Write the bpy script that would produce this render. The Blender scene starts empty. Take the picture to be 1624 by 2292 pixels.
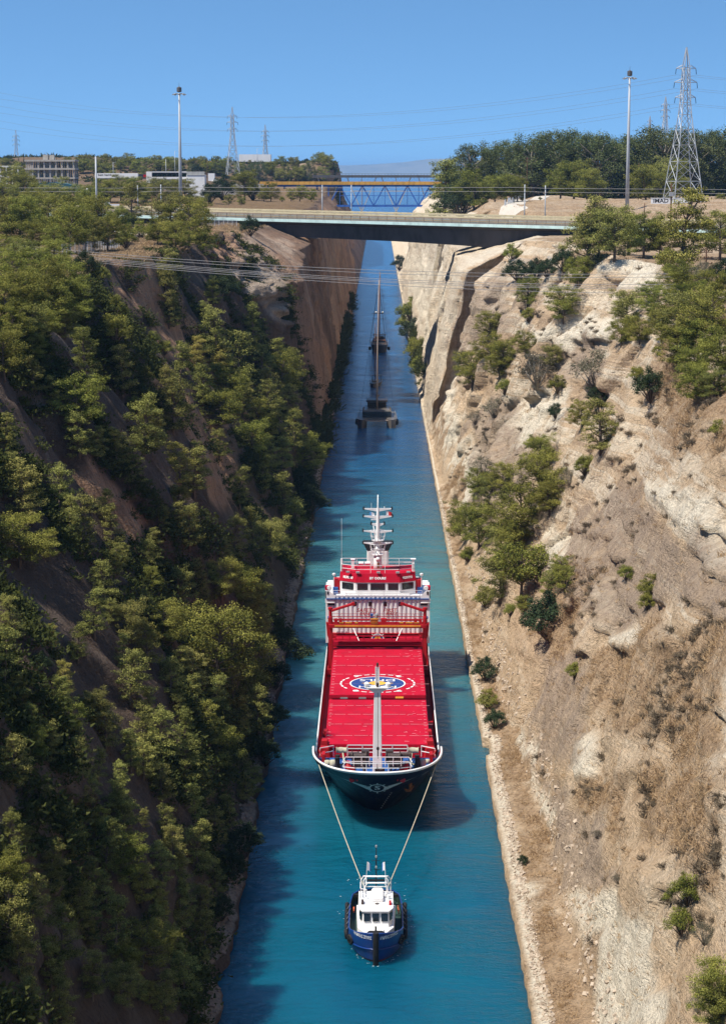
import bpy, bmesh, math, random
import numpy as np
from mathutils import Vector, Matrix, Euler

R = math.radians
random.seed(7)
rng = np.random.default_rng(7)
scene = bpy.context.scene
COL = scene.collection

# ------------------------------------------------------------------ camera
CAM = Vector((0.2, 0.0, 66.0))
F, W, H = 4635.0, 1624.0, 2292.0            # focal length and size of the photograph in its own pixels
PITCH = math.atan((1146 - 385) / F)
YAW = math.atan(35 / F)
cam_d = bpy.data.cameras.new('camera')
cam = bpy.data.objects.new('camera', cam_d)
COL.objects.link(cam)
cam.location = CAM
cam.rotation_euler = Euler((math.pi / 2 - PITCH, 0, YAW), 'XYZ')
cam_d.sensor_fit = 'VERTICAL'
cam_d.sensor_height = 36.0
cam_d.lens = 36.0 * F / H
cam_d.clip_start = 1.0
cam_d.clip_end = 80000.0
scene.camera = cam
scene.render.resolution_x, scene.render.resolution_y = 725, 1024

# ------------------------------------------------------------------ world, sun, exposure
SUN_EL, SUN_AZ = 58.5, 29.0                  # azimuth: degrees from -X towards -Y
sd = Vector((-math.cos(R(SUN_EL)) * math.cos(R(SUN_AZ)), -math.cos(R(SUN_EL)) * math.sin(R(SUN_AZ)), math.sin(R(SUN_EL))))
world = bpy.data.worlds.new('World')
scene.world = world
world.use_nodes = True
nt = world.node_tree
nt.nodes.clear()
sky = nt.nodes.new('ShaderNodeTexSky')
sky.sky_type = 'NISHITA'
sky.sun_disc = False
sky.sun_elevation = R(SUN_EL)
sky.sun_rotation = math.atan2(sd.x, sd.y)
sky.altitude = 100
sky.air_density = 1.0
sky.dust_density = 0.0
sky.ozone_density = 3.0
bg = nt.nodes.new('ShaderNodeBackground')
bg.inputs['Strength'].default_value = 0.15
wo = nt.nodes.new('ShaderNodeOutputWorld')
# the clear blue stays clear right down to the horizon on this day: the sky is read a little higher than where it stands
tc = nt.nodes.new('ShaderNodeTexCoord')
vm = nt.nodes.new('ShaderNodeVectorMath'); vm.operation = 'MULTIPLY_ADD'
vm.inputs[1].default_value = (1, 1, 2.4); vm.inputs[2].default_value = (0, 0, 0.20)
vn = nt.nodes.new('ShaderNodeVectorMath'); vn.operation = 'NORMALIZE'
nt.links.new(tc.outputs['Generated'], vm.inputs[0]); nt.links.new(vm.outputs[0], vn.inputs[0]); nt.links.new(vn.outputs[0], sky.inputs[0])
tint = nt.nodes.new('ShaderNodeMix'); tint.data_type = 'RGBA'; tint.blend_type = 'MULTIPLY'; tint.inputs[0].default_value = 1.0
tint.inputs[7].default_value = (0.60, 0.82, 0.90, 1)          # the deep cyan blue of the Greek summer sky
nt.links.new(sky.outputs[0], tint.inputs[6]); nt.links.new(tint.outputs[2], bg.inputs[0])
nt.links.new(bg.outputs[0], wo.inputs[0])
sun_d = bpy.data.lights.new('sun', 'SUN')
sun_d.energy = 4.9
sun_d.angle = R(0.5)
sun_d.color = (1.0, 0.94, 0.84)
sun = bpy.data.objects.new('sun', sun_d)
COL.objects.link(sun)
sun.rotation_euler = sd.to_track_quat('Z', 'Y').to_euler()
scene.view_settings.view_transform = 'Standard'
scene.view_settings.look = 'None'
scene.view_settings.exposure = 0.45
scene.view_settings.gamma = 1.0
scene.view_settings.use_curve_mapping = False
scene.cycles.max_bounces = 6
scene.cycles.diffuse_bounces = 3
scene.cycles.glossy_bounces = 3
scene.cycles.transmission_bounces = 3
scene.cycles.transparent_max_bounces = 6
scene.cycles.volume_bounces = 0
scene.cycles.sample_clamp_indirect = 6.0

# ------------------------------------------------------------------ pixel -> world rays (for measuring where things stand)
CROT = cam.rotation_euler.to_matrix()
def ray(px, py):
    return (CROT @ Vector(((px - W / 2) / F, -(py - H / 2) / F, -1.0))).normalized()
def at_y(px, py, y):
    d = ray(px, py); t = (y - CAM.y) / d.y
    return CAM + d * t
def at_z(px, py, z):
    d = ray(px, py); t = (z - CAM.z) / d.z
    return CAM + d * t
CR = np.array(CROT)
def project(P):
    """N x 3 world points -> photograph pixels"""
    q = (np.asarray(P) - np.array(CAM)) @ CR
    return np.stack([W / 2 + F * q[:, 0] / -q[:, 2], H / 2 - F * q[:, 1] / -q[:, 2]], 1)

# ------------------------------------------------------------------ noise
def _hash(ix, iy, iz):
    h = (ix * 374761393 + iy * 668265263 + iz * 1274126177) & 0x7fffffff
    h = ((h ^ (h >> 13)) * 1103515245) & 0x7fffffff
    h = ((h ^ (h >> 16)) * 668265263) & 0x7fffffff
    return ((h ^ (h >> 15)) & 0xffff) / 32767.5 - 1.0
def noise(x, y, z):
    x, y, z = np.broadcast_arrays(np.asarray(x, float), np.asarray(y, float), np.asarray(z, float))
    ix, iy, iz = np.floor(x).astype(np.int64), np.floor(y).astype(np.int64), np.floor(z).astype(np.int64)
    fx, fy, fz = x - ix, y - iy, z - iz
    u, v, w = [f * f * f * (f * (f * 6 - 15) + 10) for f in (fx, fy, fz)]
    r = 0
    for a in (0, 1):
        for b in (0, 1):
            for c in (0, 1):
                r = r + _hash(ix + a, iy + b, iz + c) * (u if a else 1 - u) * (v if b else 1 - v) * (w if c else 1 - w)
    return r
def fbm(x, y, z, o=4, g=0.5):
    r, a, f = 0, 1.0, 1.0
    for k in range(o):
        r = r + a * noise(x * f + 17.3 * k, y * f - 9.1 * k, z * f + 5.7 * k)
        a *= g; f *= 2.03
    return r
def ss(a, b, x):
    t = np.clip((x - a) / (b - a), 0, 1)
    return t * t * (3 - 2 * t)

def facets(a, b, sa, sb, seed, tilt=0.55, soft=0.10):
    """broken rock faces: flat planes of random set-back and tilt meeting at crisp edges"""
    a, b = np.broadcast_arrays(a / sa, b / sb)
    ia, ib = np.floor(a).astype(np.int64), np.floor(b).astype(np.int64)
    d1 = np.full(a.shape, 9e9); d2 = d1.copy(); v1 = np.zeros(a.shape); v2 = v1.copy()
    for i in (-1, 0, 1):
        for j in (-1, 0, 1):
            ca, cb = ia + i, ib + j
            s_ = 0 * ca + seed
            pa, pb = ca + .5 + .48 * _hash(ca, cb, s_), cb + .5 + .48 * _hash(ca, cb, s_ + 1)
            v = _hash(ca, cb, s_ + 2) + tilt * ((a - pa) * _hash(ca, cb, s_ + 3) + (b - pb) * _hash(ca, cb, s_ + 4)) * 2
            d = (a - pa) ** 2 + (b - pb) ** 2
            n1 = d < d1; n2 = (~n1) & (d < d2)
            v2 = np.where(n1, v1, np.where(n2, v, v2)); d2 = np.where(n1, d1, np.where(n2, d, d2))
            v1 = np.where(n1, v, v1); d1 = np.where(n1, d, d1)
    e = np.clip((np.sqrt(d2) - np.sqrt(d1)) / soft, 0, 1)
    return v1 * (0.5 + 0.5 * e) + v2 * (0.5 - 0.5 * e)

# ------------------------------------------------------------------ object helpers
def tag(o, label=None, cat=None, group=None, kind=None):
    if label: o['label'] = label
    if cat: o['category'] = cat
    if group: o['group'] = group
    if kind: o['kind'] = kind
    return o
def empty(name, loc=(0, 0, 0), rz=0.0, label=None, cat=None, group=None):
    o = bpy.data.objects.new(name, None)
    o.empty_display_size = 0.3
    COL.objects.link(o)
    o.location = loc; o.rotation_euler = (0, 0, rz)
    return tag(o, label, cat, group)
def link_mesh(name, me, mats, parent=None, loc=None):
    for m in (mats if isinstance(mats, (list, tuple)) else [mats]):
        me.materials.append(m)
    o = bpy.data.objects.new(name, me)
    COL.objects.link(o)
    if parent: o.parent = parent
    if loc is not None: o.location = loc
    return o
def copy_tree(o, parent=None):
    c = o.copy(); COL.objects.link(c)
    if parent: c.parent = parent
    for ch in o.children:
        copy_tree(ch, c)
    return c

class MB:
    """collects simple shapes, then links them as one mesh object"""
    def __init__(s): s.v, s.f, s.m = [], [], []
    def add(s, vs, fs, m=0):
        n = len(s.v); s.v += [tuple(p) for p in vs]
        s.f += [tuple(i + n for i in f) for f in fs]; s.m += [m] * len(fs)
        return s
    def box(s, c, d, rz=0.0, m=0, rx=0.0, ry=0.0, top=None):
        x, y, z = d[0] / 2, d[1] / 2, d[2] / 2
        tx, ty = (top if top else (1, 1))
        p = [(-x, -y, -z), (x, -y, -z), (x, y, -z), (-x, y, -z), (-x * tx, -y * ty, z), (x * tx, -y * ty, z), (x * tx, y * ty, z), (-x * tx, y * ty, z)]
        M = Euler((rx, ry, rz)).to_matrix(); c = Vector(c)
        return s.add([M @ Vector(q) + c for q in p], [(3, 2, 1, 0), (4, 5, 6, 7), (0, 1, 5, 4), (1, 2, 6, 5), (2, 3, 7, 6), (3, 0, 4, 7)], m)
    def tube(s, pts, r, n=6, m=0, cap=True):
        pts = [Vector(p) for p in pts]
        rs = r if isinstance(r, (list, tuple)) else [r] * len(pts)
        vs, fs = [], []
        d0 = (pts[-1] - pts[0]).normalized()
        ref = Vector((0, 0, 1)) if abs(d0.z) < 0.9 else Vector((1, 0, 0))
        for i, p in enumerate(pts):
            d = (pts[min(i + 1, len(pts) - 1)] - pts[max(i - 1, 0)])
            d = d.normalized() if d.length > 1e-9 else d0
            a = d.cross(ref)
            if a.length < 1e-4: a = d.cross(Vector((0, 1, 0)))
            a.normalize(); b = d.cross(a)
            for k in range(n):
                t = 2 * math.pi * k / n + math.pi / n
                vs.append(p + (a * math.cos(t) + b * math.sin(t)) * rs[i])
        for i in range(len(pts) - 1):
            for k in range(n):
                k2 = (k + 1) % n
                fs.append((i * n + k, i * n + k2, (i + 1) * n + k2, (i + 1) * n + k))
        if cap:
            fs.append(tuple(range(n - 1, -1, -1))); L = (len(pts) - 1) * n
            fs.append(tuple(L + k for k in range(n)))
        return s.add(vs, fs, m)
    def lathe(s, prof, c=(0, 0, 0), n=12, m=0, axis='Z'):
        vs, fs = [], []
        for (r, z) in prof:
            for k in range(n):
                t = 2 * math.pi * k / n
                p = (r * math.cos(t), r * math.sin(t), z)
                if axis == 'X': p = (p[2], p[0], p[1])
                if axis == 'Y': p = (p[0], p[2], p[1])
                vs.append(Vector(p) + Vector(c))
        for i in range(len(prof) - 1):
            for k in range(n):
                k2 = (k + 1) % n
                fs.append((i * n + k, i * n + k2, (i + 1) * n + k2, (i + 1) * n + k))
        fs.append(tuple(range(n - 1, -1, -1))); L = (len(prof) - 1) * n
        fs.append(tuple(L + k for k in range(n)))
        return s.add(vs, fs, m)
    def prism(s, poly, d0, d1, m=0, axis='Y', c=(0, 0, 0)):
        """polygon in the plane across axis, extruded along it from d0 to d1"""
        def P(a, b, d):
            return {'X': (d, a, b), 'Y': (a, d, b), 'Z': (a, b, d)}[axis]
        n = len(poly); c = Vector(c)
        vs = [Vector(P(a, b, d0)) + c for a, b in poly] + [Vector(P(a, b, d1)) + c for a, b in poly]
        fs = [tuple(range(n)), tuple(range(2 * n - 1, n - 1, -1))] + [(i, n + i, n + (i + 1) % n, (i + 1) % n) for i in range(n)]
        return s.add(vs, fs, m)
    def loft(s, rings, m=0, closed=True, caps=False):
        n = len(rings[0]); vs = [p for r in rings for p in r]; fs = []
        for i in range(len(rings) - 1):
            for k in range(n if closed else n - 1):
                k2 = (k + 1) % n
                fs.append((i * n + k, i * n + k2, (i + 1) * n + k2, (i + 1) * n + k))
        if caps:
            fs.append(tuple(range(n - 1, -1, -1))); L = (len(rings) - 1) * n
            fs.append(tuple(L + k for k in range(n)))
        return s.add(vs, fs, m)
    def mesh(s, name, smooth=False, fix=True):
        me = bpy.data.meshes.new(name)
        me.from_pydata([tuple(v) for v in s.v], [], s.f)
        me.polygons.foreach_set('material_index', s.m)
        if fix:
            bm = bmesh.new(); bm.from_mesh(me)
            bmesh.ops.recalc_face_normals(bm, faces=bm.faces)
            bm.to_mesh(me); bm.free()
        if smooth: me.polygons.foreach_set('use_smooth', [True] * len(me.polygons))
        me.update()
        return me
    def build(s, name, mats, parent=None, smooth=False, bevel=0.0, fix=True, loc=None):
        me = s.mesh(name, smooth, fix)
        o = link_mesh(name, me, mats, parent, loc)
        if bevel:
            b = o.modifiers.new('bevel', 'BEVEL'); b.width = bevel; b.segments = 2; b.limit_method = 'ANGLE'; b.angle_limit = R(40)
        return o

# ------------------------------------------------------------------ materials
def nodes(name):
    m = bpy.data.materials.new(name); m.use_nodes = True
    n = m.node_tree; n.nodes.clear()
    out = n.nodes.new('ShaderNodeOutputMaterial')
    return m, n, out
def mixrgb(n, fac, a, b, mode='MIX'):
    x = n.nodes.new('ShaderNodeMix'); x.data_type = 'RGBA'; x.blend_type = mode
    x.clamp_factor = True
    for i, v in ((0, fac), (6, a), (7, b)):
        if hasattr(v, 'is_linked') or hasattr(v, 'links'): n.links.new(v, x.inputs[i])
        elif isinstance(v, (tuple, list)): x.inputs[i].default_value = (*v[:3], 1)
        else: x.inputs[i].default_value = v
    return x.outputs[2]
def tex_noise(n, vec, scale, detail=4, rough=0.55, dist=0.0):
    t = n.nodes.new('ShaderNodeTexNoise')
    t.inputs['Scale'].default_value = scale; t.inputs['Detail'].default_value = detail
    t.inputs['Roughness'].default_value = rough; t.inputs['Distortion'].default_value = dist
    if vec is not None: n.links.new(vec, t.inputs['Vector'])
    return t.outputs['Fac']
def ramp(n, fac, stops):
    r = n.nodes.new('ShaderNodeValToRGB')
    while len(r.color_ramp.elements) < len(stops): r.color_ramp.elements.new(0.5)
    for e, (p, c) in zip(r.color_ramp.elements, stops):
        e.position = p; e.color = (*c[:3], 1) if isinstance(c, (tuple, list)) else (c, c, c, 1)
    n.links.new(fac, r.inputs[0])
    return r.outputs[0]
def mapping(n, scale=(1, 1, 1), coord='Object', rot=(0, 0, 0)):
    t = n.nodes.new('ShaderNodeTexCoord'); mp = n.nodes.new('ShaderNodeMapping')
    mp.inputs['Scale'].default_value = scale; mp.inputs['Rotation'].default_value = rot
    n.links.new(t.outputs[coord], mp.inputs['Vector'])
    return mp.outputs[0]
def bump(n, h, strength=0.4, dist=0.3):
    b = n.nodes.new('ShaderNodeBump'); b.inputs['Strength'].default_value = strength; b.inputs['Distance'].default_value = dist
    n.links.new(h, b.inputs['Height'])
    return b.outputs[0]
def principled(n, out, color, rough=0.7, spec=0.3, metal=0.0, normal=None):
    p = n.nodes.new('ShaderNodeBsdfPrincipled')
    if isinstance(color, (tuple, list)): p.inputs['Base Color'].default_value = (*color[:3], 1)
    else: n.links.new(color, p.inputs['Base Color'])
    if isinstance(rough, (int, float)): p.inputs['Roughness'].default_value = rough
    else: n.links.new(rough, p.inputs['Roughness'])
    p.inputs['Specular IOR Level'].default_value = spec
    p.inputs['Metallic'].default_value = metal
    if normal is not None: n.links.new(normal, p.inputs['Normal'])
    n.links.new(p.outputs[0], out.inputs[0])
    return p
def paint(name, c, rough=0.45, dirt=0.35, scale=1.2, spec=0.4, metal=0.0, rust=0.0):
    """painted metal or plastic with uneven wear and, where asked, rust streaks"""
    m, n, out = nodes(name)
    v = mapping(n, (1, 1, 0.35))
    f = tex_noise(n, v, scale, 6, 0.65)
    dk = tuple(x * (1 - dirt) for x in c); lt = tuple(min(1, x * (1 + 0.25 * dirt)) for x in c)
    col = ramp(n, f, [(0.3, dk), (0.55, c), (0.75, lt)])
    if rust:
        g = tex_noise(n, mapping(n, (1.5, 1.5, 0.25)), 2.0, 5, 0.7)
        k = ramp(n, g, [(0.62 - 0.12 * rust, 0.0), (0.72, 0.8)])
        col = mixrgb(n, k, col, (0.20, 0.08, 0.03))
    rr = ramp(n, f, [(0.2, max(rough - 0.1, 0.05)), (0.8, min(rough + 0.15, 1))])
    principled(n, out, col, rr, spec, metal)
    return m
# ------------------------------------------------------------------ terrain: the two sides of the cut
def road_y(x): return 575.0 - 0.30 * x               # the near edge of the motorway bridge
def road_z(x): return 52.5 - 0.018 * np.clip(x, -400, 400)

def ground(x, y):
    """height of the land above the cut"""
    z = 51.6 + 0.6 * fbm(x / 45, y / 45, 0.3, 3) + 0.0 * x
    z = z + ss(640, 1400, y) * 6.0
    # cuttings beside the motorway
    dy = y - road_y(x)
    right = np.where(x > 0, 1.0, 0.0)
    bank = ss(38, 62, dy) * (2.0 + 2.6 * right) * (0.8 + 0.3 * fbm(x / 22, y / 22, 4.2, 3))
    z = z + bank
    rz = road_z(x) - 2.5
    k = ss(-26, -12, dy) * (1 - ss(31, 36, dy))
    z = z * (1 - k) + rz * k
    # ground to the right of the near rim falls a little
    z = z - (3.2 - 0.7 * ss(255, 300, y)) * ss(25, 45, x) * (1 - ss(-14, -4, dy))
    # far: the land drops to the gulf, a hill stays on the left
    far = ss(1150, 1330, y) * (1 - ss(60, 130, np.abs(x)))
    z = z * (1 - far) + np.where(x > 0, 10.0, 30.0) * far
    gone = ss(2100, 2600, y)
    z = z * (1 - gone) + 3.0 * gone
    hill = ss(1360, 1500, y) * (1 - ss(1850, 2200, y)) * ss(-24, -36, x)
    hz = 73.5 + 3.5 * fbm(x / 120, y / 160, 9.0, 3) - 3.0 * ss(-160, -420, x)
    z = z * (1 - hill) + np.maximum(hz, z) * hill
    return z

def interp_profile(keys, u):
    us = [k[0] for k in keys]
    return [np.stack([np.interp(u, us, [k[1][j][i] for k in keys]) for i in (0, 1)]) for j in range(len(keys[0][1]))]

X0 = 12.3
LEFT = [   # u, nodes (offset from the canal axis, height) from the quay to the rim
    (0,   [(X0, 1.0), (14.0, 1.8), (21.0, 14), (29.0, 28), (36.4, 40), (44.5, 52)]),
    (300, [(X0, 1.0), (14.0, 1.8), (20.8, 14), (28.6, 28), (35.6, 40), (42.5, 51.5)]),
    (400, [(X0, 1.0), (13.8, 1.8), (20.0, 14), (27.0, 28), (33.4, 40), (39.0, 51.5)]),
    (468, [(X0, 1.0), (13.6, 1.8), (18.8, 14), (24.6, 28), (29.6, 40), (38.0, 51.5)]),
    (486, [(X0, 1.0), (13.4, 1.6), (16.4, 14), (19.6, 28), (22.4, 40), (36.0, 51.5)]),
    (505, [(X0, 1.0), (13.0, 1.6), (15.4, 14), (18.0, 28), (20.6, 40), (34.0, 51.0)]),
    (560, [(X0, 1.0), (13.0, 1.6), (15.0, 14), (17.2, 28), (19.6, 46), (33.0, 51)]),
    (700, [(X0, 1.0), (13.0, 1.6), (15.0, 14), (17.4, 28), (19.6, 48), (25.0, 52.5)]),
    (1150, [(X0, 1.0), (13.0, 1.6), (15.0, 14), (17.6, 28), (20.4, 45), (28.0, 55)]),
    (1340, [(X0, 1.0), (13.0, 1.6), (16.0, 8), (19.6, 14), (23.0, 26), (30.0, 40)]),
    (1900, [(X0, 1.0), (13.0, 1.6), (15.0, 4), (17.6, 8), (23.0, 20), (30.0, 40)]),
    (2600, [(X0, 0.3), (13.0, 0.6), (15.0, 1), (17.6, 2), (20.4, 2.5), (30.0, 3)]),
]
RIGHT = [
    (0,   [(X0, 1.2), (16.4, 2.3), (20.9, 14), (27.4, 28), (33.2, 40), (38.6, 47.5)]),
    (200, [(X0, 1.2), (16.4, 2.3), (20.9, 14), (27.4, 28), (33.2, 40), (38.6, 47.5)]),
    (250, [(X0, 1.2), (15.2, 2.2), (20.6, 14), (27.2, 28), (33.0, 40), (38.6, 47.8)]),
    (279, [(X0, 1.2), (14.2, 2.0), (19.6, 14), (25.9, 28), (31.9, 40), (37.6, 48)]),
    (283, [(X0, 1.2), (14.6, 2.0), (25.5, 14), (35.0, 28), (42.6, 40), (49.0, 49.5)]),
    (318, [(X0, 1.2), (14.6, 2.0), (25.0, 14), (34.5, 28), (42.6, 40), (50.5, 50.5)]),
    (362, [(X0, 1.2), (14.0, 2.0), (20.4, 14), (26.8, 28), (32.8, 40), (42.0, 51)]),
    (420, [(X0, 1.2), (13.8, 2.0), (19.2, 14), (25.2, 28), (30.6, 40), (40.0, 51)]),
    (480, [(X0, 1.2), (13.4, 1.8), (17.4, 14), (22.0, 28), (26.4, 40), (37.0, 50.5)]),
    (512, [(X0, 1.2), (13.3, 1.8), (16.8, 14), (21.0, 28), (25.2, 40), (36.0, 49.5)]),
    (514, [(X0, 1.2), (13.0, 1.8), (15.0, 14), (18.2, 28), (22.0, 42), (34.0, 48.5)]),
    (560, [(X0, 1.2), (12.9, 1.8), (15.0, 14), (18.0, 28), (21.6, 43), (44.0, 49)]),
    (683, [(X0, 1.2), (13.2, 1.8), (15.8, 14), (19.2, 28), (22.6, 45), (34.0, 52)]),
    (686, [(X0, 1.2), (12.8, 1.8), (14.6, 14), (17.2, 28), (20.0, 45), (32.0, 52)]),
    (1150, [(X0, 1.2), (12.8, 1.8), (14.6, 14), (17.2, 28), (20.0, 45), (28.0, 54)]),
    (1320, [(X0, 1.2), (12.8, 1.8), (14.6, 4), (17.2, 6), (20.0, 9), (28.0, 13)]),
    (2600, [(X0, 0.3), (13.0, 0.6), (15.0, 1), (17.6, 2), (20.4, 2.5), (30.0, 3)]),
]
def graded(*segs):
    out = []
    for a, b, d in segs:
        n = max(1, int(round((b - a) / d))); out += list(a + (b - a) * np.arange(n) / n)
    return np.array(out + [segs[-1][1]])
U = graded((15, 95, 2.5), (95, 300, 0.42), (300, 506, 0.6), (506, 522, 0.35), (522, 690, 0.9), (690, 900, 3.5), (900, 2600, 11))

def make_side(sgn, keys):
    P = interp_profile(keys, U)
    segs = [(P[0], P[1], 8), (P[1], P[2], 30), (P[2], P[3], 34), (P[3], P[4], 30), (P[4], P[5], 26)]
    X, Z, T = [], [], []
    X.append(np.full_like(U, X0) + 0.0); Z.append(np.full_like(U, -5.0)); T.append(0.0)
    X.append(np.full_like(U, X0) + 0.0); Z.append(np.full_like(U, 0.1)); T.append(0.0)
    for si, (a, b, n) in enumerate(segs):
        for k in range(n):
            t = k / n
            X.append(a[0] * (1 - t) + b[0] * t); Z.append(a[1] * (1 - t) + b[1] * t); T.append(si + t)
    nw = len(X)
    for off in (0, 0.7, 1.5, 2.4, 3.4, 4.5, 6, 7.5, 9, 11, 13, 15.5, 18, 21, 24, 28, 32, 37, 42, 48, 54, 62, 70, 80, 92, 106, 122, 140, 162, 190, 225, 270, 330, 400, 480, 600, 800, 1200):
        X.append(P[5][0] + off); Z.append(P[5][1].copy()); T.append(5 + off)
    X, Z = np.array(X), np.array(Z)
    T = np.array(T)[:, None] + 0 * X
    UU = np.broadcast_to(U, X.shape).copy()
    pl = np.arange(X.shape[0])[:, None] >= nw
    # ---- erosion of the wall: pushes in and out across the canal
    near = 1 - ss(440, 510, UU)
    hz = ss(2, 14, Z) * (1 - ss(5.0, 11, T))
    if sgn < 0:
        gul = 1 - np.abs(noise(UU / 17.0 + Z / 60, 3.1, Z / 90))
        gul = ss(0.55, 1.0, gul)
        d = near * hz * (3.6 * gul * ss(8, 40, Z) - 1.2 + 2.2 * fbm(UU / 26, Z / 40, 2.0, 3))
        d = d + near * hz * (0.5 * fbm(UU / 5, Z / 7, 7.0, 3) + 0.6 * facets(UU + Z * .3, Z, 5, 9, 71))
        d = d + (1 - near) * hz * (0.8 * fbm(UU / 13, Z / 45, 1.0, 4) + 1.5 * facets(UU + 2 * fbm(UU / 9, Z / 9, 3.3, 3), Z, 13, 40, 51) + 0.8 * facets(UU, Z + 2 * fbm(UU / 9, Z / 9, 7.3, 3), 5, 12, 53) + 0.3 * fbm(UU / 3, Z / 9, 5.0, 3))
        # the pale buttress where the slope meets the sheer wall
        bt = np.exp(-((UU - 480) / 15) ** 2) * ss(24, 34, Z) * (1 - ss(5.0, 9, T))
        d = d + bt * (1.6 * facets(UU, Z, 4.5, 4.5, 61) + 0.9 * facets(UU, Z, 1.8, 1.8, 63) - 0.8)
        crag = np.exp(-((UU - 468) / 34) ** 2) * ss(3.0, 4.2, T) * (1 - ss(6.5, 9.5, T))
        d = d + crag * (1.7 * facets(UU, Z + X * .6, 5.5, 5.0, 81) + 0.8 * facets(UU, Z + X * .6, 2.2, 2.0, 83))
    else:
        near2 = 1 - ss(278.5, 282.5, UU)
        w1, w2 = 3.0 * fbm(UU / 18, Z / 14, 0.7, 3), 3.0 * fbm(UU / 18, Z / 14, 9.7, 3)
        rid = 1 - np.abs(noise((UU + w1) / 19.0 + Z / 34, 8.1, (Z + w2) / 26))
        gul = ss(0.5, 1.0, rid)
        wu, wz = UU + 1.5 * fbm(UU / 7, Z / 7, 1.7, 3), Z + 1.5 * fbm(UU / 7, Z / 7, 5.7, 3)
        F1 = facets(wu + 0.55 * wz, wz - 0.20 * wu, 17, 15, 11); F2 = facets(wu + 0.6 * wz, wz - 0.25 * wu, 6.5, 5.0, 23); F3 = facets(wu, wz, 2.3, 1.9, 37)
        rgh = np.clip(0.5 + 0.9 * fbm(UU / 20, Z / 16, 12.0, 3), 0.1, 1.2)
        d = near2 * hz * (0.7 * gul + 0.95 * F1 + 0.36 * F2 * rgh + 0.11 * F3 * rgh + 0.5 * fbm((UU + w2) / 25, (Z + w1) / 18, 4.0, 3) - 0.5)
        d = d + near2 * hz * 0.12 * rgh * fbm(UU / 1.5, Z / 1.8, 6.6, 3)
        d = d - 1.6 * np.exp(-((UU - 276) / 5.0) ** 2) * hz
        mid = (1 - near2) * (1 - ss(505, 515, UU))
        gm = ss(0.5, 1.0, 1 - np.abs(noise((UU + w1) / 17.0 + Z / 40, 1.1, Z / 40)))
        d = d + mid * hz * (2.8 * gm * ss(10, 36, Z) + 0.9 * fbm((UU + w2) / 20, (Z + w1) / 13, 3.0, 3) + 1.3 * F1 + 0.7 * F2 + 0.25 * F3)
        far = ss(510, 516, UU)
        d = d + far * hz * (0.9 * fbm(UU / 16, Z / 26, 2.2, 3) + 1.0 * facets(wu, wz, 22, 30, 41) + 0.5 * facets(wu, wz, 7, 9, 43) + 0.2 * fbm(UU / 4, Z / 7, 5.2, 3))
        # broken ledges along the beds of rock, here and there
        bed = Z + 0.06 * UU + 2.6 * fbm(UU / 28, Z / 22, 0, 3)
        st = (bed / (4.2 + 1.5 * noise(UU / 60, Z / 60, 5.5))) % 1.0
        pm = np.clip(1.6 * fbm(UU / 22, bed / 9, 2.0, 3) - 0.1, 0, 1)
        d = d + hz * (1 - far * 0.6) * 0.75 * (ss(0.0, 0.7, st) - ss(0.84, 1.0, st) - 0.3) * pm
        # a fault notch beside the proud far block
        for (u0, w, dep) in ((511.0, 2.6, 2.0), (683, 2.0, 1.2)):
            d = d + dep * np.exp(-((UU - u0) / w) ** 2) * hz * np.where(UU < u0 + 2, 1, 0)
    # ragged quay and foot of the slope
    low = (1 - ss(1.5, 2.6, T)) * ss(0.0, 0.05, Z)
    if sgn < 0:
        q = 0.9 * np.clip(fbm(UU / 9, 0, 3.0, 4) + 0.35, 0, 2) * (1 - ss(420, 470, UU)) * (1 - 0.5 * ss(200, 260, UU))
        Xq = low * (0.25 * fbm(UU / 2.5, Z * 2, 1.0, 3) + q)
    else:
        Xq = low * (0.10 * fbm(UU / 2.0, Z * 2, 1.0, 3) + 0.35 * ss(0.3, 1, T) * fbm(UU / 3, T * 3, 1.0, 3))
        Xq = Xq + np.where((UU > 226) & (UU < 233), 0.7, 0) * low
    X = X + np.where(pl, d * (1 - ss(5, 12, T)), d) + Xq
    # ---- heights
    Zg = ground(sgn * X, UU)
    k = ss(5.0, 11.0, T)
    rough = 0.35 * fbm(X / 4, UU / 4, 8.8, 4) * ss(5, 6, T) * np.where(UU > 700, 0.4, 1)
    Z = np.where(pl, Z * (1 - k) + Zg * k + rough, Z)
    Z = Z + np.where((~pl) & (Z > 1.4), 0.22 * fbm(X / 1.6, UU / 1.6, 3.3, 3) * ss(1.4, 2.2, Z), 0)
    Z = Z + np.where((~pl) & (T > 0) & (T < 1.3), 0.25 * ss(0.1, 0.5, T) * np.abs(fbm(X / 0.8, UU / 0.8, 1.3, 2)), 0)
    if sgn < 0: Z = Z + crag * np.where(pl, 1.0, 0.4) * (0.9 * facets(X, UU, 4.5, 4.5, 91) + 0.5 * facets(X, UU, 1.9, 1.9, 93))
    # the corner of the far block overhangs the notch
    V = UU.copy()
    if sgn > 0:
        for (u0, ln, sh) in ((514.0, 10.0, 4.5), (686, 7, 2.5)):
            m = (UU >= u0 - 0.5) & (UU < u0 + ln)
            dx = np.clip(1 - (UU - u0) / ln, 0, 1)
            V = V - np.where(m, sh * dx * hz, 0)
    co = np.stack([sgn * X, V, Z], -1)
    return co, T, nw

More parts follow.
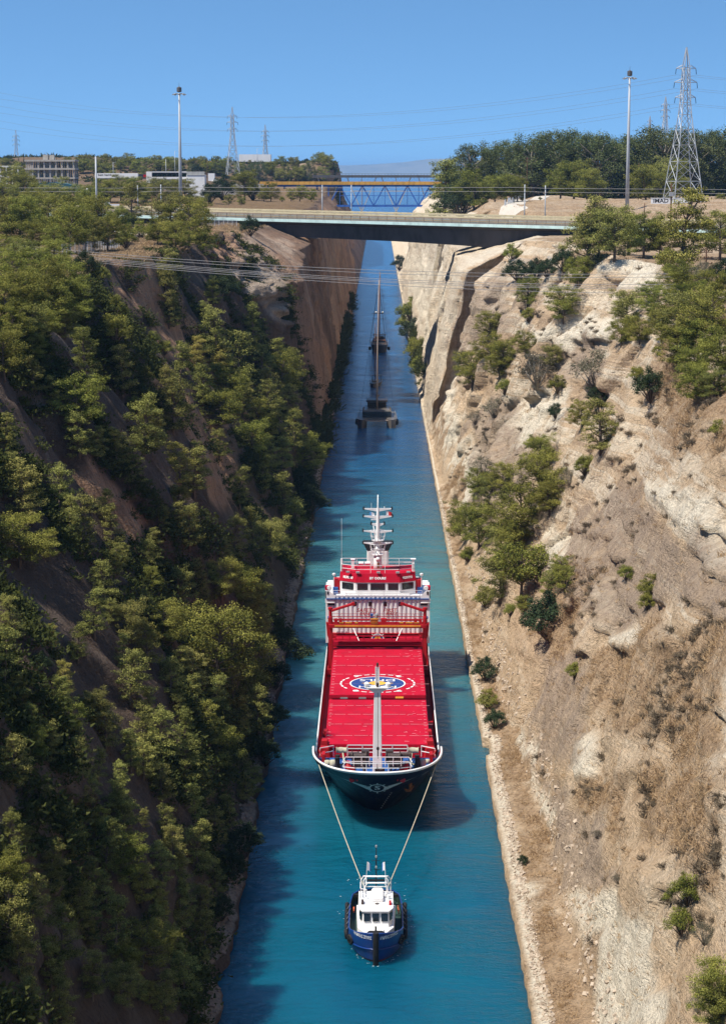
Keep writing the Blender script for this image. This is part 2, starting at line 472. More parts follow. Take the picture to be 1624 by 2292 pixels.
def grid_mesh(name, co, attrs, mat, flip):
    nr, nc = co.shape[:2]
    me = bpy.data.meshes.new(name)
    i = (np.arange(nr - 1)[:, None] * nc + np.arange(nc - 1)[None, :]).ravel()
    f = np.stack([i, i + 1, i + nc + 1, i + nc], 1)
    if flip: f = f[:, ::-1]
    me.vertices.add(nr * nc); me.vertices.foreach_set('co', co.reshape(-1, 3).astype(np.float32).ravel())
    me.loops.add(f.size); me.loops.foreach_set('vertex_index', f.astype(np.int32).ravel())
    me.polygons.add(len(f)); me.polygons.foreach_set('loop_start', np.arange(0, f.size, 4, dtype=np.int32))
    me.polygons.foreach_set('use_smooth', np.ones(len(f), bool))
    me.update(calc_edges=True); me.validate()
    for k, v in attrs.items():
        a = me.attributes.new(k, 'FLOAT', 'POINT'); a.data.foreach_set('value', v.astype(np.float32).ravel())
    return link_mesh(name, me, mat)

def inside(poly, p):
    r = np.zeros(len(p), bool); n = len(poly)
    for i in range(n):
        (x1, y1), (x2, y2) = poly[i], poly[(i + 1) % n]
        c = ((y1 > p[:, 1]) != (y2 > p[:, 1])) & (p[:, 0] < (x2 - x1) * (p[:, 1] - y1) / (y2 - y1 + 1e-9) + x1)
        r ^= c
    return r
def zone(co, polys, soft=9.0):
    """1 inside the patches traced on the photograph, with a ragged edge"""
    c = co.reshape(-1, 3)
    p = project(c)
    p[:, 0] += 2.2 * soft * fbm(c[:, 1] / 6.0, c[:, 2] / 6.0, c[:, 0] / 6.0, 4); p[:, 1] += 2.2 * soft * fbm(c[:, 1] / 6.0, c[:, 2] / 6.0, 40 + c[:, 0] / 6.0, 4)
    r = np.zeros(len(c))
    for q in polys: r = np.maximum(r, inside(q, p))
    r = r.reshape(co.shape[:2])
    for _ in range(2):
        q = np.pad(r, 1, mode='edge')
        r = (q[1:-1, 1:-1] * 2 + q[:-2, 1:-1] + q[2:, 1:-1] + q[1:-1, :-2] + q[1:-1, 2:]) / 6
    return r

# ---- rock and earth
def rock_material(name, base, dark, pale, grass, bare, strata=True):
    m, n, out = nodes(name)
    def attr(k):
        a = n.nodes.new('ShaderNodeAttribute'); a.attribute_name = k
        return a.outputs['Fac']
    ob = mapping(n)
    streak = mapping(n, (0.6, 1.0, 0.16))
    beds = mapping(n, (0.05, 0.05, 1.0), rot=(R(3), 0, 0))
    big = tex_noise(n, ob, 0.06, 5, 0.6)
    med = tex_noise(n, ob, 0.55, 6, 0.68, 0.4)
    fine = tex_noise(n, ob, 3.2, 5, 0.7)
    st = tex_noise(n, streak, 0.55, 6, 0.7)
    bd = tex_noise(n, beds, 0.9, 5, 0.75)
    col = ramp(n, big, [(0.3, dark), (0.5, base), (0.72, tuple(0.5 * a + 0.5 * b for a, b in zip(base, pale)))])
    col = mixrgb(n, ramp(n, st, [(0.35, 0.0), (0.62, 0.75)]), col, base)
    col = mixrgb(n, ramp(n, st, [(0.56, 0.0), (0.75, 0.55)]), col, dark)
    if strata:
        col = mixrgb(n, ramp(n, bd, [(0.54, 0.0), (0.70, 0.40)]), col, pale)
        col = mixrgb(n, ramp(n, bd, [(0.28, 0.30), (0.40, 0.0)]), col, dark)
    if strata:                       # thick level beds in the upper wall
        sx_ = n.nodes.new('ShaderNodeSeparateXYZ'); n.links.new(ob, sx_.inputs[0])
        hi_z = n.nodes.new('ShaderNodeMapRange'); hi_z.inputs[1].default_value = 15; hi_z.inputs[2].default_value = 25; n.links.new(sx_.outputs[2], hi_z.inputs[0])
        b2 = tex_noise(n, mapping(n, (0.018, 0.018, 1.0), rot=(R(1.5), 0, 0)), 0.34, 3, 0.6, 0.25)
        for stops, cc in (([(0.50, 0.0), (0.525, 0.62), (0.60, 0.62), (0.62, 0.0)], pale), ([(0.36, 0.6), (0.42, 0.6), (0.44, 0.0)], dark)):
            k_ = n.nodes.new('ShaderNodeMath'); k_.operation = 'MULTIPLY'; n.links.new(ramp(n, b2, stops), k_.inputs[0]); n.links.new(hi_z.outputs[0], k_.inputs[1])
            k2_ = n.nodes.new('ShaderNodeMath'); k2_.operation = 'MULTIPLY'; n.links.new(k_.outputs[0], k2_.inputs[0]); n.links.new(ramp(n, med, [(0.35, 0.25), (0.55, 1.0)]), k2_.inputs[1])
            col = mixrgb(n, k2_.outputs[0], col, cc)
    w = n.nodes.new('ShaderNodeMath'); w.operation = 'MULTIPLY'; w.use_clamp = True
    n.links.new(attr('pale'), w.inputs[0]); n.links.new(ramp(n, med, [(0.3, 0.45), (0.5, 1.0)]), w.inputs[1])
    col = mixrgb(n, w.outputs[0], col, pale)
    g = n.nodes.new('ShaderNodeMath'); g.operation = 'MULTIPLY'; g.use_clamp = True
    n.links.new(attr('grass'), g.inputs[0]); n.links.new(ramp(n, med, [(0.35, 0.35), (0.6, 1.0)]), g.inputs[1])
    gc = ramp(n, fine, [(0.3, tuple(x * 0.55 for x in grass)), (0.6, grass), (0.8, tuple(min(1, x * 1.4) for x in grass))])
    col = mixrgb(n, g.outputs[0], col, gc)
    b = n.nodes.new('ShaderNodeMath'); b.operation = 'MULTIPLY'; b.use_clamp = True
    n.links.new(attr('bare'), b.inputs[0]); n.links.new(ramp(n, st, [(0.3, 0.3), (0.6, 1.0)]), b.inputs[1])
    col = mixrgb(n, b.outputs[0], col, bare)
    wv = n.nodes.new('ShaderNodeVectorMath'); wv.operation = 'MULTIPLY_ADD'
    nz = n.nodes.new('ShaderNodeTexNoise'); nz.inputs['Scale'].default_value = 0.5; nz.inputs['Detail'].default_value = 4
    n.links.new(ob, nz.inputs['Vector']); n.links.new(nz.outputs['Color'], wv.inputs[0]); wv.inputs[1].default_value = (2.4, 2.4, 2.4); n.links.new(mapping(n, (1, .55, .9)), wv.inputs[2])
    crk = None
    for sc, wd in ((0.10, 0.018), (0.23, 0.02)):
        v = n.nodes.new('ShaderNodeTexVoronoi'); v.feature = 'DISTANCE_TO_EDGE'; v.inputs['Scale'].default_value = sc
        n.links.new(wv.outputs[0], v.inputs['Vector'])
        r_ = ramp(n, v.outputs['Distance'], [(0.0, 0.0), (wd, 1.0)])
        if crk is None: crk = r_
        else:
            mm = n.nodes.new('ShaderNodeMath'); mm.operation = 'MULTIPLY'; n.links.new(crk, mm.inputs[0]); n.links.new(r_, mm.inputs[1]); crk = mm.outputs[0]
    patch_ = ramp(n, tex_noise(n, ob, 0.09, 3, 0.5), [(0.45, 0.0), (0.6, 1.0)])
    ck = n.nodes.new('ShaderNodeMath'); ck.operation = 'MULTIPLY'; n.links.new(patch_, ck.inputs[0])
    inv = n.nodes.new('ShaderNodeMath'); inv.operation = 'SUBTRACT'; inv.inputs[0].default_value = 1.0; n.links.new(crk, inv.inputs[1]); n.links.new(inv.outputs[0], ck.inputs[1])
    ckm = n.nodes.new('ShaderNodeMath'); ckm.operation = 'MULTIPLY'; ckm.inputs[1].default_value = 0.06; n.links.new(ck.outputs[0], ckm.inputs[0])
    col = mixrgb(n, ckm.outputs[0], col, tuple(x * 0.45 for x in dark))
    sp = ramp(n, fine, [(0.30, 0.62), (0.46, 1.0), (0.72, 1.12)])
    col = mixrgb(n, 0.8, col, sp, 'MULTIPLY')
    fs = tex_noise(n, mapping(n, (1.0, 2.2, 0.30)), 1.5, 5, 0.72)
    col = mixrgb(n, 0.75, col, ramp(n, fs, [(0.32, 0.66), (0.5, 1.0), (0.7, 1.18)]), 'MULTIPLY')
    # pockmarks
    vo = n.nodes.new('ShaderNodeTexVoronoi'); vo.inputs['Scale'].default_value = 0.9
    vo.inputs['Randomness'].default_value = 1.0
    n.links.new(ob, vo.inputs['Vector'])
    pit = n.nodes.new('ShaderNodeMath'); pit.operation = 'MULTIPLY'
    n.links.new(ramp(n, vo.outputs['Distance'], [(0.0, 0.0), (0.22, 1.0)]), pit.inputs[0]); pit.inputs[1].default_value = 0.35
    h = n.nodes.new('ShaderNodeMath'); h.operation = 'MULTIPLY_ADD'
    n.links.new(med, h.inputs[0]); h.inputs[1].default_value = 1.6; n.links.new(fine, h.inputs[2])
    h2 = n.nodes.new('ShaderNodeMath'); h2.operation = 'ADD'
    n.links.new(h.outputs[0], h2.inputs[0]); n.links.new(pit.outputs[0], h2.inputs[1])
    h3 = n.nodes.new('ShaderNodeMath'); h3.operation = 'MULTIPLY_ADD'
    n.links.new(st, h3.inputs[0]); h3.inputs[1].default_value = 0.9; n.links.new(h2.outputs[0], h3.inputs[2])
    h4 = n.nodes.new('ShaderNodeMath'); h4.operation = 'MULTIPLY_ADD'
    n.links.new(ck.outputs[0], h4.inputs[0]); h4.inputs[1].default_value = -0.25; n.links.new(h3.outputs[0], h4.inputs[2])
    h5 = n.nodes.new('ShaderNodeMath'); h5.operation = 'MULTIPLY_ADD'
    n.links.new(ramp(n, bd, [(0.35, 0.0), (0.5, 0.6), (0.52, 1.0), (0.75, 0.7)]), h5.inputs[0]); h5.inputs[1].default_value = 0.22 if strata else 0.1; n.links.new(h4.outputs[0], h5.inputs[2])
    principled(n, out, col, 0.95, 0.1, normal=bump(n, h5.outputs[0], 1.0, 0.55))
    return m

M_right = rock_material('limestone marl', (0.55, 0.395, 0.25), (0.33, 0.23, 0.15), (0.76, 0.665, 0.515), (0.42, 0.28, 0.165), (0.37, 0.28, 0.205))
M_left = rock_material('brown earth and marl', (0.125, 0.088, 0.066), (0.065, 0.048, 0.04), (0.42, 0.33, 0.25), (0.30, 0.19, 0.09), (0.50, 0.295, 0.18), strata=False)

coR, TR, nwR = make_side(1, RIGHT)
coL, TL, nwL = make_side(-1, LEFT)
ZR, ZL = coR[..., 2], coL[..., 2]
# patches of bare chalk, dry grass and grey face
paleR = zone(coR, [
    [(1440, 1085), (1475, 1075), (1540, 1130), (1624, 1190), (1624, 1275), (1570, 1240), (1510, 1160)],
    [(1500, 1090), (1540, 1090), (1624, 1150), (1624, 1175), (1560, 1135)],
    [(1135, 920), (1240, 870), (1250, 930), (1180, 1010), (1110, 1030)],
    [(1200, 735), (1370, 725), (1372, 760), (1250, 775), (1195, 765)],
    [(990, 930), (1040, 900), (1035, 1000), (985, 1010)],
    [(1290, 1650), (1350, 1640), (1350, 1740), (1290, 1745)],
    [(900, 560), (985, 560), (960, 800), (930, 760)], [(1000, 770), (1030, 790), (985, 960), (965, 960)],
    [(1260, 2000), (1330, 1985), (1460, 2050), (1480, 2292), (1340, 2292), (1330, 2140)],
    [(1310, 580), (1460, 580), (1470, 650), (1400, 650)],
    [(1140, 1640), (1180, 1640), (1250, 1830), (1225, 1880)], [(1150, 1970), (1230, 1960), (1220, 2040), (1160, 2040)],
    [(1490, 700), (1520, 690), (1440, 800), (1390, 880)], [(1020, 1010), (1110, 1030), (1060, 1200), (1000, 1150)],
    [(1210, 1300), (1250, 1180), (1270, 1190), (1230, 1310)], [(1580, 1710), (1624, 1690), (1624, 1840), (1590, 1830)],
], 14)
bandR = zone(coR, [[(1440, 1085), (1475, 1075), (1540, 1130), (1624, 1190), (1624, 1275), (1570, 1240), (1510, 1160)], [(1500, 1090), (1540, 1090), (1624, 1150), (1624, 1175), (1560, 1135)], [(1200, 735), (1370, 725), (1372, 760), (1250, 775), (1195, 765)],
    [(1290, 1650), (1350, 1640), (1350, 1740), (1290, 1745)], [(1370, 1420), (1440, 1400), (1500, 1420), (1500, 1450), (1380, 1450)], [(1135, 920), (1240, 905), (1250, 930), (1140, 940)], [(1580, 1710), (1624, 1690), (1624, 1840), (1590, 1830)]], 5)
coR[..., 0] -= 0.75 * bandR
grassR = zone(coR, [
    [(1090, 1620), (1135, 1620), (1190, 1750), (1230, 1960), (1160, 1980), (1140, 1850)],
    [(1165, 2045), (1235, 2045), (1290, 2292), (1200, 2292)],
    [(1320, 1450), (1624, 1380), (1624, 1720), (1500, 1690), (1400, 1640), (1310, 1560)],
    [(1310, 1740), (1380, 1740), (1420, 1880), (1330, 1830)], [(1430, 1750), (1624, 1700), (1624, 2000), (1520, 1900), (1440, 1880)],
    [(1420, 880), (1510, 770), (1624, 870), (1624, 960), (1520, 930)],
    [(1000, 1060), (1030, 1060), (1060, 1480), (1035, 1440)], [(1200, 1330), (1290, 1240), (1330, 1300), (1260, 1500), (1220, 1450)],
    [(1440, 880), (1624, 940), (1624, 1040), (1480, 1000)],
    [(960, 870), (975, 900), (1000, 1000), (975, 990)],
], 16)
bareR = zone(coR, [
    [(1110, 890), (1180, 870), (1150, 1000), (1060, 1060), (1040, 980)], [(1160, 610), (1230, 600), (1190, 690), (1150, 730)], [(1240, 760), (1370, 765), (1340, 860), (1250, 850)], [(1060, 1080), (1110, 1100), (1080, 1200), (1030, 1180)],
    [(1060, 1000), (1200, 980), (1240, 1060), (1060, 1200)], [(1270, 1150), (1430, 1100), (1560, 1300), (1400, 1400), (1250, 1350)],
    [(1200, 1450), (1320, 1480), (1300, 1720), (1200, 1700)], [(1240, 1760), (1330, 1830), (1400, 2000), (1250, 1980)], [(1040, 640), (1120, 600), (1150, 740), (1080, 800), (1010, 860)],
    [(1540, 1180), (1624, 1220), (1624, 1400), (1500, 1330)],
], 14)
plat = ss(5.0, 6.2, TR)
offR = road_y(coR[..., 0])
grassR = np.maximum(grassR, plat * 0.9 * np.where(coR[..., 1] < 1300, 1, 0.6))
quayR = ((TR > 0.02) & (TR < 0.33)).astype(float)
paleR = np.maximum(np.maximum(paleR, quayR), bandR); grassR = np.maximum(grassR * (1 - quayR), ((TR >= 0.36) & (TR < 1.03) & (coR[..., 1] < 330)) * ss(-0.5, 0.2, fbm(coR[..., 1] / 9, TR, 1.0, 3)))
paleR = np.maximum(paleR * (1 - 0.9 * grassR), ss(512, 516, coR[..., 1]) * 0.55 * (1 - plat))
grassL = ss(5.0, 5.8, TL) * np.where(coL[..., 1] < 1300, 0.95, 0.6)
grassL = np.maximum(grassL, zone(coL, [[(255, 590), (330, 545), (420, 545), (400, 600), (330, 590), (290, 610)]], 5))
paleL = zone(coL, [[(500, 520), (600, 530), (650, 640), (640, 730), (560, 660), (510, 610)], [(640, 340), (690, 360), (690, 400), (650, 385)], [(600, 540), (650, 540), (660, 600)]], 8)
paleL = np.maximum(paleL, ((TL > 0.02) & (TL < 0.7)) * 0.7)
bareL = zone(coL, [[(250, 590), (330, 590), (340, 640), (420, 740), (560, 900), (520, 960), (400, 800), (300, 700)], [(460, 520), (560, 530), (520, 600), (460, 570)],
                   [(400, 880), (460, 920), (560, 1080), (490, 1150), (420, 1000)], [(200, 1010), (330, 1180), (300, 1240), (180, 1100)]], 12)
farw = ss(484, 492, coL[..., 1]) * (1 - ss(4.6, 5.2, TL))
bareL = np.maximum(bareL, farw * (0.6 + 0.35 * fbm(coL[..., 1] / 14, coL[..., 2] / 60, 1.0, 3)))
paleL = np.maximum(paleL, farw * 0.55 * ss(0.0, 0.6, fbm(coL[..., 1] / 10, coL[..., 2] / 40, 7.0, 3)))  # sheer wall rock paled in streaks, grazing sunlight put into its colour
right_cliff = grid_mesh('right_cliff', coR, {'pale': paleR, 'grass': grassR, 'bare': bareR}, M_right, True)
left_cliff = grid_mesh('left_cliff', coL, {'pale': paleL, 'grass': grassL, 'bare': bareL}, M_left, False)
for o in (right_cliff, left_cliff): tag(o, kind='structure')

# ---- seabed sheet far out and the mountains over the gulf
m_land, n_, o_ = nodes('far dry land')
principled(n_, o_, ramp(n_, tex_noise(n_, mapping(n_), 0.002, 6, 0.6), [(0.3, (0.10, 0.10, 0.06)), (0.6, (0.22, 0.19, 0.13))]), 0.95, 0.1)
def far_range(name, y, x0, x1, peak, depth, seed):
    nx, ny = 140, 14
    xs = np.linspace(x0, x1, nx); ts = np.linspace(0, 1, ny)
    XX, TT = np.meshgrid(xs, ts)
    e = ss(0, 0.18, (XX - x0) / (x1 - x0)) * (1 - ss(0.8, 1, (XX - x0) / (x1 - x0)))
    ridge = peak(xs)[None, :] * (1 + 0.10 * fbm(XX / 1800, TT * 2, seed, 4))
    Z = -4 + ridge * np.sin(np.clip(TT, 0, 1) * math.pi) ** 0.8 * (0.8 + 0.2 * e)
    co = np.stack([XX, y + depth * TT + 90 * fbm(XX / 1000, TT, seed + 2, 3), Z], -1)
    return tag(grid_mesh(name, co, {}, m_land, False), kind='structure')
def pk(xs):
    px = 847 + (xs) / 30000 * F
    return np.interp(px, [300, 640, 760, 900, 960, 1030, 1100, 1624], [60, 80, 150, 190, 232, 245, 200, 60]) * 1.1
far_range('mountains', 29000, -5200, 5200, pk, 3000, 3.0)

# ------------------------------------------------------------------ water
def water_material():
    m, n, out = nodes('canal water')
    t = n.nodes.new('ShaderNodeTexCoord')
    ob = t.outputs['Object']
    sep = n.nodes.new('ShaderNodeSeparateXYZ'); n.links.new(ob, sep.inputs[0])
    def mp(scale):
        q = n.nodes.new('ShaderNodeMapping'); q.inputs['Scale'].default_value = scale
        n.links.new(ob, q.inputs['Vector']); return q.outputs[0]
    # milky sediment stirred up behind the ship and past the bridge
    pos = n.nodes.new('ShaderNodeMapRange'); pos.inputs[1].default_value = 0; pos.inputs[2].default_value = 1000
    n.links.new(sep.outputs[1], pos.inputs[0])
    milk = ramp(n, pos.outputs[0], [(0.0, 0.02), (0.19, 0.03), (0.25, 0.4), (0.31, 1.0), (0.42, 0.4), (0.48, 0.0), (0.9, 0.0)])
    swirl = tex_noise(n, mp((0.12, 0.035, 1)), 1.0, 4, 0.55, 0.6)
    k = n.nodes.new('ShaderNodeMath'); k.operation = 'MULTIPLY'; k.use_clamp = True
    n.links.new(milk, k.inputs[0]); n.links.new(ramp(n, swirl, [(0.3, 0.55), (0.65, 1.15)]), k.inputs[1])
    col = mixrgb(n, k.outputs[0], (0.0, 0.068, 0.122), (0.065, 0.20, 0.195))
    col = mixrgb(n, ramp(n, swirl, [(0.35, 0.0), (0.75, 0.5)]), col, (0.0, 0.098, 0.142))
    blu = n.nodes.new('ShaderNodeMapRange'); blu.inputs[1].default_value = 360; blu.inputs[2].default_value = 520; n.links.new(sep.outputs[1], blu.inputs[0])
    col = mixrgb(n, blu.outputs[0], col, (0.006, 0.065, 0.17))  # far water bluer in base colour, painted for shaded water reflecting sky
    w1 = tex_noise(n, mp((0.55, 0.95, 1)), 1.6, 5, 0.62, 0.3)
    w2 = tex_noise(n, mp((0.16, 0.34, 1)), 1.0, 3, 0.5, 0.4)
    h = n.nodes.new('ShaderNodeMath'); h.operation = 'MULTIPLY_ADD'
    n.links.new(w2, h.inputs[0]); h.inputs[1].default_value = 1.4; n.links.new(w1, h.inputs[2])
    w3 = tex_noise(n, mp((0.035, 0.09, 1)), 1.0, 3, 0.5, 0.8)
    calm = ramp(n, w3, [(0.35, 0.35), (0.62, 1.0)])
    chop = ramp(n, pos.outputs[0], [(0.0, 0.6), (0.26, 0.75), (0.33, 1.5), (0.55, 1.6), (1.0, 1.5)])
    hm = n.nodes.new('ShaderNodeMath'); hm.operation = 'MULTIPLY'; n.links.new(calm, hm.inputs[0]); n.links.new(chop, hm.inputs[1])
    hh = n.nodes.new('ShaderNodeMath'); hh.operation = 'MULTIPLY'; n.links.new(h.outputs[0], hh.inputs[0]); n.links.new(hm.outputs[0], hh.inputs[1])
    p = principled(n, out, col, 0.13, 0.5, normal=bump(n, hh.outputs[0], 0.9, 0.40))
    p.inputs['IOR'].default_value = 1.33
    p.subsurface_method = 'BURLEY'
    p.inputs['Subsurface Weight'].default_value = 0.85; p.inputs['Subsurface Radius'].default_value = (0.4, 1.0, 1.2); p.inputs['Subsurface Scale'].default_value = 3.5
    return m
M_water = water_material()
wb = MB()
ys = [-60, 40, 90, 160, 240, 330, 450, 600, 900, 1500, 2600, 5000, 12000, 40000]
for a, b in zip(ys[:-1], ys[1:]):
    hw = 26 if b <= 2600 else 30000
    wb.add([(-hw, a, 0), (hw, a, 0), (hw, b, 0), (-hw, b, 0)], [(0, 1, 2, 3)])
tag(wb.build('water', M_water), kind='structure')
bpy.context.view_layer.update()

def hit(px, py, sides=(left_cliff, right_cliff)):
    d = ray(px, py); best = None
    for o in sides:
        ok, p, nn, _ = o.ray_cast(CAM, d)
        if ok and (best is None or (p - CAM).length < (best[0] - CAM).length): best = (p, nn)
    return best
def drop(x, y):
    """ground height below a point"""
    o = left_cliff if x < 0 else right_cliff
    ok, p, nn, _ = o.ray_cast(Vector((x, y, 300)), Vector((0, 0, -1)))
    return p.z if ok else 0.0
# ------------------------------------------------------------------ plants
def leaf_material(name, lo, hi, trans=0.2, vary=0.5):
    m, n, out = nodes(name)
    a = n.nodes.new('ShaderNodeAttribute'); a.attribute_name = 'tint'
    oi = n.nodes.new('ShaderNodeObjectInfo')
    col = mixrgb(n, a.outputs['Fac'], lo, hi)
    hs = n.nodes.new('ShaderNodeHueSaturation')
    mr = n.nodes.new('ShaderNodeMapRange'); n.links.new(oi.outputs['Random'], mr.inputs[0])
    mr.inputs[3].default_value = 0.5 - 0.03 * vary; mr.inputs[4].default_value = 0.5 + 0.035 * vary
    n.links.new(mr.outputs[0], hs.inputs['Hue'])
    ml = n.nodes.new('ShaderNodeMath'); ml.operation = 'MULTIPLY'; n.links.new(oi.outputs['Random'], ml.inputs[0]); ml.inputs[1].default_value = 7.31
    fr = n.nodes.new('ShaderNodeMath'); fr.operation = 'FRACT'; n.links.new(ml.outputs[0], fr.inputs[0])
    m2 = n.nodes.new('ShaderNodeMapRange'); n.links.new(fr.outputs[0], m2.inputs[0])
    m2.inputs[3].default_value = 1 - 0.35 * vary; m2.inputs[4].default_value = 1 + 0.35 * vary
    n.links.new(m2.outputs[0], hs.inputs['Value']); n.links.new(col, hs.inputs['Color'])
    d = n.nodes.new('ShaderNodeBsdfDiffuse'); t = n.nodes.new('ShaderNodeBsdfTranslucent')
    n.links.new(hs.outputs[0], d.inputs[0]); n.links.new(hs.outputs[0], t.inputs[0])
    mx = n.nodes.new('ShaderNodeMixShader'); mx.inputs[0].default_value = trans
    n.links.new(d.outputs[0], mx.inputs[1]); n.links.new(t.outputs[0], mx.inputs[2]); n.links.new(mx.outputs[0], out.inputs[0])
    return m
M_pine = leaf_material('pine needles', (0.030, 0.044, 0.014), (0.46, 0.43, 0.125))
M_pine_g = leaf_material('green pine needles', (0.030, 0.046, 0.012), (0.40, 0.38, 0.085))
M_pine_y = leaf_material('yellowing pine needles', (0.07, 0.075, 0.016), (0.54, 0.47, 0.125))
M_gum = leaf_material('gum leaves', (0.06, 0.08, 0.03), (0.17, 0.185, 0.075))
M_dark = leaf_material('dark evergreen leaves', (0.022, 0.036, 0.018), (0.075, 0.098, 0.048))
M_grey = leaf_material('grey dry twigs', (0.09, 0.085, 0.06), (0.19, 0.17, 0.115))
M_bark = paint('pine bark', (0.17, 0.13, 0.10), 0.9, 0.5, 3.0, 0.1)
M_bark_p = paint('pale bark', (0.30, 0.26, 0.21), 0.9, 0.4, 2.0, 0.1)

def leaf_mesh(name, clumps, leaf, seed, mat, per_area=15.0, flat=0.6, sun_up=0.7):
    """many small leaf-sized faces spread through each clump (centre, radii)"""
    g = np.random.default_rng(seed)
    C, S, T = [], [], []
    for (c, r) in clumps:
        r = np.array(r, float)
        n = int(per_area * (r[0] * r[1] + r[0] * r[2] + r[1] * r[2]) / 3 / leaf ** 2 * 0.55) + 6
        v = g.normal(size=(n, 3)); v /= np.linalg.norm(v, axis=1)[:, None]
        q = g.random(n) ** 0.45
        lump = 1 + 0.28 * noise(v[:, 0] * 2.1 + seed, v[:, 1] * 2.1, v[:, 2] * 2.1 + c[0])
        p = v * (q * lump)[:, None]
        p[:, 2] = np.where(p[:, 2] < -0.35, -0.35 + (p[:, 2] + 0.35) * 0.4, p[:, 2])
        C.append(np.array(c) + p * r); S.append(v)
        t = np.clip(0.30 + 0.35 * q * (0.5 + 0.5 * v[:, 2]) + g.normal(size=n) * 0.16 + g.normal() * 0.14, 0, 1); T.append(t)  # clump tops and outer leaves tinted lighter: sunlight put into the colour
    C, S, T = np.concatenate(C), np.concatenate(S), np.concatenate(T)
    n = len(C)
    nor = S * 0.8 + g.normal(size=(n, 3)) * 0.75 + np.array([0, 0, sun_up]); nor /= np.linalg.norm(nor, axis=1)[:, None]
    a = np.cross(nor, g.normal(size=(n, 3))); a /= np.linalg.norm(a, axis=1)[:, None]
    b = np.cross(nor, a)
    s = leaf * g.uniform(0.65, 1.35, n)[:, None]
    a *= s * 0.5; b *= s * 0.5 * flat
    co = np.stack([C - a, C + b * 0.9 - a * 0.1, C + a, C - b * 0.9 + a * 0.2], 1).reshape(-1, 3)
    me = bpy.data.meshes.new(name)
    me.vertices.add(4 * n); me.vertices.foreach_set('co', co.astype(np.float32).ravel())
    me.loops.add(4 * n); me.loops.foreach_set('vertex_index', np.arange(4 * n, dtype=np.int32))
    me.polygons.add(n); me.polygons.foreach_set('loop_start', np.arange(0, 4 * n, 4, dtype=np.int32))
    me.update(calc_edges=True)
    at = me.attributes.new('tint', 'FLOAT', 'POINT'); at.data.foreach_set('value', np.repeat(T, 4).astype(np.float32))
    me.materials.append(mat)
    return me

def pine_clumps(seed, h=1.0, style='tall'):
    """an Aleppo pine of height 1: clumps along crooked limbs; returns clumps and limb polylines"""
    g = random.Random(seed)
    lean = g.uniform(-0.10, 0.10), g.uniform(-0.10, 0.10)
    limbs, cl = [], []
    def tr(t): return Vector((lean[0] * t * t + 0.02 * math.sin(5 * t + seed), lean[1] * t * t, t))
    limbs.append(([tr(t) for t in (0, .2, .4, .6, .8, .94)], [.032, .027, .022, .016, .010, .004]))
    if style == 'tall': n, lo, wid, cr = 26, 0.10, 0.33, 0.098
    elif style == 'round': n, lo, wid, cr = 26, 0.18, 0.47, 0.135
    elif style == 'umbrella': n, lo, wid, cr = 26, 0.46, 0.58, 0.130
    else: n, lo, wid, cr = 22, 0.08, 0.27, 0.095
    for k in range(n):
        t = lo + (0.97 - lo) * (k + 0.5) / n
        f = (t - lo) / (1 - lo)
        if style == 'tall': w = wid * (0.75 + 0.45 * f) * (1 - 0.93 * f ** 1.7)
        elif style == 'round': w = wid * math.sqrt(max(0.05, 1 - (2 * f - 0.8) ** 2 / 1.5))
        elif style == 'umbrella': w = wid * (0.35 + 0.9 * f) * (1 - 0.55 * f ** 3)
        else: w = wid * (1 - 0.85 * f)
        w *= g.uniform(0.55, 1.15)
        az = k * 2.4 + g.uniform(-0.5, 0.5)
        base = tr(t * (0.80 if style != 'cone' else 0.95)); tip = tr(t) + Vector((math.cos(az) * w, math.sin(az) * w, 0.10 * g.uniform(-0.4, 1)))
        mid = base.lerp(tip, 0.5) + Vector((0, 0, -0.02))
        limbs.append(([base, mid, tip], [.011, .007, .003]))
        r = cr * g.uniform(0.75, 1.3)
        cl.append((tip, (r * 1.3, r * 1.3, r * 0.6)))
        for j in range(3):
            o = Vector((g.uniform(-1, 1), g.uniform(-1, 1), g.uniform(-0.35, 0.6))) * r * 1.15
            cl.append((tip + o, (r * g.uniform(.45, .8), r * g.uniform(.45, .8), r * g.uniform(.32, .52))))
        if w > 0.16: cl.append((mid + Vector((0, 0, 0.03)), (r * 0.8, r * 0.8, r * 0.5)))
    top = tr(0.95); cl.append((top, (cr * .7, cr * .7, cr * .9)))
    return cl, limbs

def limbs_mesh(name, limbs, mat):
    b = MB()
    for pts, rs in limbs: b.tube(pts, rs, 5 if len(pts) < 5 else 7)
    me = b.mesh(name, smooth=True); me.materials.append(mat)
    return me
def gum_clumps(seed):
    g = random.Random(seed); cl, limbs = [], []
    limbs.append(([(0, 0, 0), (0.01, 0, .25), (0.03, 0.01, .5), (0.02, 0, .8)], [.03, .025, .018, .006]))
    for k in range(34):
        t = 0.10 + 0.88 * (k + .5) / 34
        f = (t - .10) / .90
        w = (0.16 + 0.22 * math.sin(math.pi * min(1, f * 0.95 + 0.08))) * g.uniform(.5, 1.2)
        az = k * 2.4 + g.uniform(-.6, .6)
        base = Vector((0.02, 0, t * .7)); tip = Vector((math.cos(az) * w, math.sin(az) * w, t))
        limbs.append(([base, base.lerp(tip, .5), tip], [.012, .008, .003]))
        r = g.uniform(.075, .125)
        cl.append((tip, (r, r, r * 1.15)))
        for j in range(3):
            o = Vector((g.uniform(-1, 1), g.uniform(-1, 1), g.uniform(-1.3, .7))) * r
            cl.append((tip + o, (r * g.uniform(.4, .75), r * g.uniform(.4, .75), r * g.uniform(.6, 1.0))))
    return cl, limbs
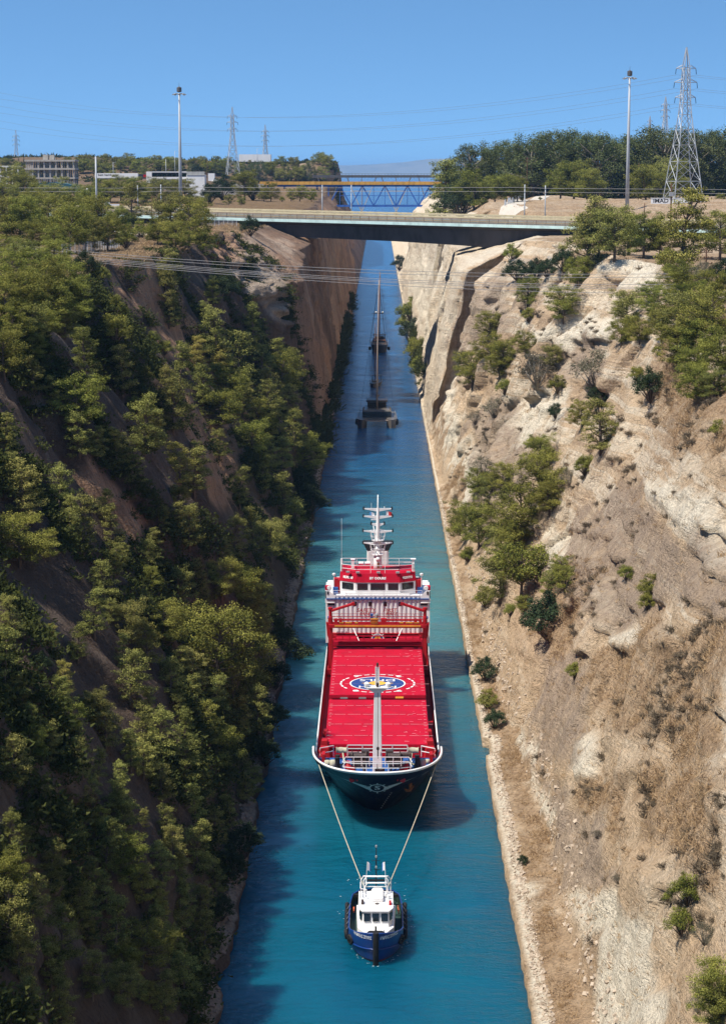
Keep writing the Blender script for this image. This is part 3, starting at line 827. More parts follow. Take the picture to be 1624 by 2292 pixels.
def bush_clumps(seed, n=16):
    g = random.Random(seed); cl, limbs = [], []
    for k in range(n):
        az = k * 2.4; rr = 0.42 * math.sqrt((k + .5) / n)
        t = Vector((math.cos(az) * rr, math.sin(az) * rr, 0.28 + 0.5 * (1 - (rr / .45) ** 2) * g.uniform(.6, 1.1)))
        limbs.append(([(0, 0, 0), t * 0.6, t], [.02, .012, .004]))
        r = g.uniform(.13, .20)
        cl.append((t, (r, r, r * .85)))
        for j in range(2):
            o = Vector((g.uniform(-1, 1), g.uniform(-1, 1), g.uniform(-.8, .7))) * r
            cl.append((t + o, (r * .55, r * .55, r * .5)))
    return cl, limbs

KINDS = {}
def make_kind(key, gen, mats, bark, leaf, seeds, **kw):
    out = []
    for s in seeds:
        cl, limbs = gen(s)
        tm = limbs_mesh('trunk', limbs, bark)
        for mt in mats:
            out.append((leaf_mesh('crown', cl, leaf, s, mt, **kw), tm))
    KINDS[key] = out
make_kind('tall', lambda s: pine_clumps(s, style='tall'), [M_pine], M_bark, 0.022, [1, 2, 3, 4, 5, 6, 7, 8])
KINDS['tall'].append((leaf_mesh('crown', pine_clumps(2, style='tall')[0], 0.022, 2, M_pine_y), KINDS['tall'][1][1]))
make_kind('round', lambda s: pine_clumps(s, style='round'), [M_pine_g], M_bark, 0.024, [11, 12, 13, 14, 15])
KINDS['round'].append((leaf_mesh('crown', pine_clumps(12, style='round')[0], 0.024, 12, M_pine), KINDS['round'][1][1]))
make_kind('umbrella', lambda s: pine_clumps(s, style='umbrella'), [M_pine_g], M_bark, 0.034, [21])
make_kind('cone', lambda s: pine_clumps(s, style='cone'), [M_pine], M_bark, 0.024, [31, 32])
make_kind('gum', gum_clumps, [M_gum], M_bark_p, 0.023, [41, 42, 43])
make_kind('bush', bush_clumps, [M_pine_g], M_bark, 0.036, [51, 52], per_area=24.0)
make_kind('darkbush', bush_clumps, [M_dark], M_bark, 0.036, [53, 54], per_area=26.0)
make_kind('greybush', bush_clumps, [M_grey], M_bark_p, 0.050, [55], flat=0.3)
make_kind('cypress', lambda s: ([((0, 0, .12 + .82 * k / 12), (.075 * math.sin(math.pi * (k + 1.6) / 14.5) + .02,) * 2 + (.07,)) for k in range(13)], [([(0, 0, 0), (0, 0, .9)], [.02, .004])]), [M_dark], M_bark, 0.03, [61])
KCOUNT = {k: 0 for k in KINDS}
WORD = {'tall': ('pine_tree', 'pine', 'tree'), 'round': ('pine_tree', 'pine', 'tree'), 'umbrella': ('pine_tree', 'umbrella shaped pine', 'tree'), 'cone': ('pine_tree', 'pointed conifer', 'tree'),
        'gum': ('eucalyptus_tree', 'eucalyptus', 'tree'), 'bush': ('green_bush', 'green bush', 'bush'), 'darkbush': ('dark_bush', 'dark green bush', 'bush'),
        'greybush': ('dry_bush', 'grey twiggy bush', 'bush'), 'cypress': ('cypress_tree', 'cypress', 'tree')}
PLANTS = []
def plant(kind, p, h, zone, wide=1.0, label=None, sink=0.02):
    me, tm = KINDS[kind][KCOUNT[kind] % len(KINDS[kind])]; KCOUNT[kind] += 1
    name, word, cat = WORD[kind]
    g = random.Random(len(PLANTS) * 13 + 5)
    o = empty(name, (p[0], p[1], p[2] - sink * h), g.uniform(0, 6.28))
    o.scale = (h * wide, h * wide, h)
    c = bpy.data.objects.new('crown', me); COL.objects.link(c); c.parent = o
    t = bpy.data.objects.new('trunk', tm); COL.objects.link(t); t.parent = o
    tag(o, label, cat)
    PLANTS.append(dict(o=o, kind=kind, zone=zone, p=Vector(p), h=h, label=label))
    return o
def plant_px(kind, px, py, hpx, zone, wide=1.0, label=None, sides=None):
    """a plant whose crown centre and height were measured on the photograph; it is rooted where that line of sight meets the land"""
    r = hit(px, py + 0.46 * hpx)
    if r is None: return
    p = r[0]
    dist = (p - CAM).dot(CROT @ Vector((0, 0, -1)))
    h = hpx * dist / F * (1.26 if zone == 'left slope' and kind not in ('bush', 'darkbush') else 1.4 if 'bush' in kind else 1.3 if zone == 'right bank' and kind == 'round' and py > 640 else 1.12)
    return plant(kind, p, h, zone, wide, label)

CROPS = {3: (0, 522.2, .505), 4: (803.4, 522.2, .505), 5: (0, 1193.6, .4593), 6: (895.2, 1193.6, .4488), 7: (0, 1715.8, .4593), 8: (895.2, 1715.8, .4488), 1: (0, 74.6, .505), 2: (803.4, 74.6, .505)}
def P(crop, kind, items, zone, wide=1.0):
    ox, oy, s = CROPS[crop]
    for it in items:
        x, y, h = it[:3]
        k = it[3] if len(it) > 3 else kind
        w = it[4] if len(it) > 4 else wide
        if k == 'P': k = random.choice(['tall', 'tall', 'tall', 'tall', 'cone', 'round'])
        plant_px(k, ox + x * s, oy + y * s, h * s, zone, w)
B_, D_, G_, C_, U_, O_ = 'bush', 'darkbush', 'greybush', 'cone', 'umbrella', 'round'
# left bank: the shelf along the rim, then the slope from top to bottom
P(3, O_, [(60, 200, 180), (380, 150, 100, D_), (440, 195, 75, B_), (120, 300, 200), (230, 330, 190), (30, 330, 170), (330, 350, 150), (130, 440, 180), (60, 420, 150), (20, 560, 200),
          (200, 240, 170), (240, 130, 150), (300, 250, 170), (100, 120, 130), (40, 100, 120), (180, 180, 150), (150, 520, 110), (200, 420, 120), (70, 330, 130), (350, 270, 70, G_), (290, 420, 110)], 'left rim')
P(3, 'P', [(375, 550, 170), (505, 340, 90, B_), (510, 440, 110, B_), (150, 650, 140), (230, 720, 110), (340, 790, 190), (350, 920, 170), (30, 900, 130), (545, 640, 180), (600, 780, 80, B_),
           (640, 880, 210), (740, 700, 130), (800, 630, 170), (770, 800, 200), (860, 1090, 180), (800, 1050, 160), (880, 1030, 140), (790, 1170, 80, B_), (740, 190, 150), (740, 290, 160),
           (750, 370, 110), (945, 270, 100), (1010, 250, 90, D_), (910, 380, 100), (960, 500, 200), (1120, 430, 140), (1110, 520, 100), (970, 620, 160), (1060, 640, 250), (1160, 620, 160),
           (980, 810, 140, O_, 1.3), (1200, 720, 160), (1250, 650, 150), (1150, 850, 150), (1240, 850, 140), (1300, 900, 150), (1160, 1090, 140), (1260, 1190, 150, C_, 1.4), (1200, 1000, 130),
           (970, 950, 110), (60, 1080, 140), (100, 1180, 220), (270, 1190, 190), (370, 1330, 200), (310, 1290, 150), (90, 1400, 180, O_, 1.2), (220, 1400, 110), (540, 1440, 90), (670, 1400, 120),
           (790, 1290, 130), (840, 1330, 160), (720, 1290, 100), (1040, 1370, 160), (1120, 1330, 150), (1200, 1390, 150), (1000, 1430, 100), (520, 980, 150), (500, 1330, 150), (1060, 1150, 150),
           (1340, 1000, 140), (1370, 1200, 120, D_), (1310, 1330, 180), (460, 1230, 120), (960, 260, 110, D_), (680, 470, 50, B_), (730, 515, 55, B_), (870, 560, 130), (1290, 620, 130), (1120, 950, 140),
           (1250, 1010, 140), (1330, 1120, 120, D_), (690, 900, 150), (430, 950, 120), (590, 1040, 160), (640, 640, 70, B_), (900, 700, 150), (1080, 780, 150), (410, 700, 100, B_), (1000, 700, 150), (1230, 560, 120), (1180, 760, 140), (1280, 780, 140)], 'left slope')
P(5, 'P', [(60, 310, 70, B_), (60, 440, 170), (30, 680, 260), (110, 780, 130), (250, 520, 100), (200, 640, 90, D_), (510, 260, 170), (560, 150, 130), (720, 150, 150), (745, 240, 100),
           (870, 330, 230), (700, 350, 100), (460, 420, 200), (540, 400, 110), (600, 600, 130), (1000, 370, 180), (1000, 510, 140), (1060, 620, 330), (720, 560, 200), (640, 740, 230), (730, 840, 120),
           (870, 640, 120), (840, 740, 180), (960, 820, 160), (870, 870, 120), (1290, 350, 130), (1260, 500, 200), (1400, 590, 180, D_), (1130, 850, 250), (1150, 950, 200), (310, 730, 140), (290, 830, 180),
           (460, 870, 130), (520, 960, 210), (690, 1010, 210), (900, 980, 160), (150, 950, 150), (240, 1030, 170), (150, 1060, 140), (90, 800, 150), (640, 1080, 170), (700, 1130, 160), (480, 1150, 130),
           (590, 1220, 130), (440, 1260, 130), (1230, 1230, 130), (1180, 1180, 140), (900, 1150, 200), (1060, 1080, 180), (1200, 700, 250), (1250, 900, 200), (780, 1000, 200), (1180, 300, 170), (1080, 260, 160),
           (960, 240, 150), (620, 470, 170), (380, 560, 160), (800, 480, 180), (940, 690, 170), (1050, 830, 170), (1220, 420, 160), (1340, 700, 130, D_), (1320, 900, 130, D_), (60, 1150, 220), (330, 930, 160), (1010, 960, 180), (400, 1120, 170), (790, 1240, 160), (980, 1240, 170), (1290, 1080, 120, D_)], 'left slope')
P(7, 'P', [(50, 330, 160), (220, 200, 130), (310, 290, 160), (370, 380, 160), (560, 200, 180), (610, 260, 200), (500, 320, 160), (520, 420, 220), (600, 480, 190), (250, 520, 210), (270, 600, 150),
           (700, 260, 80), (1040, 320, 160), (960, 420, 210), (1050, 560, 140), (790, 490, 160), (770, 670, 150), (950, 200, 160), (1200, 120, 120), (60, 800, 310), (100, 950, 210), (570, 810, 220),
           (440, 830, 130), (600, 950, 130), (850, 900, 170), (990, 970, 110), (590, 1090, 160), (680, 1080, 130), (800, 1140, 190), (730, 1120, 110), (140, 1170, 190), (290, 1190, 210), (300, 860, 250),
           (250, 1000, 210), (700, 900, 200), (880, 700, 200), (900, 1050, 200), (450, 1050, 200), (1190, 380, 150, D_), (1120, 480, 130, D_), (430, 600, 200), (160, 680, 200), (690, 600, 180), (380, 700, 200),
           (850, 420, 170), (870, 570, 170), (980, 690, 170), (1000, 830, 160), (770, 800, 180), (520, 640, 180), (130, 430, 170), (400, 220, 160), (820, 320, 160), (1080, 700, 110, D_), (30, 560, 180), (1120, 250, 150)], 'left slope')
# right bank
P(4, O_, [(745, 280, 100), (750, 370, 55, B_), (905, 340, 130), (905, 130, 95, D_), (1010, 40, 290, 'tall', 1.1), (965, 190, 120), (1130, 30, 200), (1260, 30, 170), (1430, 20, 330, 'tall', 1.05), (1330, 40, 150), (1190, 10, 190, 'tall', 1.1), (1060, 20, 170), (1595, 30, 190),
          (700, 175, 80, D_, 1.3), (780, 170, 80, D_, 1.3), (830, 165, 70, D_), (675, 95, 65, B_), (580, 430, 95), (1180, 370, 130), (1300, 330, 110), (1390, 250, 120), (1440, 220, 140), (1290, 280, 80), (1560, 290, 140),
          (1440, 430, 180), (1560, 420, 200), (1410, 540, 160), (1600, 560, 160), (1500, 520, 170), (1490, 700, 140), (1570, 690, 100), (1290, 690, 130, D_), (1230, 630, 55, B_), (1590, 875, 65, B_),
          (580, 530, 100), (640, 560, 100), (735, 510, 85), (500, 630, 130), (620, 610, 90), (790, 620, 150, G_), (855, 565, 80), (645, 690, 60, B_), (880, 680, 70, B_), (600, 780, 85, G_), (870, 795, 60, D_),
          (515, 820, 60, G_), (1050, 620, 170, G_), (1060, 730, 85, D_), (985, 820, 90), (1070, 880, 220, 'tall', 1.2), (1000, 1040, 80, B_), (800, 1000, 120), (550, 1040, 90, G_), (525, 1120, 90), (640, 1110, 110),
          (800, 1120, 170), (930, 1090, 75, G_), (590, 1180, 120), (470, 1300, 130), (530, 1330, 150), (720, 1290, 200), (840, 1200, 120), (690, 1380, 140), (630, 1400, 120), (480, 1430, 55, B_),
          (1480, 330, 130), (1340, 430, 120), (1520, 180, 90, G_), (1370, 130, 90, B_), (1600, 180, 90, D_), (1240, 450, 90), (1480, 610, 120), (1160, 460, 90), (230, 350, 90, B_), (235, 450, 100, D_), (260, 520, 80, B_), (215, 400, 80, B_), (265, 590, 60, B_), (180, 140, 60, D_)], 'right bank')
P(6, O_, [(340, 120, 55, B_), (600, 240, 280, U_, 0.95), (500, 270, 190), (800, 190, 95), (820, 250, 100), (760, 270, 95), (620, 370, 75), (550, 390, 55, B_), (420, 330, 85, B_), (745, 440, 210, D_, 1.1), (1125, 205, 65, B_), (1250, 280, 105, B_),
          (1230, 350, 75, B_), (425, 690, 105, D_), (435, 840, 85, B_), (470, 935, 85, D_), (870, 695, 75, B_)], 'right bank')
P(8, B_, [(1430, 630, 140), (1400, 790, 120), (1590, 1150, 220, O_), (1560, 1240, 180, O_), (1480, 1190, 85, G_), (610, 470, 45, D_), (1085, 560, 50, G_), (980, 340, 45, G_), (1515, 840, 110, G_), (1350, 660, 70)], 'right bank')

# the shelf and the land behind it, left of the motorway
P(1, O_, [(50, 680, 140), (110, 710, 130), (180, 740, 110), (90, 850, 190), (210, 830, 160), (250, 760, 130), (330, 760, 120), (400, 770, 130), (340, 850, 170), (450, 850, 190), (310, 890, 190), (380, 900, 140),
          (480, 900, 130), (150, 920, 130), (240, 930, 110), (30, 850, 190), (590, 780, 170, 'tall'), (560, 920, 75, B_), (625, 880, 65, B_), (700, 890, 110), (760, 850, 190), (840, 880, 190), (870, 800, 110), (900, 930, 90),
          (1110, 865, 75, D_), (570, 840, 60, D_), (780, 920, 130), (270, 700, 90), (20, 760, 150), (150, 790, 130), (520, 850, 110)], 'left shelf')
def band(kind, crop, items, zone, y, wide=1.0):
    ox, oy, s = CROPS[crop]
    for it in items:
        cx, top, base = it[:3]; k = it[3] if len(it) > 3 else kind; yy = it[4] if len(it) > 4 else y
        yy = yy + random.uniform(-0.02, 0.02) * yy
        b = at_y(ox + cx * s, oy + base * s, yy); t = at_y(ox + cx * s, oy + top * s, yy)
        z = drop(b.x, b.y)
        plant(k, (b.x, b.y, z), max(1.5, t.z - z), zone, wide)
PLB = 0
band(O_, 1, [(535, 635, 745), (490, 650, 740), (600, 640, 740), (700, 645, 750), (650, 660, 750), (760, 650, 740), (450, 650, 710), (400, 670, 730, D_), (640, 700, 790), (820, 650, 730), (1015, 715, 785), (1070, 725, 785), (900, 720, 755, B_), (930, 650, 720, D_)], 'left road', 800)
band(O_, 1, [(1085, 615, 730), (1200, 665, 770), (1330, 675, 770), (1170, 690, 760), (1290, 690, 770), (985, 610, 665, D_), (1380, 690, 790), (1120, 640, 740, B_), (1250, 720, 780, B_)], 'left road', 870)
HILL = [(370, 555, 620), (460, 535, 600), (520, 545, 600), (580, 545, 600), (650, 550, 605), (745, 550, 610), (860, 552, 615), (800, 560, 605), (700, 560, 610), (900, 545, 590), (420, 560, 610), (1150, 558, 655, 'gum'), (1100, 575, 650, 'gum'), (1260, 575, 635, C_), (1370, 572, 655, 'gum'),
        (1420, 527, 570), (1450, 537, 600), (1360, 530, 555, D_), (1060, 570, 625), (1200, 565, 630), (960, 545, 585), (1010, 548, 595), (1430, 590, 655), (85, 545, 600, 'cypress'), (108, 542, 600, 'cypress'), (30, 555, 615), (300, 550, 595), (340, 560, 605), (1310, 590, 655), (1240, 600, 655),
        (540, 560, 610), (610, 560, 615), (770, 570, 625), (930, 570, 615), (980, 560, 605), (1290, 545, 570, D_), (1330, 600, 660)]
gh = random.Random(99)
for k in range(58): 
    x = 10 + 1420 * (k + gh.random()) / 58; bs = gh.uniform(575, 650); HILL.append((x, bs - gh.uniform(30, 58), bs, gh.choice([O_, O_, 'gum', 'tall', D_, C_])))
for it in HILL:
    ox, oy, sc = CROPS[1]; k = it[3] if len(it) > 3 else O_
    for dy_ in (0, 6, 12, 20):
        r = hit(ox + it[0] * sc, oy + it[2] * sc + dy_)
        if r is not None and r[0].y < 2100: break
    if r is None or r[0].y > 2100: continue
    plant(k, r[0], (it[2] - it[1]) * sc * r[0].y / F * 0.85 + 0.8, 'left hill', 1.1)
band('gum', 2, [(425, 590, 660, O_), (490, 495, 650), (540, 508, 655), (600, 482, 650), (660, 480, 660), (720, 498, 670), (770, 448, 690), (840, 440, 695), (910, 432, 695), (960, 440, 700), (1010, 455, 700), (1050, 448, 705), (1130, 468, 705), (1160, 455, 700), (1200, 470, 700), (1240, 458, 700),
                (1290, 418, 705), (1350, 425, 705), (1400, 450, 700), (1480, 440, 705), (1540, 430, 725), (1590, 438, 725), (1620, 430, 725), (690, 520, 670), (805, 500, 690), (880, 490, 695), (1090, 500, 705), (1440, 520, 705)], 'right wood', 830, 1.25)
band(O_, 2, [(378, 562, 660, C_), (450, 620, 690, D_), (510, 615, 695), (650, 625, 740), (600, 640, 740), (560, 660, 735), (700, 640, 735), (950, 572, 720), (890, 590, 715), (1010, 600, 715), (1270, 590, 660), (1440, 690, 740, B_), (1370, 560, 690), (1330, 620, 710), (1420, 640, 720), (720, 765, 790, B_), (800, 755, 795, B_), (1410, 730, 760, D_), (1600, 700, 740, B_)], 'right wood', 745)

# ---- every plant gets a label that finds it
ORD = ('lowest second third fourth fifth sixth seventh eighth ninth tenth eleventh twelfth thirteenth fourteenth fifteenth sixteenth seventeenth eighteenth nineteenth twentieth '
       + ' '.join('twenty-' + q for q in 'first second third fourth fifth sixth seventh eighth ninth'.split()) + ' thirtieth ' + ' '.join('thirty-' + q for q in 'first second third fourth fifth sixth seventh eighth ninth'.split())).split()
LAND = [(140, 'the bottom edge'), (154, 'open water nearest'), (163, "the tug's bow"), (171, "the tug's wheelhouse"), (181, "the tug's stern"), (192, 'the towlines'), (203, "the ship's bow"), (214, "the ship's forecastle"), (224, 'the front hatch'), (235, 'the hatch gap'),
        (247, 'the hatch emblem'), (260, 'the red gantry'), (272, "the ship's wheelhouse"), (290, "the ship's stern"), (315, "the ship's wake"), (350, 'open water beyond'), (400, 'mid open water'), (455, 'the turquoise water'), (520, "the catamaran's approach"), (600, 'the catamaran'), (2500, 'the farthest boats')]
def lm(y):
    for u_, t in LAND:
        if y < u_: return t
YEL = {M_pine_y.name}
GROUPN = {'left slope': 'plants on the left slope', 'left rim': 'plants along the left rim', 'right bank': 'plants on the right bank', 'left shelf': 'pines on the left shelf', 'left road': 'trees by the left road', 'left hill': 'trees of the far left hill', 'right wood': 'trees of the right hand wood'}
def label_plants():
    from collections import defaultdict
    cells = defaultdict(list)
    def adj(d):
        if d['kind'] in ('tall', 'round'): return 'yellowish ' if d['o'].children[0].data.materials[0].name in YEL else 'green '
        return ''
    for d in PLANTS:
        z = d['zone']; px = project([d['p']])[0]
        d['px'], d['py'] = px
        w = WORD[d['kind']][1]
        if z in ('left slope', 'left rim', 'right bank'): key = (z, lm(d['p'].y), w)
        elif z == 'left hill':
            hl = [(60, 'by the open shed'), (175, 'behind the unfinished building'), (312, 'behind the white trailer'), (412, 'behind the white building'), (500, 'right of the left mast'), (548, 'at the larger left pylon'), (612, 'at the smaller left pylon'), (690, 'left of the pale cliff'), (2000, 'at its right end')]
            key = (z, next(t for a, t in hl if px[0] < a), w)
        elif z == 'left shelf':
            key = (z, 'front' if d['p'].y < 400 else 'middle' if d['p'].y < 460 else 'back', w)
        else: key = (z, '', w)
        cells[key].append(d)
    for (z, k, w), L in cells.items():
        if z in ('left slope', 'left rim', 'right bank'):
            L.sort(key=lambda d: d['p'].z)
            side = 'left slope' if z == 'left slope' else 'left rim' if z == 'left rim' else 'right bank'
            for i, d in enumerate(L):
                pos = 'only one' if len(L) == 1 else 'lowest one' if i == 0 else ORD[i] + ' one up'
                d['o']['label'] = f"{adj(d)}{w}, {pos} on the {side} level with {k}"
        else:
            L.sort(key=lambda d: d['px'])
            for i, d in enumerate(L):
                pos = 'leftmost one' if i == 0 else ORD[i] + ' from the left'
                where = {'left hill': f'on the far hill {k}', 'left shelf': f'in the {k} row on the left shelf', 'left road': 'by the road left of the bridge', 'right wood': 'in the wood on the right'}[z]
                d['o']['label'] = f"{adj(d)}{w}, {pos} {where}"
        for d in L: d['o']['group'] = GROUPN[z]
label_plants()
# ------------------------------------------------------------------ ground cover that nobody could count
M_drygrass = leaf_material('dry grass blades', (0.30, 0.20, 0.11), (0.56, 0.40, 0.23), 0.25, 0.2)
M_under = leaf_material('undergrowth leaves', (0.03, 0.04, 0.014), (0.085, 0.09, 0.028), 0.2, 0.2)
M_scrub = leaf_material('thorny scrub twigs', (0.105, 0.085, 0.062), (0.22, 0.175, 0.115), 0.2, 0.2)
def surface_points(co, T, cond, n, seed):
    """random places on a bank, as many per square metre everywhere the condition holds"""
    g = np.random.default_rng(seed)
    a = co[1:, 1:] - co[:-1, :-1]; b = co[1:, :-1] - co[:-1, 1:]
    w = np.linalg.norm(np.cross(a, b), axis=-1) * cond[:-1, :-1]
    w = w.ravel() / w.sum()
    idx = g.choice(len(w), n, p=w)
    r, c = np.unravel_index(idx, (co.shape[0] - 1, co.shape[1] - 1))
    u, v = g.random(n)[:, None], g.random(n)[:, None]
    return (co[r, c] * (1 - u) + co[r + 1, c] * u) * (1 - v) + (co[r, c + 1] * (1 - u) + co[r + 1, c + 1] * u) * v
def tufts(name, pts, mat, size, blades, seed, spread=0.5, tall=1.0, wide=0.16):
    g = np.random.default_rng(seed); n = len(pts)
    s = size * g.uniform(0.5, 1.5, n)
    base = np.repeat(pts, blades, 0); sz = np.repeat(s, blades)[:, None]; N = len(base)
    d = g.normal(size=(N, 3)); d[:, 2] = np.abs(d[:, 2]) * tall + 0.25; d /= np.linalg.norm(d, axis=1)[:, None]
    off = g.normal(size=(N, 3)) * spread * sz * np.array([1, 1, 0.3])
    side = np.cross(d, g.normal(size=(N, 3))); side /= np.linalg.norm(side, axis=1)[:, None]
    p0 = base + off; L = sz * g.uniform(0.6, 1.2, N)[:, None]
    w = side * sz * wide
    co = np.stack([p0 - w, p0 + w, p0 + d * L + w * 0.3, p0 + d * L - w * 0.3], 1).reshape(-1, 3)
    me = bpy.data.meshes.new(name)
    me.vertices.add(4 * N); me.vertices.foreach_set('co', co.astype(np.float32).ravel())
    me.loops.add(4 * N); me.loops.foreach_set('vertex_index', np.arange(4 * N, dtype=np.int32))
    me.polygons.add(N); me.polygons.foreach_set('loop_start', np.arange(0, 4 * N, 4, dtype=np.int32))
    me.update(calc_edges=True)
    t = np.clip(np.repeat(g.random(n), blades) * 0.6 + g.random(N) * 0.4, 0, 1)
    at = me.attributes.new('tint', 'FLOAT', 'POINT'); at.data.foreach_set('value', np.repeat(t, 4).astype(np.float32))
    return link_mesh(name, me, mat)
yR, yL = coR[..., 1], coL[..., 1]
patch = lambda c, s, k: ss(-0.1, 0.5, fbm(c[..., 1] / s, c[..., 2] / s, c[..., 0] / s + k, 4))
cond = (yR > 95) & (yR < 420) & (TR > 0.36) & (TR < 9)
pts = surface_points(coR, TR, cond * (0.03 + grassR ** 2 * (0.15 + patch(coR, 5, 3.0) ** 1.5)), 10500, 5)
go = tufts('dry_grass', pts, M_drygrass, 0.40, 15, 6, 0.6, 0.9, 0.055)
tag(go, 'tufts of dry brown grass scattered over the pale right bank', 'grass', kind='stuff')
pts = surface_points(coR, TR, cond * (TR > 1.1) * patch(coR, 9, 8.0) * (0.25 + grassR), 800, 8)
so = tufts('thorn_scrub', pts, M_scrub, 0.48, 120, 9, 0.45, 0.55, 0.05)
tag(so, 'small grey brown scrub dotted over the pale right bank', 'scrub', kind='stuff')
cond = (yL > 95) & (yL < 500) & (TL > 0.6) & (TL < 5.2)
pts = surface_points(coL, TL, cond * patch(coL, 11, 1.0) * (1 - 0.85 * np.clip(bareL, 0, 1)), 8000, 15)
uo = tufts('undergrowth', pts, M_under, 0.30, 100, 16, 2.1, 0.5, 0.30)
tag(uo, 'dark low undergrowth between the pines on the shaded left slope', 'undergrowth', kind='stuff')
cond = (yL > 200) & (yL < 640) & (TL > 4.9) & (TL < 30)
pts = surface_points(coL, TL, cond * 1.0, 5000, 25)
lo_ = tufts('dry_grass', pts, M_drygrass, 0.5, 12, 26, 0.6, 0.9, 0.07)
tag(lo_, 'dry straw coloured grass on the shelf above the left slope', 'grass', kind='stuff')
# rubble along the quays
M_stone = paint('pale rubble stone', (0.46, 0.37, 0.28), 0.95, 0.35, 2.0, 0.1)
def rubble(name, co, T, cond, n, size, seed, mat):
    pts = surface_points(co, T, cond, n, seed)
    g = np.random.default_rng(seed + 1)
    V, Fc = [], []
    base = np.array([(-1, -1, -1), (1, -1, -1), (1, 1, -1), (-1, 1, -1), (-.8, -.8, .8), (.9, -.7, .7), (.7, .9, .9), (-.9, .7, .6)])
    q = [(3, 2, 1, 0), (4, 5, 6, 7), (0, 1, 5, 4), (1, 2, 6, 5), (2, 3, 7, 6), (3, 0, 4, 7)]
    allv = []
    for p in pts:
        s = size * g.uniform(0.35, 1.3) * g.uniform(0.6, 1.1, 3) * np.array([1, 1, .7])
        M = np.array(Euler(g.uniform(-.6, 3, 3)).to_matrix())
        allv.append(((base + g.normal(size=(8, 3)) * 0.18) * s) @ M.T + p)
    V = np.concatenate(allv); f = np.concatenate([np.array(q) + 8 * i for i in range(len(pts))])
    me = bpy.data.meshes.new(name); me.from_pydata(V.tolist(), [], f.tolist()); me.update()
    return link_mesh(name, me, mat)
r1 = rubble('rubble', coR, TR, (yR > 100) & (yR < 420) & (TR > 0.04) & (TR < 0.34), 2600, 0.16, 3, M_stone)
tag(r1, 'broken pale stones along the edge of the right quay', 'rubble', kind='stuff')
r2 = rubble('rubble', coR, TR, (yR > 100) & (yR < 330) & (TR > 0.9) & (TR < 1.35), 900, 0.2, 13, M_stone)
tag(r2, 'loose pale stones fallen at the foot of the right cliff', 'rubble', kind='stuff')
M_stone_d = paint('brown rubble stone', (0.26, 0.19, 0.15), 0.95, 0.35, 2.0, 0.1)
r3 = rubble('rubble', coL, TL, (yL > 100) & (yL < 420) & (TL > 0.03) & (TL < 0.9), 1500, 0.22, 23, M_stone_d)
tag(r3, 'brown broken stones along the shaded left waterline', 'rubble', kind='stuff')

# the far hill's scrub and the strip of greenery at the foot of the far walls
yy_, xx_ = coL[..., 1], coL[..., 0]
cond = (yy_ > 1340) & (yy_ < 1700) & (xx_ > -420) & (TL > 5) & (fbm(xx_ / 40, yy_ / 40, 5.0, 3) > -0.25)
pts = surface_points(coL, TL, cond * 1.0, 2600, 45)
mo = tufts('maquis', pts[:1500], M_under, 2.2, 16, 46, 0.55, 0.7, 0.22)
tag(mo, 'dark scrub covering the slope of the far left hill', 'scrub', kind='stuff')
cond = (yL > 480) & (yL < 1000) & (TL > 0.5) & (TL < 1.5) * (fbm(yL / 14, TL, 3.0, 3) > -0.2)
pts = surface_points(coL, TL, cond * 1.0, 900, 55)
tag(tufts('bank_greenery', pts, M_under, 1.3, 40, 56, 0.7, 0.6, 0.10), 'dark greenery hanging at the foot of the far left wall', 'greenery', kind='stuff')
cond = (yR > 600) & (yR < 760) & (TR > 0.5) & (TR < 1.7) * (fbm(yR / 14, TR, 3.0, 3) > 0.0)
pts = surface_points(coR, TR, cond * 1.0, 300, 57)
tag(tufts('bank_greenery', pts, M_under, 1.1, 40, 58, 0.7, 0.6, 0.10), 'green strip at the foot of the pale far right wall', 'greenery', kind='stuff')
# ------------------------------------------------------------------ vessels
M_navy = paint('navy hull paint', (0.004, 0.008, 0.030), 0.4, 0.3, 0.8, 0.22, rust=0.25)
M_boot = paint('red underwater paint', (0.16, 0.03, 0.025), 0.6, 0.4, 1.0)
M_red = paint('red deck paint', (0.45, 0.007, 0.028), 0.65, 0.2, 0.6, 0.08)
M_dred = paint('dark red machinery paint', (0.40, 0.010, 0.016), 0.55, 0.35, 1.0, 0.2)  # a slightly darker red of its own beside the deck red
M_white = paint('white ship paint', (0.82, 0.81, 0.80), 0.4, 0.12, 0.9, 0.4)
M_whiter = paint('rust streaked white paint', (0.74, 0.72, 0.70), 0.45, 0.15, 0.9, 0.4, rust=0.3)
M_seam = paint('worn white marking paint', (0.66, 0.33, 0.35), 0.6, 0.25, 3.0)
M_blue = paint('blue deck paint', (0.02, 0.09, 0.30), 0.55, 0.35, 1.0)
M_black = paint('black rubber and paint', (0.016, 0.016, 0.018), 0.7, 0.4, 2.0, 0.3)
M_mach = paint('greasy brown machinery', (0.055, 0.035, 0.03), 0.5, 0.5, 3.0, 0.4)
M_yellow = paint('orange yellow paint', (0.62, 0.28, 0.03), 0.5, 0.3, 1.0)
M_rope = paint('pale rope', (0.46, 0.44, 0.33), 0.9, 0.25, 4.0, 0.1)
M_glass = paint('dark tinted window glass', (0.012, 0.016, 0.02), 0.06, 0.1, 1.0, 0.6)
M_emb = paint('emblem blue', (0.012, 0.05, 0.22), 0.5, 0.2, 1.0)
M_gold = paint('emblem yellow', (0.72, 0.42, 0.05), 0.5, 0.2, 1.0)
M_grey = paint('grey steel', (0.30, 0.31, 0.32), 0.45, 0.25, 1.5, 0.4)
M_rust = paint('rusty steel', (0.22, 0.09, 0.035), 0.8, 0.4, 3.0, 0.2)
M_flag = paint('flag cloth white', (0.78, 0.79, 0.82), 0.8, 0.05, 1.0, 0.1)
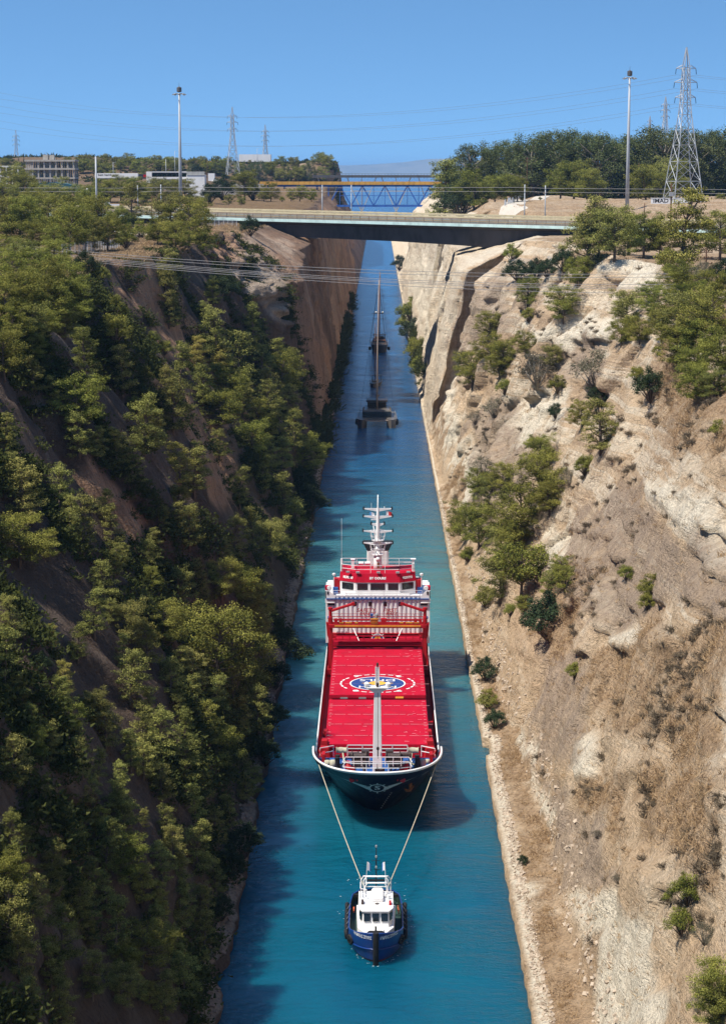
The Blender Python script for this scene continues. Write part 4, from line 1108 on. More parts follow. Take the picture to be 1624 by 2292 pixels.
M_flagb = paint('flag cloth light blue', (0.10, 0.30, 0.62), 0.8, 0.05, 1.0, 0.1)
M_tan = paint('grey beige hull', (0.13, 0.115, 0.10), 0.35, 0.2, 0.8, 0.4)
M_dkhull = paint('dark brown hull', (0.035, 0.025, 0.022), 0.4, 0.3, 1.0, 0.4)
M_mast = paint('reddish brown mast', (0.16, 0.075, 0.05), 0.4, 0.25, 0.8, 0.4)
M_mastw = paint('pale mast', (0.36, 0.28, 0.23), 0.4, 0.2, 0.6, 0.4)

def text2d(body, size=1.0, bold=0.0):
    cu = bpy.data.curves.new('lettering', 'FONT'); cu.body = body; cu.size = size; cu.align_x = 'CENTER'; cu.align_y = 'CENTER'
    cu.resolution_u = 2; cu.offset = bold
    o = bpy.data.objects.new('lettering', cu); COL.objects.link(o)
    bpy.context.view_layer.update()
    me = bpy.data.meshes.new_from_object(o.evaluated_get(bpy.context.evaluated_depsgraph_get()))
    bpy.data.objects.remove(o); bpy.data.curves.remove(cu)
    vs = [tuple(v.co) for v in me.vertices]; fs = [tuple(p.vertices) for p in me.polygons]
    bpy.data.meshes.remove(me)
    return vs, fs
def letters(name, body, size, fn, mat, parent, bold=0.0, thick=None):
    vs, fs = text2d(body, size, bold)
    b = MB(); b.add([fn(x, y) for x, y, _ in vs], fs)
    return b.build(name, mat, parent, fix=False)
def rail(b, pts, h, n_rails=2, step=1.3, r=0.035, m=0):
    """stanchions and rails along a path at deck level"""
    pts = [Vector(p) for p in pts]
    for k in range(n_rails):
        b.tube([p + Vector((0, 0, h * (k + 1) / n_rails)) for p in pts], r, 4, m)
    for a, c in zip(pts[:-1], pts[1:]):
        n = max(1, int((c - a).length / step))
        for i in range(n + 1):
            p = a.lerp(c, i / n); b.tube([p, p + Vector((0, 0, h))], r, 4, m)

# ---------------------------------------------------------------- the red cargo ship
ship = empty('cargo_ship', (0.12, 200.0, 0.0), 0, 'loaded red decked cargo ship with navy hull and white wheelhouse towed along the canal', 'cargo ship')
HB = 6.66
LV = [(-1.6, 10.5, 24, 1.45, 6.2), (0.0, 9.0, 21, 1.55, 6.45), (2.0, 6.6, 18, 1.7, 6.6), (3.9, 4.0, 14, 1.9, 6.66), (5.2, 1.9, 10.5, 2.1, 6.68), (6.7, 0.0, 8.8, 2.3, 6.72)]
def lv(z):
    zs = [l[0] for l in LV]
    return [float(np.interp(z, zs, [l[i] for l in LV])) for i in range(1, 5)]
def hull_y(x, z):
    ys, L, p, b = lv(z)
    return ys + L * (1 - (1 - min(abs(x) / b, 1) ** p) ** (1 / p))
def half(y, z):
    ys, L, p, b = lv(z)
    d = min(max((y - ys) / L, 0), 1)
    return b * (1 - (1 - d) ** p) ** (1 / p)
SLEN = 82.0
def ring(z, inset=0.0, n=34, end=SLEN, full=True):
    ys, L, p, b = lv(z)
    side = []
    for i in range(n + 1):
        t = i / n
        x = b * math.sin(t * math.pi / 2) if t < 1 else b
        side.append((max(x - inset, 0.0), hull_y(x, z) + inset * (1 - t)))
    if full:
        side += [(b - inset, 40.0), (b - inset, end - 12)]
        side += [(b * 0.97 - inset, end - 6), (b * 0.80, end - 1), (0.01, end)]
    return [Vector((x, y, z)) for x, y in reversed(side)] + [Vector((-x, y, z)) for x, y in side[1:]]
b = MB()
zs = [-1.6, -0.8, -0.4, -0.05]
b.loft([ring(z) for z in zs], 1)
b.loft([ring(z) for z in (-0.05, 1.0, 2.0, 3.0, 3.9)], 0)
def fring(z, inset=0.0, n=34): 
    r = ring(z, inset, n, full=False)
    endy = 9.6
    return [Vector((half(endy, z) - inset, endy, z))] + r + [Vector((-(half(endy, z) - inset), endy, z))]
b.loft([fring(z) for z in (3.9, 4.6, 5.2, 5.9, 6.7)], 0, closed=False)
hull = b.build('hull', [M_navy, M_boot], ship, smooth=True)
b = MB(); b.loft([fring(z, 0.16) for z in (5.3, 6.0, 6.68)], 0, closed=False)
for sx in (-1, 1): b.loft([[Vector((sx * (half(y, z) - 0.16), y, z)) for y in (9.8, 11, 12.5, 14, 16, 18, 22, 30, 45, 66)] for z in (2.7, 3.88)], 0, closed=False)
b.build('bulwark', M_dred, ship, smooth=True)
b = MB(); b.tube(fring(6.72, 0.06), 0.12, 6)
b.loft([[p + Vector((0, -0.03, 0)) for p in fring(z, -0.012)] for z in (6.42, 6.72)], closed=False)
for sx in (-1, 1):
    b.tube([(sx * half(9.6, 6.7), 9.6, 6.7), (sx * half(10.4, 5.3), 10.4, 5.3), (sx * half(11.6, 4.1), 11.6, 4.1), (sx * half(14, 3.9), 14, 3.95), (sx * half(17, 3.9), 17, 3.95), (sx * HB, 30, 3.95), (sx * HB, 64, 3.95)], 0.10, 6)
b.build('bulwark_cap', M_white, ship, smooth=True)
# decks
def deck_poly(z, y1, inset=0.14, n=24):
    r = [p for p in ring(z, inset, n, full=False)]
    return [Vector((half(y1, z) - inset, y1, z))] + r + [Vector((-(half(y1, z) - inset), y1, z))]
b = MB(); p = deck_poly(5.35, 10.2); b.add(p, [tuple(range(len(p)))])
b.prism([(-half(10.1, 2.7) + .2, 2.7), (half(10.1, 2.7) - .2, 2.7), (half(10.1, 5.3) - .2, 5.33), (-half(10.1, 5.3) + .2, 5.33)], 10.21, 10.31)
b.build('forecastle_deck', M_blue, ship)
b = MB(); b.box((0, 44, 2.6), (13.0, 52, 0.15)); b.prism([(half(10.6, 2.6) - .25, 10.6), (half(13, 2.6) - .25, 13), (half(17.9, 2.6) - .25, 17.9), (-half(17.9, 2.6) + .25, 17.9), (-half(13, 2.6) + .25, 13), (-half(10.6, 2.6) + .25, 10.6)], 2.53, 2.68, axis='Z'); b.box((0, 73, 2.8), (13.0, 15, 0.15))
b.build('main_deck', M_dred, ship)
# hatch covers
def hatch(y0, y1, zt, seams):
    b = MB()
    b.box((0, (y0 + y1) / 2, (2.7 + zt) / 2 - 0.3), (10.6, y1 - y0 - 0.3, zt - 3.3))
    n = len(seams) + 1; e = [y0] + seams + [y1]
    for a, c in zip(e[:-1], e[1:]):
        b.box((0, (a + c) / 2, zt - 0.24), (11.25, c - a - 0.07, 0.48))
    o = b.build('hatch_cover', M_red, ship, bevel=0.05)
    k = MB(); g = random.Random(int(y0))
    for s in seams:
        x = -5.5
        while x < 5.5:
            w = g.uniform(0.5, 1.9); k.box((min(x + w / 2, 5.3), s + g.uniform(-.02, .02), zt + 0.012), (w, 0.055, 0.02)); x += w + g.uniform(0.08, 0.45)
    for s in range(int((y1 - y0) * 0.75)):
        yy = y0 + 0.8 + s / 0.75
        if yy > y1 - .5: break
        for sx in (-1, 1):
            if g.random() < .85: k.box((sx * 5.3, yy, zt + 0.012), (g.uniform(.2, .45), 0.06, 0.02))
    for s in range(30):
        x = g.choice([g.uniform(1.5, 5.3), g.uniform(3, 5.3), g.uniform(-5, 0)]); k.box((x, g.uniform(y0 + .3, y1 - .3), zt + 0.012), (g.uniform(.08, .5), g.uniform(.03, .07), 0.02), rz=g.uniform(-.2, .2))
    k.build('seam_marking', M_seam, o)
    return o
h1 = hatch(14.6, 33.6, 5.6, [18.0, 22.7, 26.9, 30.8][:4])
h2 = hatch(34.2, 58.6, 6.0, [39.4, 44.2, 48.7, 53.6])
EY, EZ = 39.6, 6.03
b = MB()
def disc(b, r0, r1, y, z, n=48, a0=0, a1=2 * math.pi, m=0):
    k = max(2, int(n * (a1 - a0) / (2 * math.pi)))
    A = [a0 + (a1 - a0) * i / k for i in range(k + 1)]
    vs = [(r1 * math.cos(t), y + r1 * math.sin(t), z) for t in A] + [(r0 * math.cos(t), y + r0 * math.sin(t), z) for t in A]
    b.add(vs, [(i, i + 1, k + 2 + i, k + 1 + i) for i in range(k)], m)
disc(b, 0.02, 3.15, EY, EZ - .008, 48, m=0); disc(b, 3.15, 3.32, EY, EZ, 48, m=1)
for i in range(28):
    if i % 7 == 3: continue
    a = 2 * math.pi * i / 28; disc(b, 4.25, 4.47, EY, EZ, 60, a, a + 0.155, m=1)
disc(b, 0.02, 1.0, EY + .1, EZ + .004, 24, m=2)
b.add([(-2.0, EY + 0.05, EZ + .006), (0, EY + .95, EZ + .006), (2.0, EY + .05, EZ + .006), (0, EY - .45, EZ + .006)], [(3, 2, 1, 0)], 2)
emb = b.build('painted_emblem', [M_emb, M_white, M_gold], h2, fix=False)
letters('lettering', 'MIIGSH', 1.35, lambda x, y: (-x * 1.05, EY - 1.65 - y * 1.0, EZ + .012), M_white, emb, 0.02)
letters('lettering', 'DNLS', 1.35, lambda x, y: (-x * 1.3, EY + 1.55 - y * 1.0, EZ + .012), M_white, emb, 0.02)
for ch, a in (('6', 2.2), ('2', 0.95), ('9', -0.95), ('0', -2.2)):
    letters('lettering', ch, 1.1, lambda x, y: (4.35 * math.cos(a) - x * 1.3, EY + 4.35 * math.sin(a) - y, EZ + .006), M_white, emb, 0.03)
b = MB(); b.box((2.55, 33.98, 5.72), (0.95, 0.5, 0.14)); b.build('step', M_yellow, h2, bevel=.02)
b = MB()
for x in (-3.9, -1.75): b.box((x, 34.17, 5.62), (0.85, 0.06, 0.18))
b.build('nameplate', M_grey, h2)
# hatch guides and lockers on both sides of the front hatch
for sx in (-1, 1):
    for (y, w, h) in ((13.2, 1.3, 1.2), (15.0, 0.9, 1.5), (17.2, 1.1, 1.0), (20.0, .7, 1.2)):
        b = MB(); b.box((sx * (5.75 - w * .12), y, 4.6 + h / 2 - .1), (w, 1.1, h), rz=sx * 0.06, top=(.7, .9)); b.build('hatch_guide', M_dred, ship, bevel=.04)
# forecastle fittings
b = MB(); rail(b, [(-3.5, hull_y(3.5, 6.7) + .25, 6.55), (-2.2, hull_y(2.2, 6.7) + .25, 6.6), (0, .35, 6.65), (2.2, hull_y(2.2, 6.7) + .25, 6.6), (3.5, hull_y(3.5, 6.7) + .25, 6.55), (3.2, 3.2, 6.5), (-3.2, 3.2, 6.5), (-3.5, hull_y(3.5, 6.7) + .25, 6.55)], 0.95, 2, 0.75, .045)
b.build('bow_rail', M_white, ship)
b = MB(); rail(b, [(-3.15, 11.0, 5.35), (3.15, 11.0, 5.35)], 1.15, 3, 1.5, .05)
for sx in (-1, 1): rail(b, [(sx * 6.0, 9.6, 5.4), (sx * 4.6, 10.6, 5.4)], 1.15, 2, 1.4, .05)
b.build('breakwater_rail', M_white, ship)
for sx in (-1, 1):
    w = MB()
    w.box((sx * 1.9, 7.3, 5.75), (1.5, 1.9, .7)); w.lathe([(.1, -.9), (.62, -.9), (.62, -.8), (.4, -.78), (.4, .5), (.62, .52), (.62, .62), (.2, .7)], (sx * 1.75, 7.2, 6.35), 12, axis='X')
    w.lathe([(.28, 0), (.28, .9), (.36, .95), (.36, 1.1), (.1, 1.15)], (sx * 2.7 - .3, 7.9, 6.35), 10, axis='X'); w.box((sx * 1.25, 8.4, 6.1), (.8, .8, 1.2))
    w.tube([(sx * 1.7, 6.7, 6.2), (sx * 1.4, 5.0, 5.6), (sx * 1.35, 4.2, 5.45)], .12, 5)
    o = w.build('winch', M_mach, ship, bevel=.03)
    d = MB(); d.lathe([(.35, -.55), (.35, -.5), (.27, -.48), (.33, -.1), (.30, .2), (.27, .48), (.35, .5), (.35, .55)], (sx * 3.75, 9.6, 6.35), 12, axis='X')
    d.tube([(sx * 3.6, 9.4, 6.1), (sx * 3.5, 8.6, 5.6), (sx * 3.2, 8.0, 5.45), (sx * 3.8, 7.4, 5.45)], .09, 5)
    d.build('rope_drum', M_rope, ship, smooth=True)
    c = MB()
    for (x, y, r, h) in ((5.15, 7.2, .32, .55), (4.55, 6.6, .36, .75)) if sx < 0 else ((4.7, 6.9, .32, .75), (5.2, 8.2, .26, .4)):
        c.lathe([(r * .6, 0), (r, .02), (r * 1.02, h * .5), (r, h), (r * .4, h + .04)], (sx * x, y, 5.36), 12)
    c.build('rope_coil', M_rope, ship, smooth=True)
    l = MB(); l.lathe([(.22, 0), (.22, 1.0), (.27, 1.02), (.27, 1.12), (.1, 1.15)], (sx * 4.15, 6.4, 5.36), 10); l.lathe([(.22, 0), (.22, 1.0), (.27, 1.02), (.27, 1.12), (.1, 1.15)], (sx * 4.1, 7.3, 5.36), 10); l.box((sx * 4.12, 6.85, 5.42), (.7, 1.6, .1))
    l.build('bollard', M_black, ship)
    k = MB(); k.lathe([(.35, 0), (.38, .3), (.2, .5), (.24, .8), (.05, .85)], (sx * 3.0, 6.2, 5.36), 8); k.box((sx * 2.7, 5.6, 5.5), (.8, .5, .3)); k.build('chain_stopper', M_dred, ship, bevel=.03)
    k = MB(); k.box((sx * 5.6, 9.2, 5.75), (.35, 1.3, .9)); k.tube([(sx * 5.6, 8.6, 5.6), (sx * 6.1, 9.2, 6.5)], .09, 5); k.build('vent_box', M_dred, ship, bevel=.03)
# foremast
b = MB(); b.box((0.0, 4.3, 9.9), (1.0, .62, 9.1), top=(.66, .8))
fm = b.build('foremast', M_white, ship, bevel=.04)
b = MB(); b.box((0, 4.2, 14.5), (2.3, .9, .10)); b.prism([(-1.2, 14.48), (1.2, 14.48), (.3, 13.9), (-.3, 13.9)], 4.05, 4.35)
b.build('mast_platform', M_white, fm)
b = MB()
for x in (-.17, .17): b.tube([(x, 4.3, 14.4), (x, 4.3, 16.6)], .05, 5)
for i in range(9): b.tube([(-.17, 4.3, 14.6 + i * .24), (.17, 4.3, 14.6 + i * .24)], .03, 4)
b.box((0, 4.42, 15.4), (.2, .12, 2.2)); b.build('mast_ladder', M_white, fm)
b = MB(); b.lathe([(.07, 0), (.11, .1), (.11, .35), (.03, .42)], (0, 4.3, 16.6), 8); b.lathe([(.1, 0), (.14, .1), (.14, .4), (.05, .45)], (0, 4.0, 14.55), 8); b.build('navigation_lamp', M_mach, fm)
for sx in (-1, 1):
    b = MB(); b.lathe([(.12, 0), (.26, .1), (.28, .35), (.1, .5)], (sx * 1.08, 4.1, 14.56), 10); b.tube([(sx * 1.08, 4.1, 14.5), (sx * 1.08, 4.1, 14.7)], .05, 5); b.build('floodlight', M_white, fm)
b = MB(); b.tube([(0.05, 3.85, 14.0), (0.05, 3.7, 8.4)], .03, 4); b.lathe([(.05, 0), (.14, .12), (.14, .3), (.05, .4)], (.05, 3.7, 8.0), 8); b.tube([(.05, 3.7, 8.0), (.05, 3.6, 7.2)], .06, 5); b.build('hoist_hook', M_black, fm)
b = MB()
for x in (-.25, .25): b.lathe([(.25, 0), (.3, .25), (.25, .5)], (x, 3.75, 5.9), 8, axis='X')
b.build('cable_reel', M_mach, fm)
# bow marks
def on_hull(x, z, off=0.03): return (x, hull_y(x, z) - off, z)
b = MB()
for sx in (-1, 1):
    R0 = []; R1 = []
    for i in range(15):
        t = i / 14; x = .75 + 3.6 * t
        R0.append(on_hull(sx * x, 4.75 - .5 * (1 - t) ** 1.2 + .62 * t, .035)); R1.append(on_hull(sx * x, 4.78 - 1.35 * (1 - t) ** 1.5 + .60 * t, .035))
    b.loft([R0, R1], closed=False)
    for (x0, x1, z0) in ((4.5, 5.2, 5.15), (5.45, 5.9, 5.0)):
        b.loft([[on_hull(sx * (x0 + (x1 - x0) * t), z0 + .35 * t, .035) for t in (0, .5, 1)], [on_hull(sx * (x0 + (x1 - x0) * t), z0 + .06 + .35 * t, .035) for t in (0, .5, 1)]], closed=False)
b.build('bow_stripe', M_whiter, ship, fix=False)
b = MB()
def ringz(b, r0, r1, zc, n=32, m=0, off=.045):
    A = [2 * math.pi * i / n for i in range(n + 1)]
    b.loft([[on_hull(r1 * 1.12 * math.cos(t), zc + r1 * math.sin(t), off) for t in A], [on_hull(r0 * 1.12 * math.cos(t), zc + r0 * math.sin(t), off) for t in A]], m, closed=False)
ringz(b, 0.0, .98, 4.05, m=1, off=.05); ringz(b, .62, .75, 4.05, off=.065); ringz(b, .0, .05, 4.05, m=1, off=.05)
for i in range(8):
    t = math.pi * i / 4; b.loft([[on_hull(1.12 * r * math.cos(t + d), 4.05 + r * math.sin(t + d), .07) for r in (.75, .98)] for d in (-.07, .07)], closed=False)
em = b.build('bow_emblem', [M_whiter, M_navy], ship, fix=False)
letters('lettering', 'S', 1.15, lambda x, y: on_hull(x * 1.15, 4.05 + y * .95, .08), M_whiter, em, .03)
for sx in (-1, 1):
    b = MB(); c = Vector(on_hull(sx * 2.55, 5.35, .03)); b.lathe([(.20, -.06), (.30, -.06), (.30, .06), (.20, .06)], c, 10, axis='Y'); b.lathe([(.02, -.08), (.1, -.08), (.1, 0)], Vector(on_hull(sx * 2.05, 5.38, .03)), 8, axis='Y'); b.build('fairlead', paint('bright red fairlead', (.5, .02, .03), .5), ship)
a0 = on_hull(3.3, 3.3, .12); b = MB(); b.tube([(a0[0] + .25, a0[1] - .05, 4.15), (a0[0], a0[1], 3.2)], .13, 6); b.tube([(a0[0] - .55, a0[1] - .3, 3.0), (a0[0] - .2, a0[1] - .15, 2.75), (a0[0] + .1, a0[1], 2.75), (a0[0] + .5, a0[1] + .35, 3.2)], [.04, .16, .16, .04], 6); b.box((a0[0] + .12, a0[1] + .05, 3.5), (.35, .12, 1.2), rz=.7)
b.build('anchor', M_rust, ship)
b = MB()
for i in range(9): b.add([on_hull(.35 + .13 * i, .35 + .3 * i, .04), on_hull(.47 + .13 * i, .35 + .3 * i, .04), on_hull(.47 + .13 * i, .47 + .3 * i, .04), on_hull(.35 + .13 * i, .47 + .3 * i, .04)], [(0, 1, 2, 3)])
b.build('draught_mark', M_white, ship, fix=False)

# superstructure
SY = 65.0
b = MB()
b.box((0, SY + 7, 4.6), (12.9, 14, 3.6), m=1); b.box((0, SY + 7.2, 8.75), (11.2, 13.6, 4.9))
for sx in (-1, 1): b.box((sx * 6.15, SY + 6.0, 8.1), (1.3, 11.0, 6.2))
# corrugations of the front wall
for i in range(19):
    x = -5.25 + i * 10.5 / 18
    b.prism([(x - .17, SY + .40), (x + .17, SY + .40), (x + .12, SY + .25), (x - .12, SY + .25)], 6.3, 11.2, axis='Z')
b.box((0, SY + .38, 11.28), (11.3, .25, .18))
sup = b.build('superstructure', [M_white, M_dred], ship)
b = MB()
for x in (-1.0, 1.0, 2.95, -2.95): b.box((x, SY + .32, 10.25), (.42, .18, .55))
b.build('window', M_glass, sup, bevel=.02)
for sx in (-1, 1):
    b = MB(); b.box((sx * 6.05, SY + .46, 10.15), (.9, .12, .22)); b.build('fairlead_slot', M_black, sup)
    b = MB(); b.lathe([(.12, -.5), (.14, -.45), (.14, .45), (.12, .5)], (sx * 6.1, SY + .3, 10.45), 8, axis='X'); b.build('liferaft_canister', M_white, sup, smooth=True)
b = MB(); b.box((0, SY + .15, 5.3), (10.8, .3, 2.0)); b.box((-4.0, SY - .4, 5.5), (3.0, .82, 1.0)); b.box((4.0, SY - .4, 5.5), (3.0, .82, 1.0)); b.build('base_wall', M_red, sup, bevel=.03)
for word, x in (('SAFETY', -1.5), ('FIRST', 1.62)):
    letters('lettering', word, .66, lambda u, v: (x + u * 1.12 + v * .18, SY + .07, 9.45 + v * 1.0), M_dred, sup, .01)
    letters('lettering', word, .52, lambda u, v: (x + .2 + u * 1.25 + v * .3, SY + .09, 9.0 + v * 1.0), M_dred, sup, 0)  # smaller skewed copy stands in for the shadow the letters cast
b = MB()
A = [math.pi * i / 20 for i in range(21)]
for r0, r1, m, d in ((.72, .85, 0, .0), (.48, .72, 1, .006), (.0, .48, 2, .012)):
    b.loft([[(r1 * math.cos(t), SY - .04 - d, 5.55 + r1 * math.sin(t)) for t in A], [(r0 * math.cos(t), SY - .04 - d, 5.55 + r0 * math.sin(t)) for t in A]], m, closed=False)
for t in (.78, 1.57, 2.36): b.tube([(.85 * math.cos(t), SY - .05, 5.55 + .85 * math.sin(t)), (1.08 * math.cos(t), SY - .05, 5.55 + 1.08 * math.sin(t))], .05, 4)
cr = b.build('crest', [M_white, M_emb, M_gold], sup, fix=False)
letters('lettering', 'OCEAN', .26, lambda u, v: ((.6 + v) * math.sin(u * 1.5), SY - .075, 5.55 + (.6 + v) * math.cos(u * 1.5)), M_white, cr, .0)
# bridge deck and wings
b = MB(); b.box((0, SY + 4, 10.95), (13.4, 7.8, .16)); bd = b.build('bridge_deck', M_blue, sup)
for sx in (-1, 1):
    b = MB(); b.prism([(sx * 6.85, 10.4), (sx * 6.85, 12.0), (sx * 6.3, 12.0), (sx * 5.55, 11.3), (sx * 5.55, 10.9), (sx * 5.9, 10.4)], SY + .2, SY + .35)
    b.box((sx * 6.78, SY + 3.2, 11.5), (.12, 6.0, 1.0)); w = b.build('bridge_wing', M_white, sup)
    b = MB(); b.box((sx * 6.5, SY + .18, 11.75), (.22, .05, .42)); b.build('wing_port', M_black, w)
    b = MB(); b.box((sx * 6.5, SY + 1.2, 12.25), (.75, 1.0, .5)); b.build('sidelight_box', M_red, w, bevel=.04)
    b = MB(); b.lathe([(.2, -.06), (.3, -.06), (.32, 0), (.3, .06), (.2, .06)], (sx * 6.3, SY + .5, 12.35), 12, axis='Y'); b.build('lifebuoy', M_white, w, smooth=True)
    b = MB(); b.lathe([(.1, 0), (.22, .1), (.22, .3), (.1, .36)], (sx * 5.75, SY + 2.4, 13.6), 8); b.tube([(sx * 5.75, SY + 2.4, 11), (sx * 5.75, SY + 2.4, 13.6)], .05, 5); b.build('searchlight', M_white, w)
b = MB(); rail(b, [(-5.8, SY + .25, 11.05), (5.8, SY + .25, 11.05)], 1.0, 3, 1.5, .035); b.build('bridge_rail', M_white, sup)
# wheelhouse
def whp(ins=0.0, yo=0.0): return [(-2.9, SY + 1.0 + yo - ins), (2.9, SY + 1.0 + yo - ins), (4.95 + ins, SY + 2.3 + yo), (4.95 + ins, SY + 7.2), (-4.95 - ins, SY + 7.2), (-4.95 - ins, SY + 2.3 + yo)]
b = MB(); b.prism(whp(), 11.03, 13.05, axis='Z'); b.box((0, SY + .93, 11.35), (8.4, .10, .5))
wh = b.build('wheelhouse', M_white, ship)
b = MB()
lo_, hi_ = whp(.08), whp(.55, .25)
b.loft([[Vector((x, y, 12.98)) for x, y in lo_], [Vector((x, y, 14.1)) for x, y in [(x * .965, y + .28) for x, y in lo_]]], caps=True)
vis = b.build('visor', M_red, wh)
def face_txt(body, size, p0, p1, z0, z1):
    """lettering lying on a sloped facet whose lower edge runs p0-p1"""
    p0, p1 = Vector(p0), Vector(p1); e = (p1 - p0).normalized(); q0 = Vector((p0.x * .965, p0.y + .28, z1)); up = (q0 - p0); up -= e * up.dot(e); up.normalize()
    nrm = e.cross(up); c = (p0 + p1) / 2 + up * .55
    return letters('lettering', body, size, lambda u, v: tuple(c + e * u * 1.05 + up * v + nrm * .03), M_white, vis, .02)
L_ = [Vector((x, y, 12.98)) for x, y in lo_]
face_txt('BY OOURS', .42, L_[0], L_[1], 13, 14.1); face_txt('9539793', .42, L_[5], L_[0], 13, 14.1); face_txt('9539793', .42, L_[1], L_[2], 13, 14.1)
for (x, w) in ((0, 1.9), (-2.0, 1.35), (2.0, 1.35)):
    b = MB(); b.box((x, SY + .985, 12.4), (w, .06, .88)); b.build('window', M_glass, wh, bevel=.02)
for sx in (-1, 1):
    a = math.atan2(1.3, 2.05) * sx; b = MB(); b.box((sx * 3.93, SY + 1.62, 12.4), (1.75, .08, .88), rz=a); b.build('window', M_glass, wh, bevel=.02)
    b = MB(); b.box((sx * 5.4, SY + 3.2, 12.1), (.9, 1.6, 2.0), m=0); b.box((sx * 5.55, SY + 2.3, 11.6), (.7, .5, 1.0), m=1); b.build('wing_locker', [M_dred, M_blue], wh, bevel=.03)
b = MB(); b.box((0, SY + 4.6, 14.12), (9.0, 4.6, .12)); b.build('roof', M_red, wh)
b = MB(); rail(b, [(-4.7, SY + 2.4, 14.15), (-2.8, SY + 1.35, 14.15), (2.8, SY + 1.35, 14.15), (4.7, SY + 2.4, 14.15), (4.7, SY + 6.6, 14.15), (-4.7, SY + 6.6, 14.15), (-4.7, SY + 2.4, 14.15)], 1.0, 2, 1.6, .045); b.build('roof_rail', M_white, wh)
b = MB()
for x in (-2.2, -1.35): b.lathe([(.2, -.35), (.22, -.3), (.22, .3), (.2, .35)], (x, SY + 5.2, 14.75), 8, axis='X')
b.box((-3.3, SY + 4.5, 14.8), (.4, .4, 1.2)); b.box((-3.3, SY + 4.5, 15.4), (.6, .5, .12)); b.build('roof_equipment', M_white, wh, bevel=.02)
b = MB()
for x in (-3.9, -2.6, 2.6, 4.0, .1): b.box((x, SY + 1.1 + .35 * (abs(x) > 3), 14.3), (.5, .3, .22))
b.build('floodlight', M_grey, wh, bevel=.03)
b = MB(); b.tube([(-4.75, SY + 3, 14.1), (-4.75, SY + 3, 15.8)], .14, 6); b.tube([(-4.75, SY + 3, 15.8), (-4.75, SY + 3, 21.2)], .028, 4); b.build('whip_antenna', M_white, wh)
b = MB(); b.box((4.65, SY + 3, 14.9), (.38, .5, 1.6), top=(.8, .8)); b.box((4.65, SY + 3, 15.75), (.7, .6, .12)); b.tube([(3.4, SY + 3, 15.3), (4.4, SY + 3, 15.3)], .04, 4); b.build('lamp_post', M_white, wh)
# radar mast
MY = SY + 3.6
b = MB(); b.lathe([(.62, 14.1), (.55, 15.0), (.5, 16.2), (.34, 16.3), (.26, 19.0), (.17, 22.3), (.09, 22.6), (.06, 24.2)], (0, MY, 0), 12)
b.tube([(-.1, MY, 17), (-.6, MY, 20.2)], .06, 5)
rm = b.build('radar_mast', M_white, ship, smooth=True)
for z0, z1 in ((16.2, 17.7), (18.1, 19.4)):
    b = MB(); b.lathe([(.3, z0 - .05), (.78, z0), (.78, z0 + .10), (.3, z0 + .12)], (0, MY, 0), 12)
    for k in range(12):
        t = 2 * math.pi * k / 12; b.tube([(.76 * math.cos(t), MY + .76 * math.sin(t), z0), (1.08 * math.cos(t), MY + 1.08 * math.sin(t), z1)], .035, 4)
    for f in (.45, 1):
        r = .76 + .32 * f; b.tube([(r * math.cos(2 * math.pi * k / 16), MY + r * math.sin(2 * math.pi * k / 16), z0 + (z1 - z0) * f) for k in range(17)], .04, 4)
    b.build('crows_nest', M_white, rm)
for z, w in ((22.3, 1.85), (21.3, 1.9), (20.3, .85), (19.35, 1.95), (17.75, 1.95)):
    b = MB(); b.prism([(-w, z + .1), (w, z + .1), (w, z), (.25, z - .3), (-.25, z - .3), (-w, z)], MY - .08, MY + .08)
    ya = b.build('yard', M_white, rm)
    b = MB()
    for sx in (-1, 1): b.lathe([(.06, -.2), (.11, -.15), (.11, .22), (.05, .28)], (sx * w, MY, z + .05), 8)
    b.build('signal_lamp', M_black, ya)
b = MB(); b.box((-.45, MY, 20.9), (.9, .15, .14)); b.box((.1, MY - .3, 17.0), (1.5, .12, .18)); b.tube([(-.85, MY, 22.3), (-.85, MY, 23.1)], .03, 4); b.lathe([(.02, 0), (.08, .08), (.02, .2)], (.85, MY, 22.45), 8); b.build('radar_scanner', M_white, rm)
b = MB(); b.lathe([(.05, 0), (.3, .12), (.34, .4), (.2, .62), (.02, .7)], (.05, MY - .5, 15.4), 10); b.build('radar_dome', M_white, rm, smooth=True)
b = MB(); b.box((.05, MY - .62, 14.85), (.28, .12, .7)); b.build('horn', M_rust, rm)
def flag(name, o, w, h, mats, parent, split, seed=0, yaw=0.0):
    b = MB(); n = 10
    f = lambda t, v: (o[0] + w * t * math.cos(yaw), o[1] + .10 * h * math.sin(7 * t + seed) * t + w * t * math.sin(yaw), o[2] - h * v - .18 * h * t + .05 * math.sin(5 * t))
    for i in range(n):
        a, c = i / n, (i + 1) / n
        m = 0 if (a + c) / 2 < split else 1
        b.add([f(a, 0), f(c, 0), f(c, 1), f(a, 1)], [(0, 1, 2, 3)], m)
    return b.build(name, mats, parent, fix=False)
flag('flag', (1.1, MY, 22.0), .75, .55, [M_flag, paint('flag cloth red', (.55, .03, .03), .8, .1)], rm, .4)
flag('flag', (-1.1, MY, 21.9), .65, .45, [M_flagb, M_flag], rm, .45, 2)
# funnel
b = MB(); b.box((0, SY + 11, 13.8), (2.95, 2.6, 3.8)); fu = b.build('funnel', M_whiter, ship, bevel=.25)
b = MB(); b.prism([(-1.48, 15.65), (1.48, 15.65), (1.95, 16.6), (-1.95, 16.6)], SY + 9.7, SY + 12.3); b.build('funnel_top', M_black, fu)
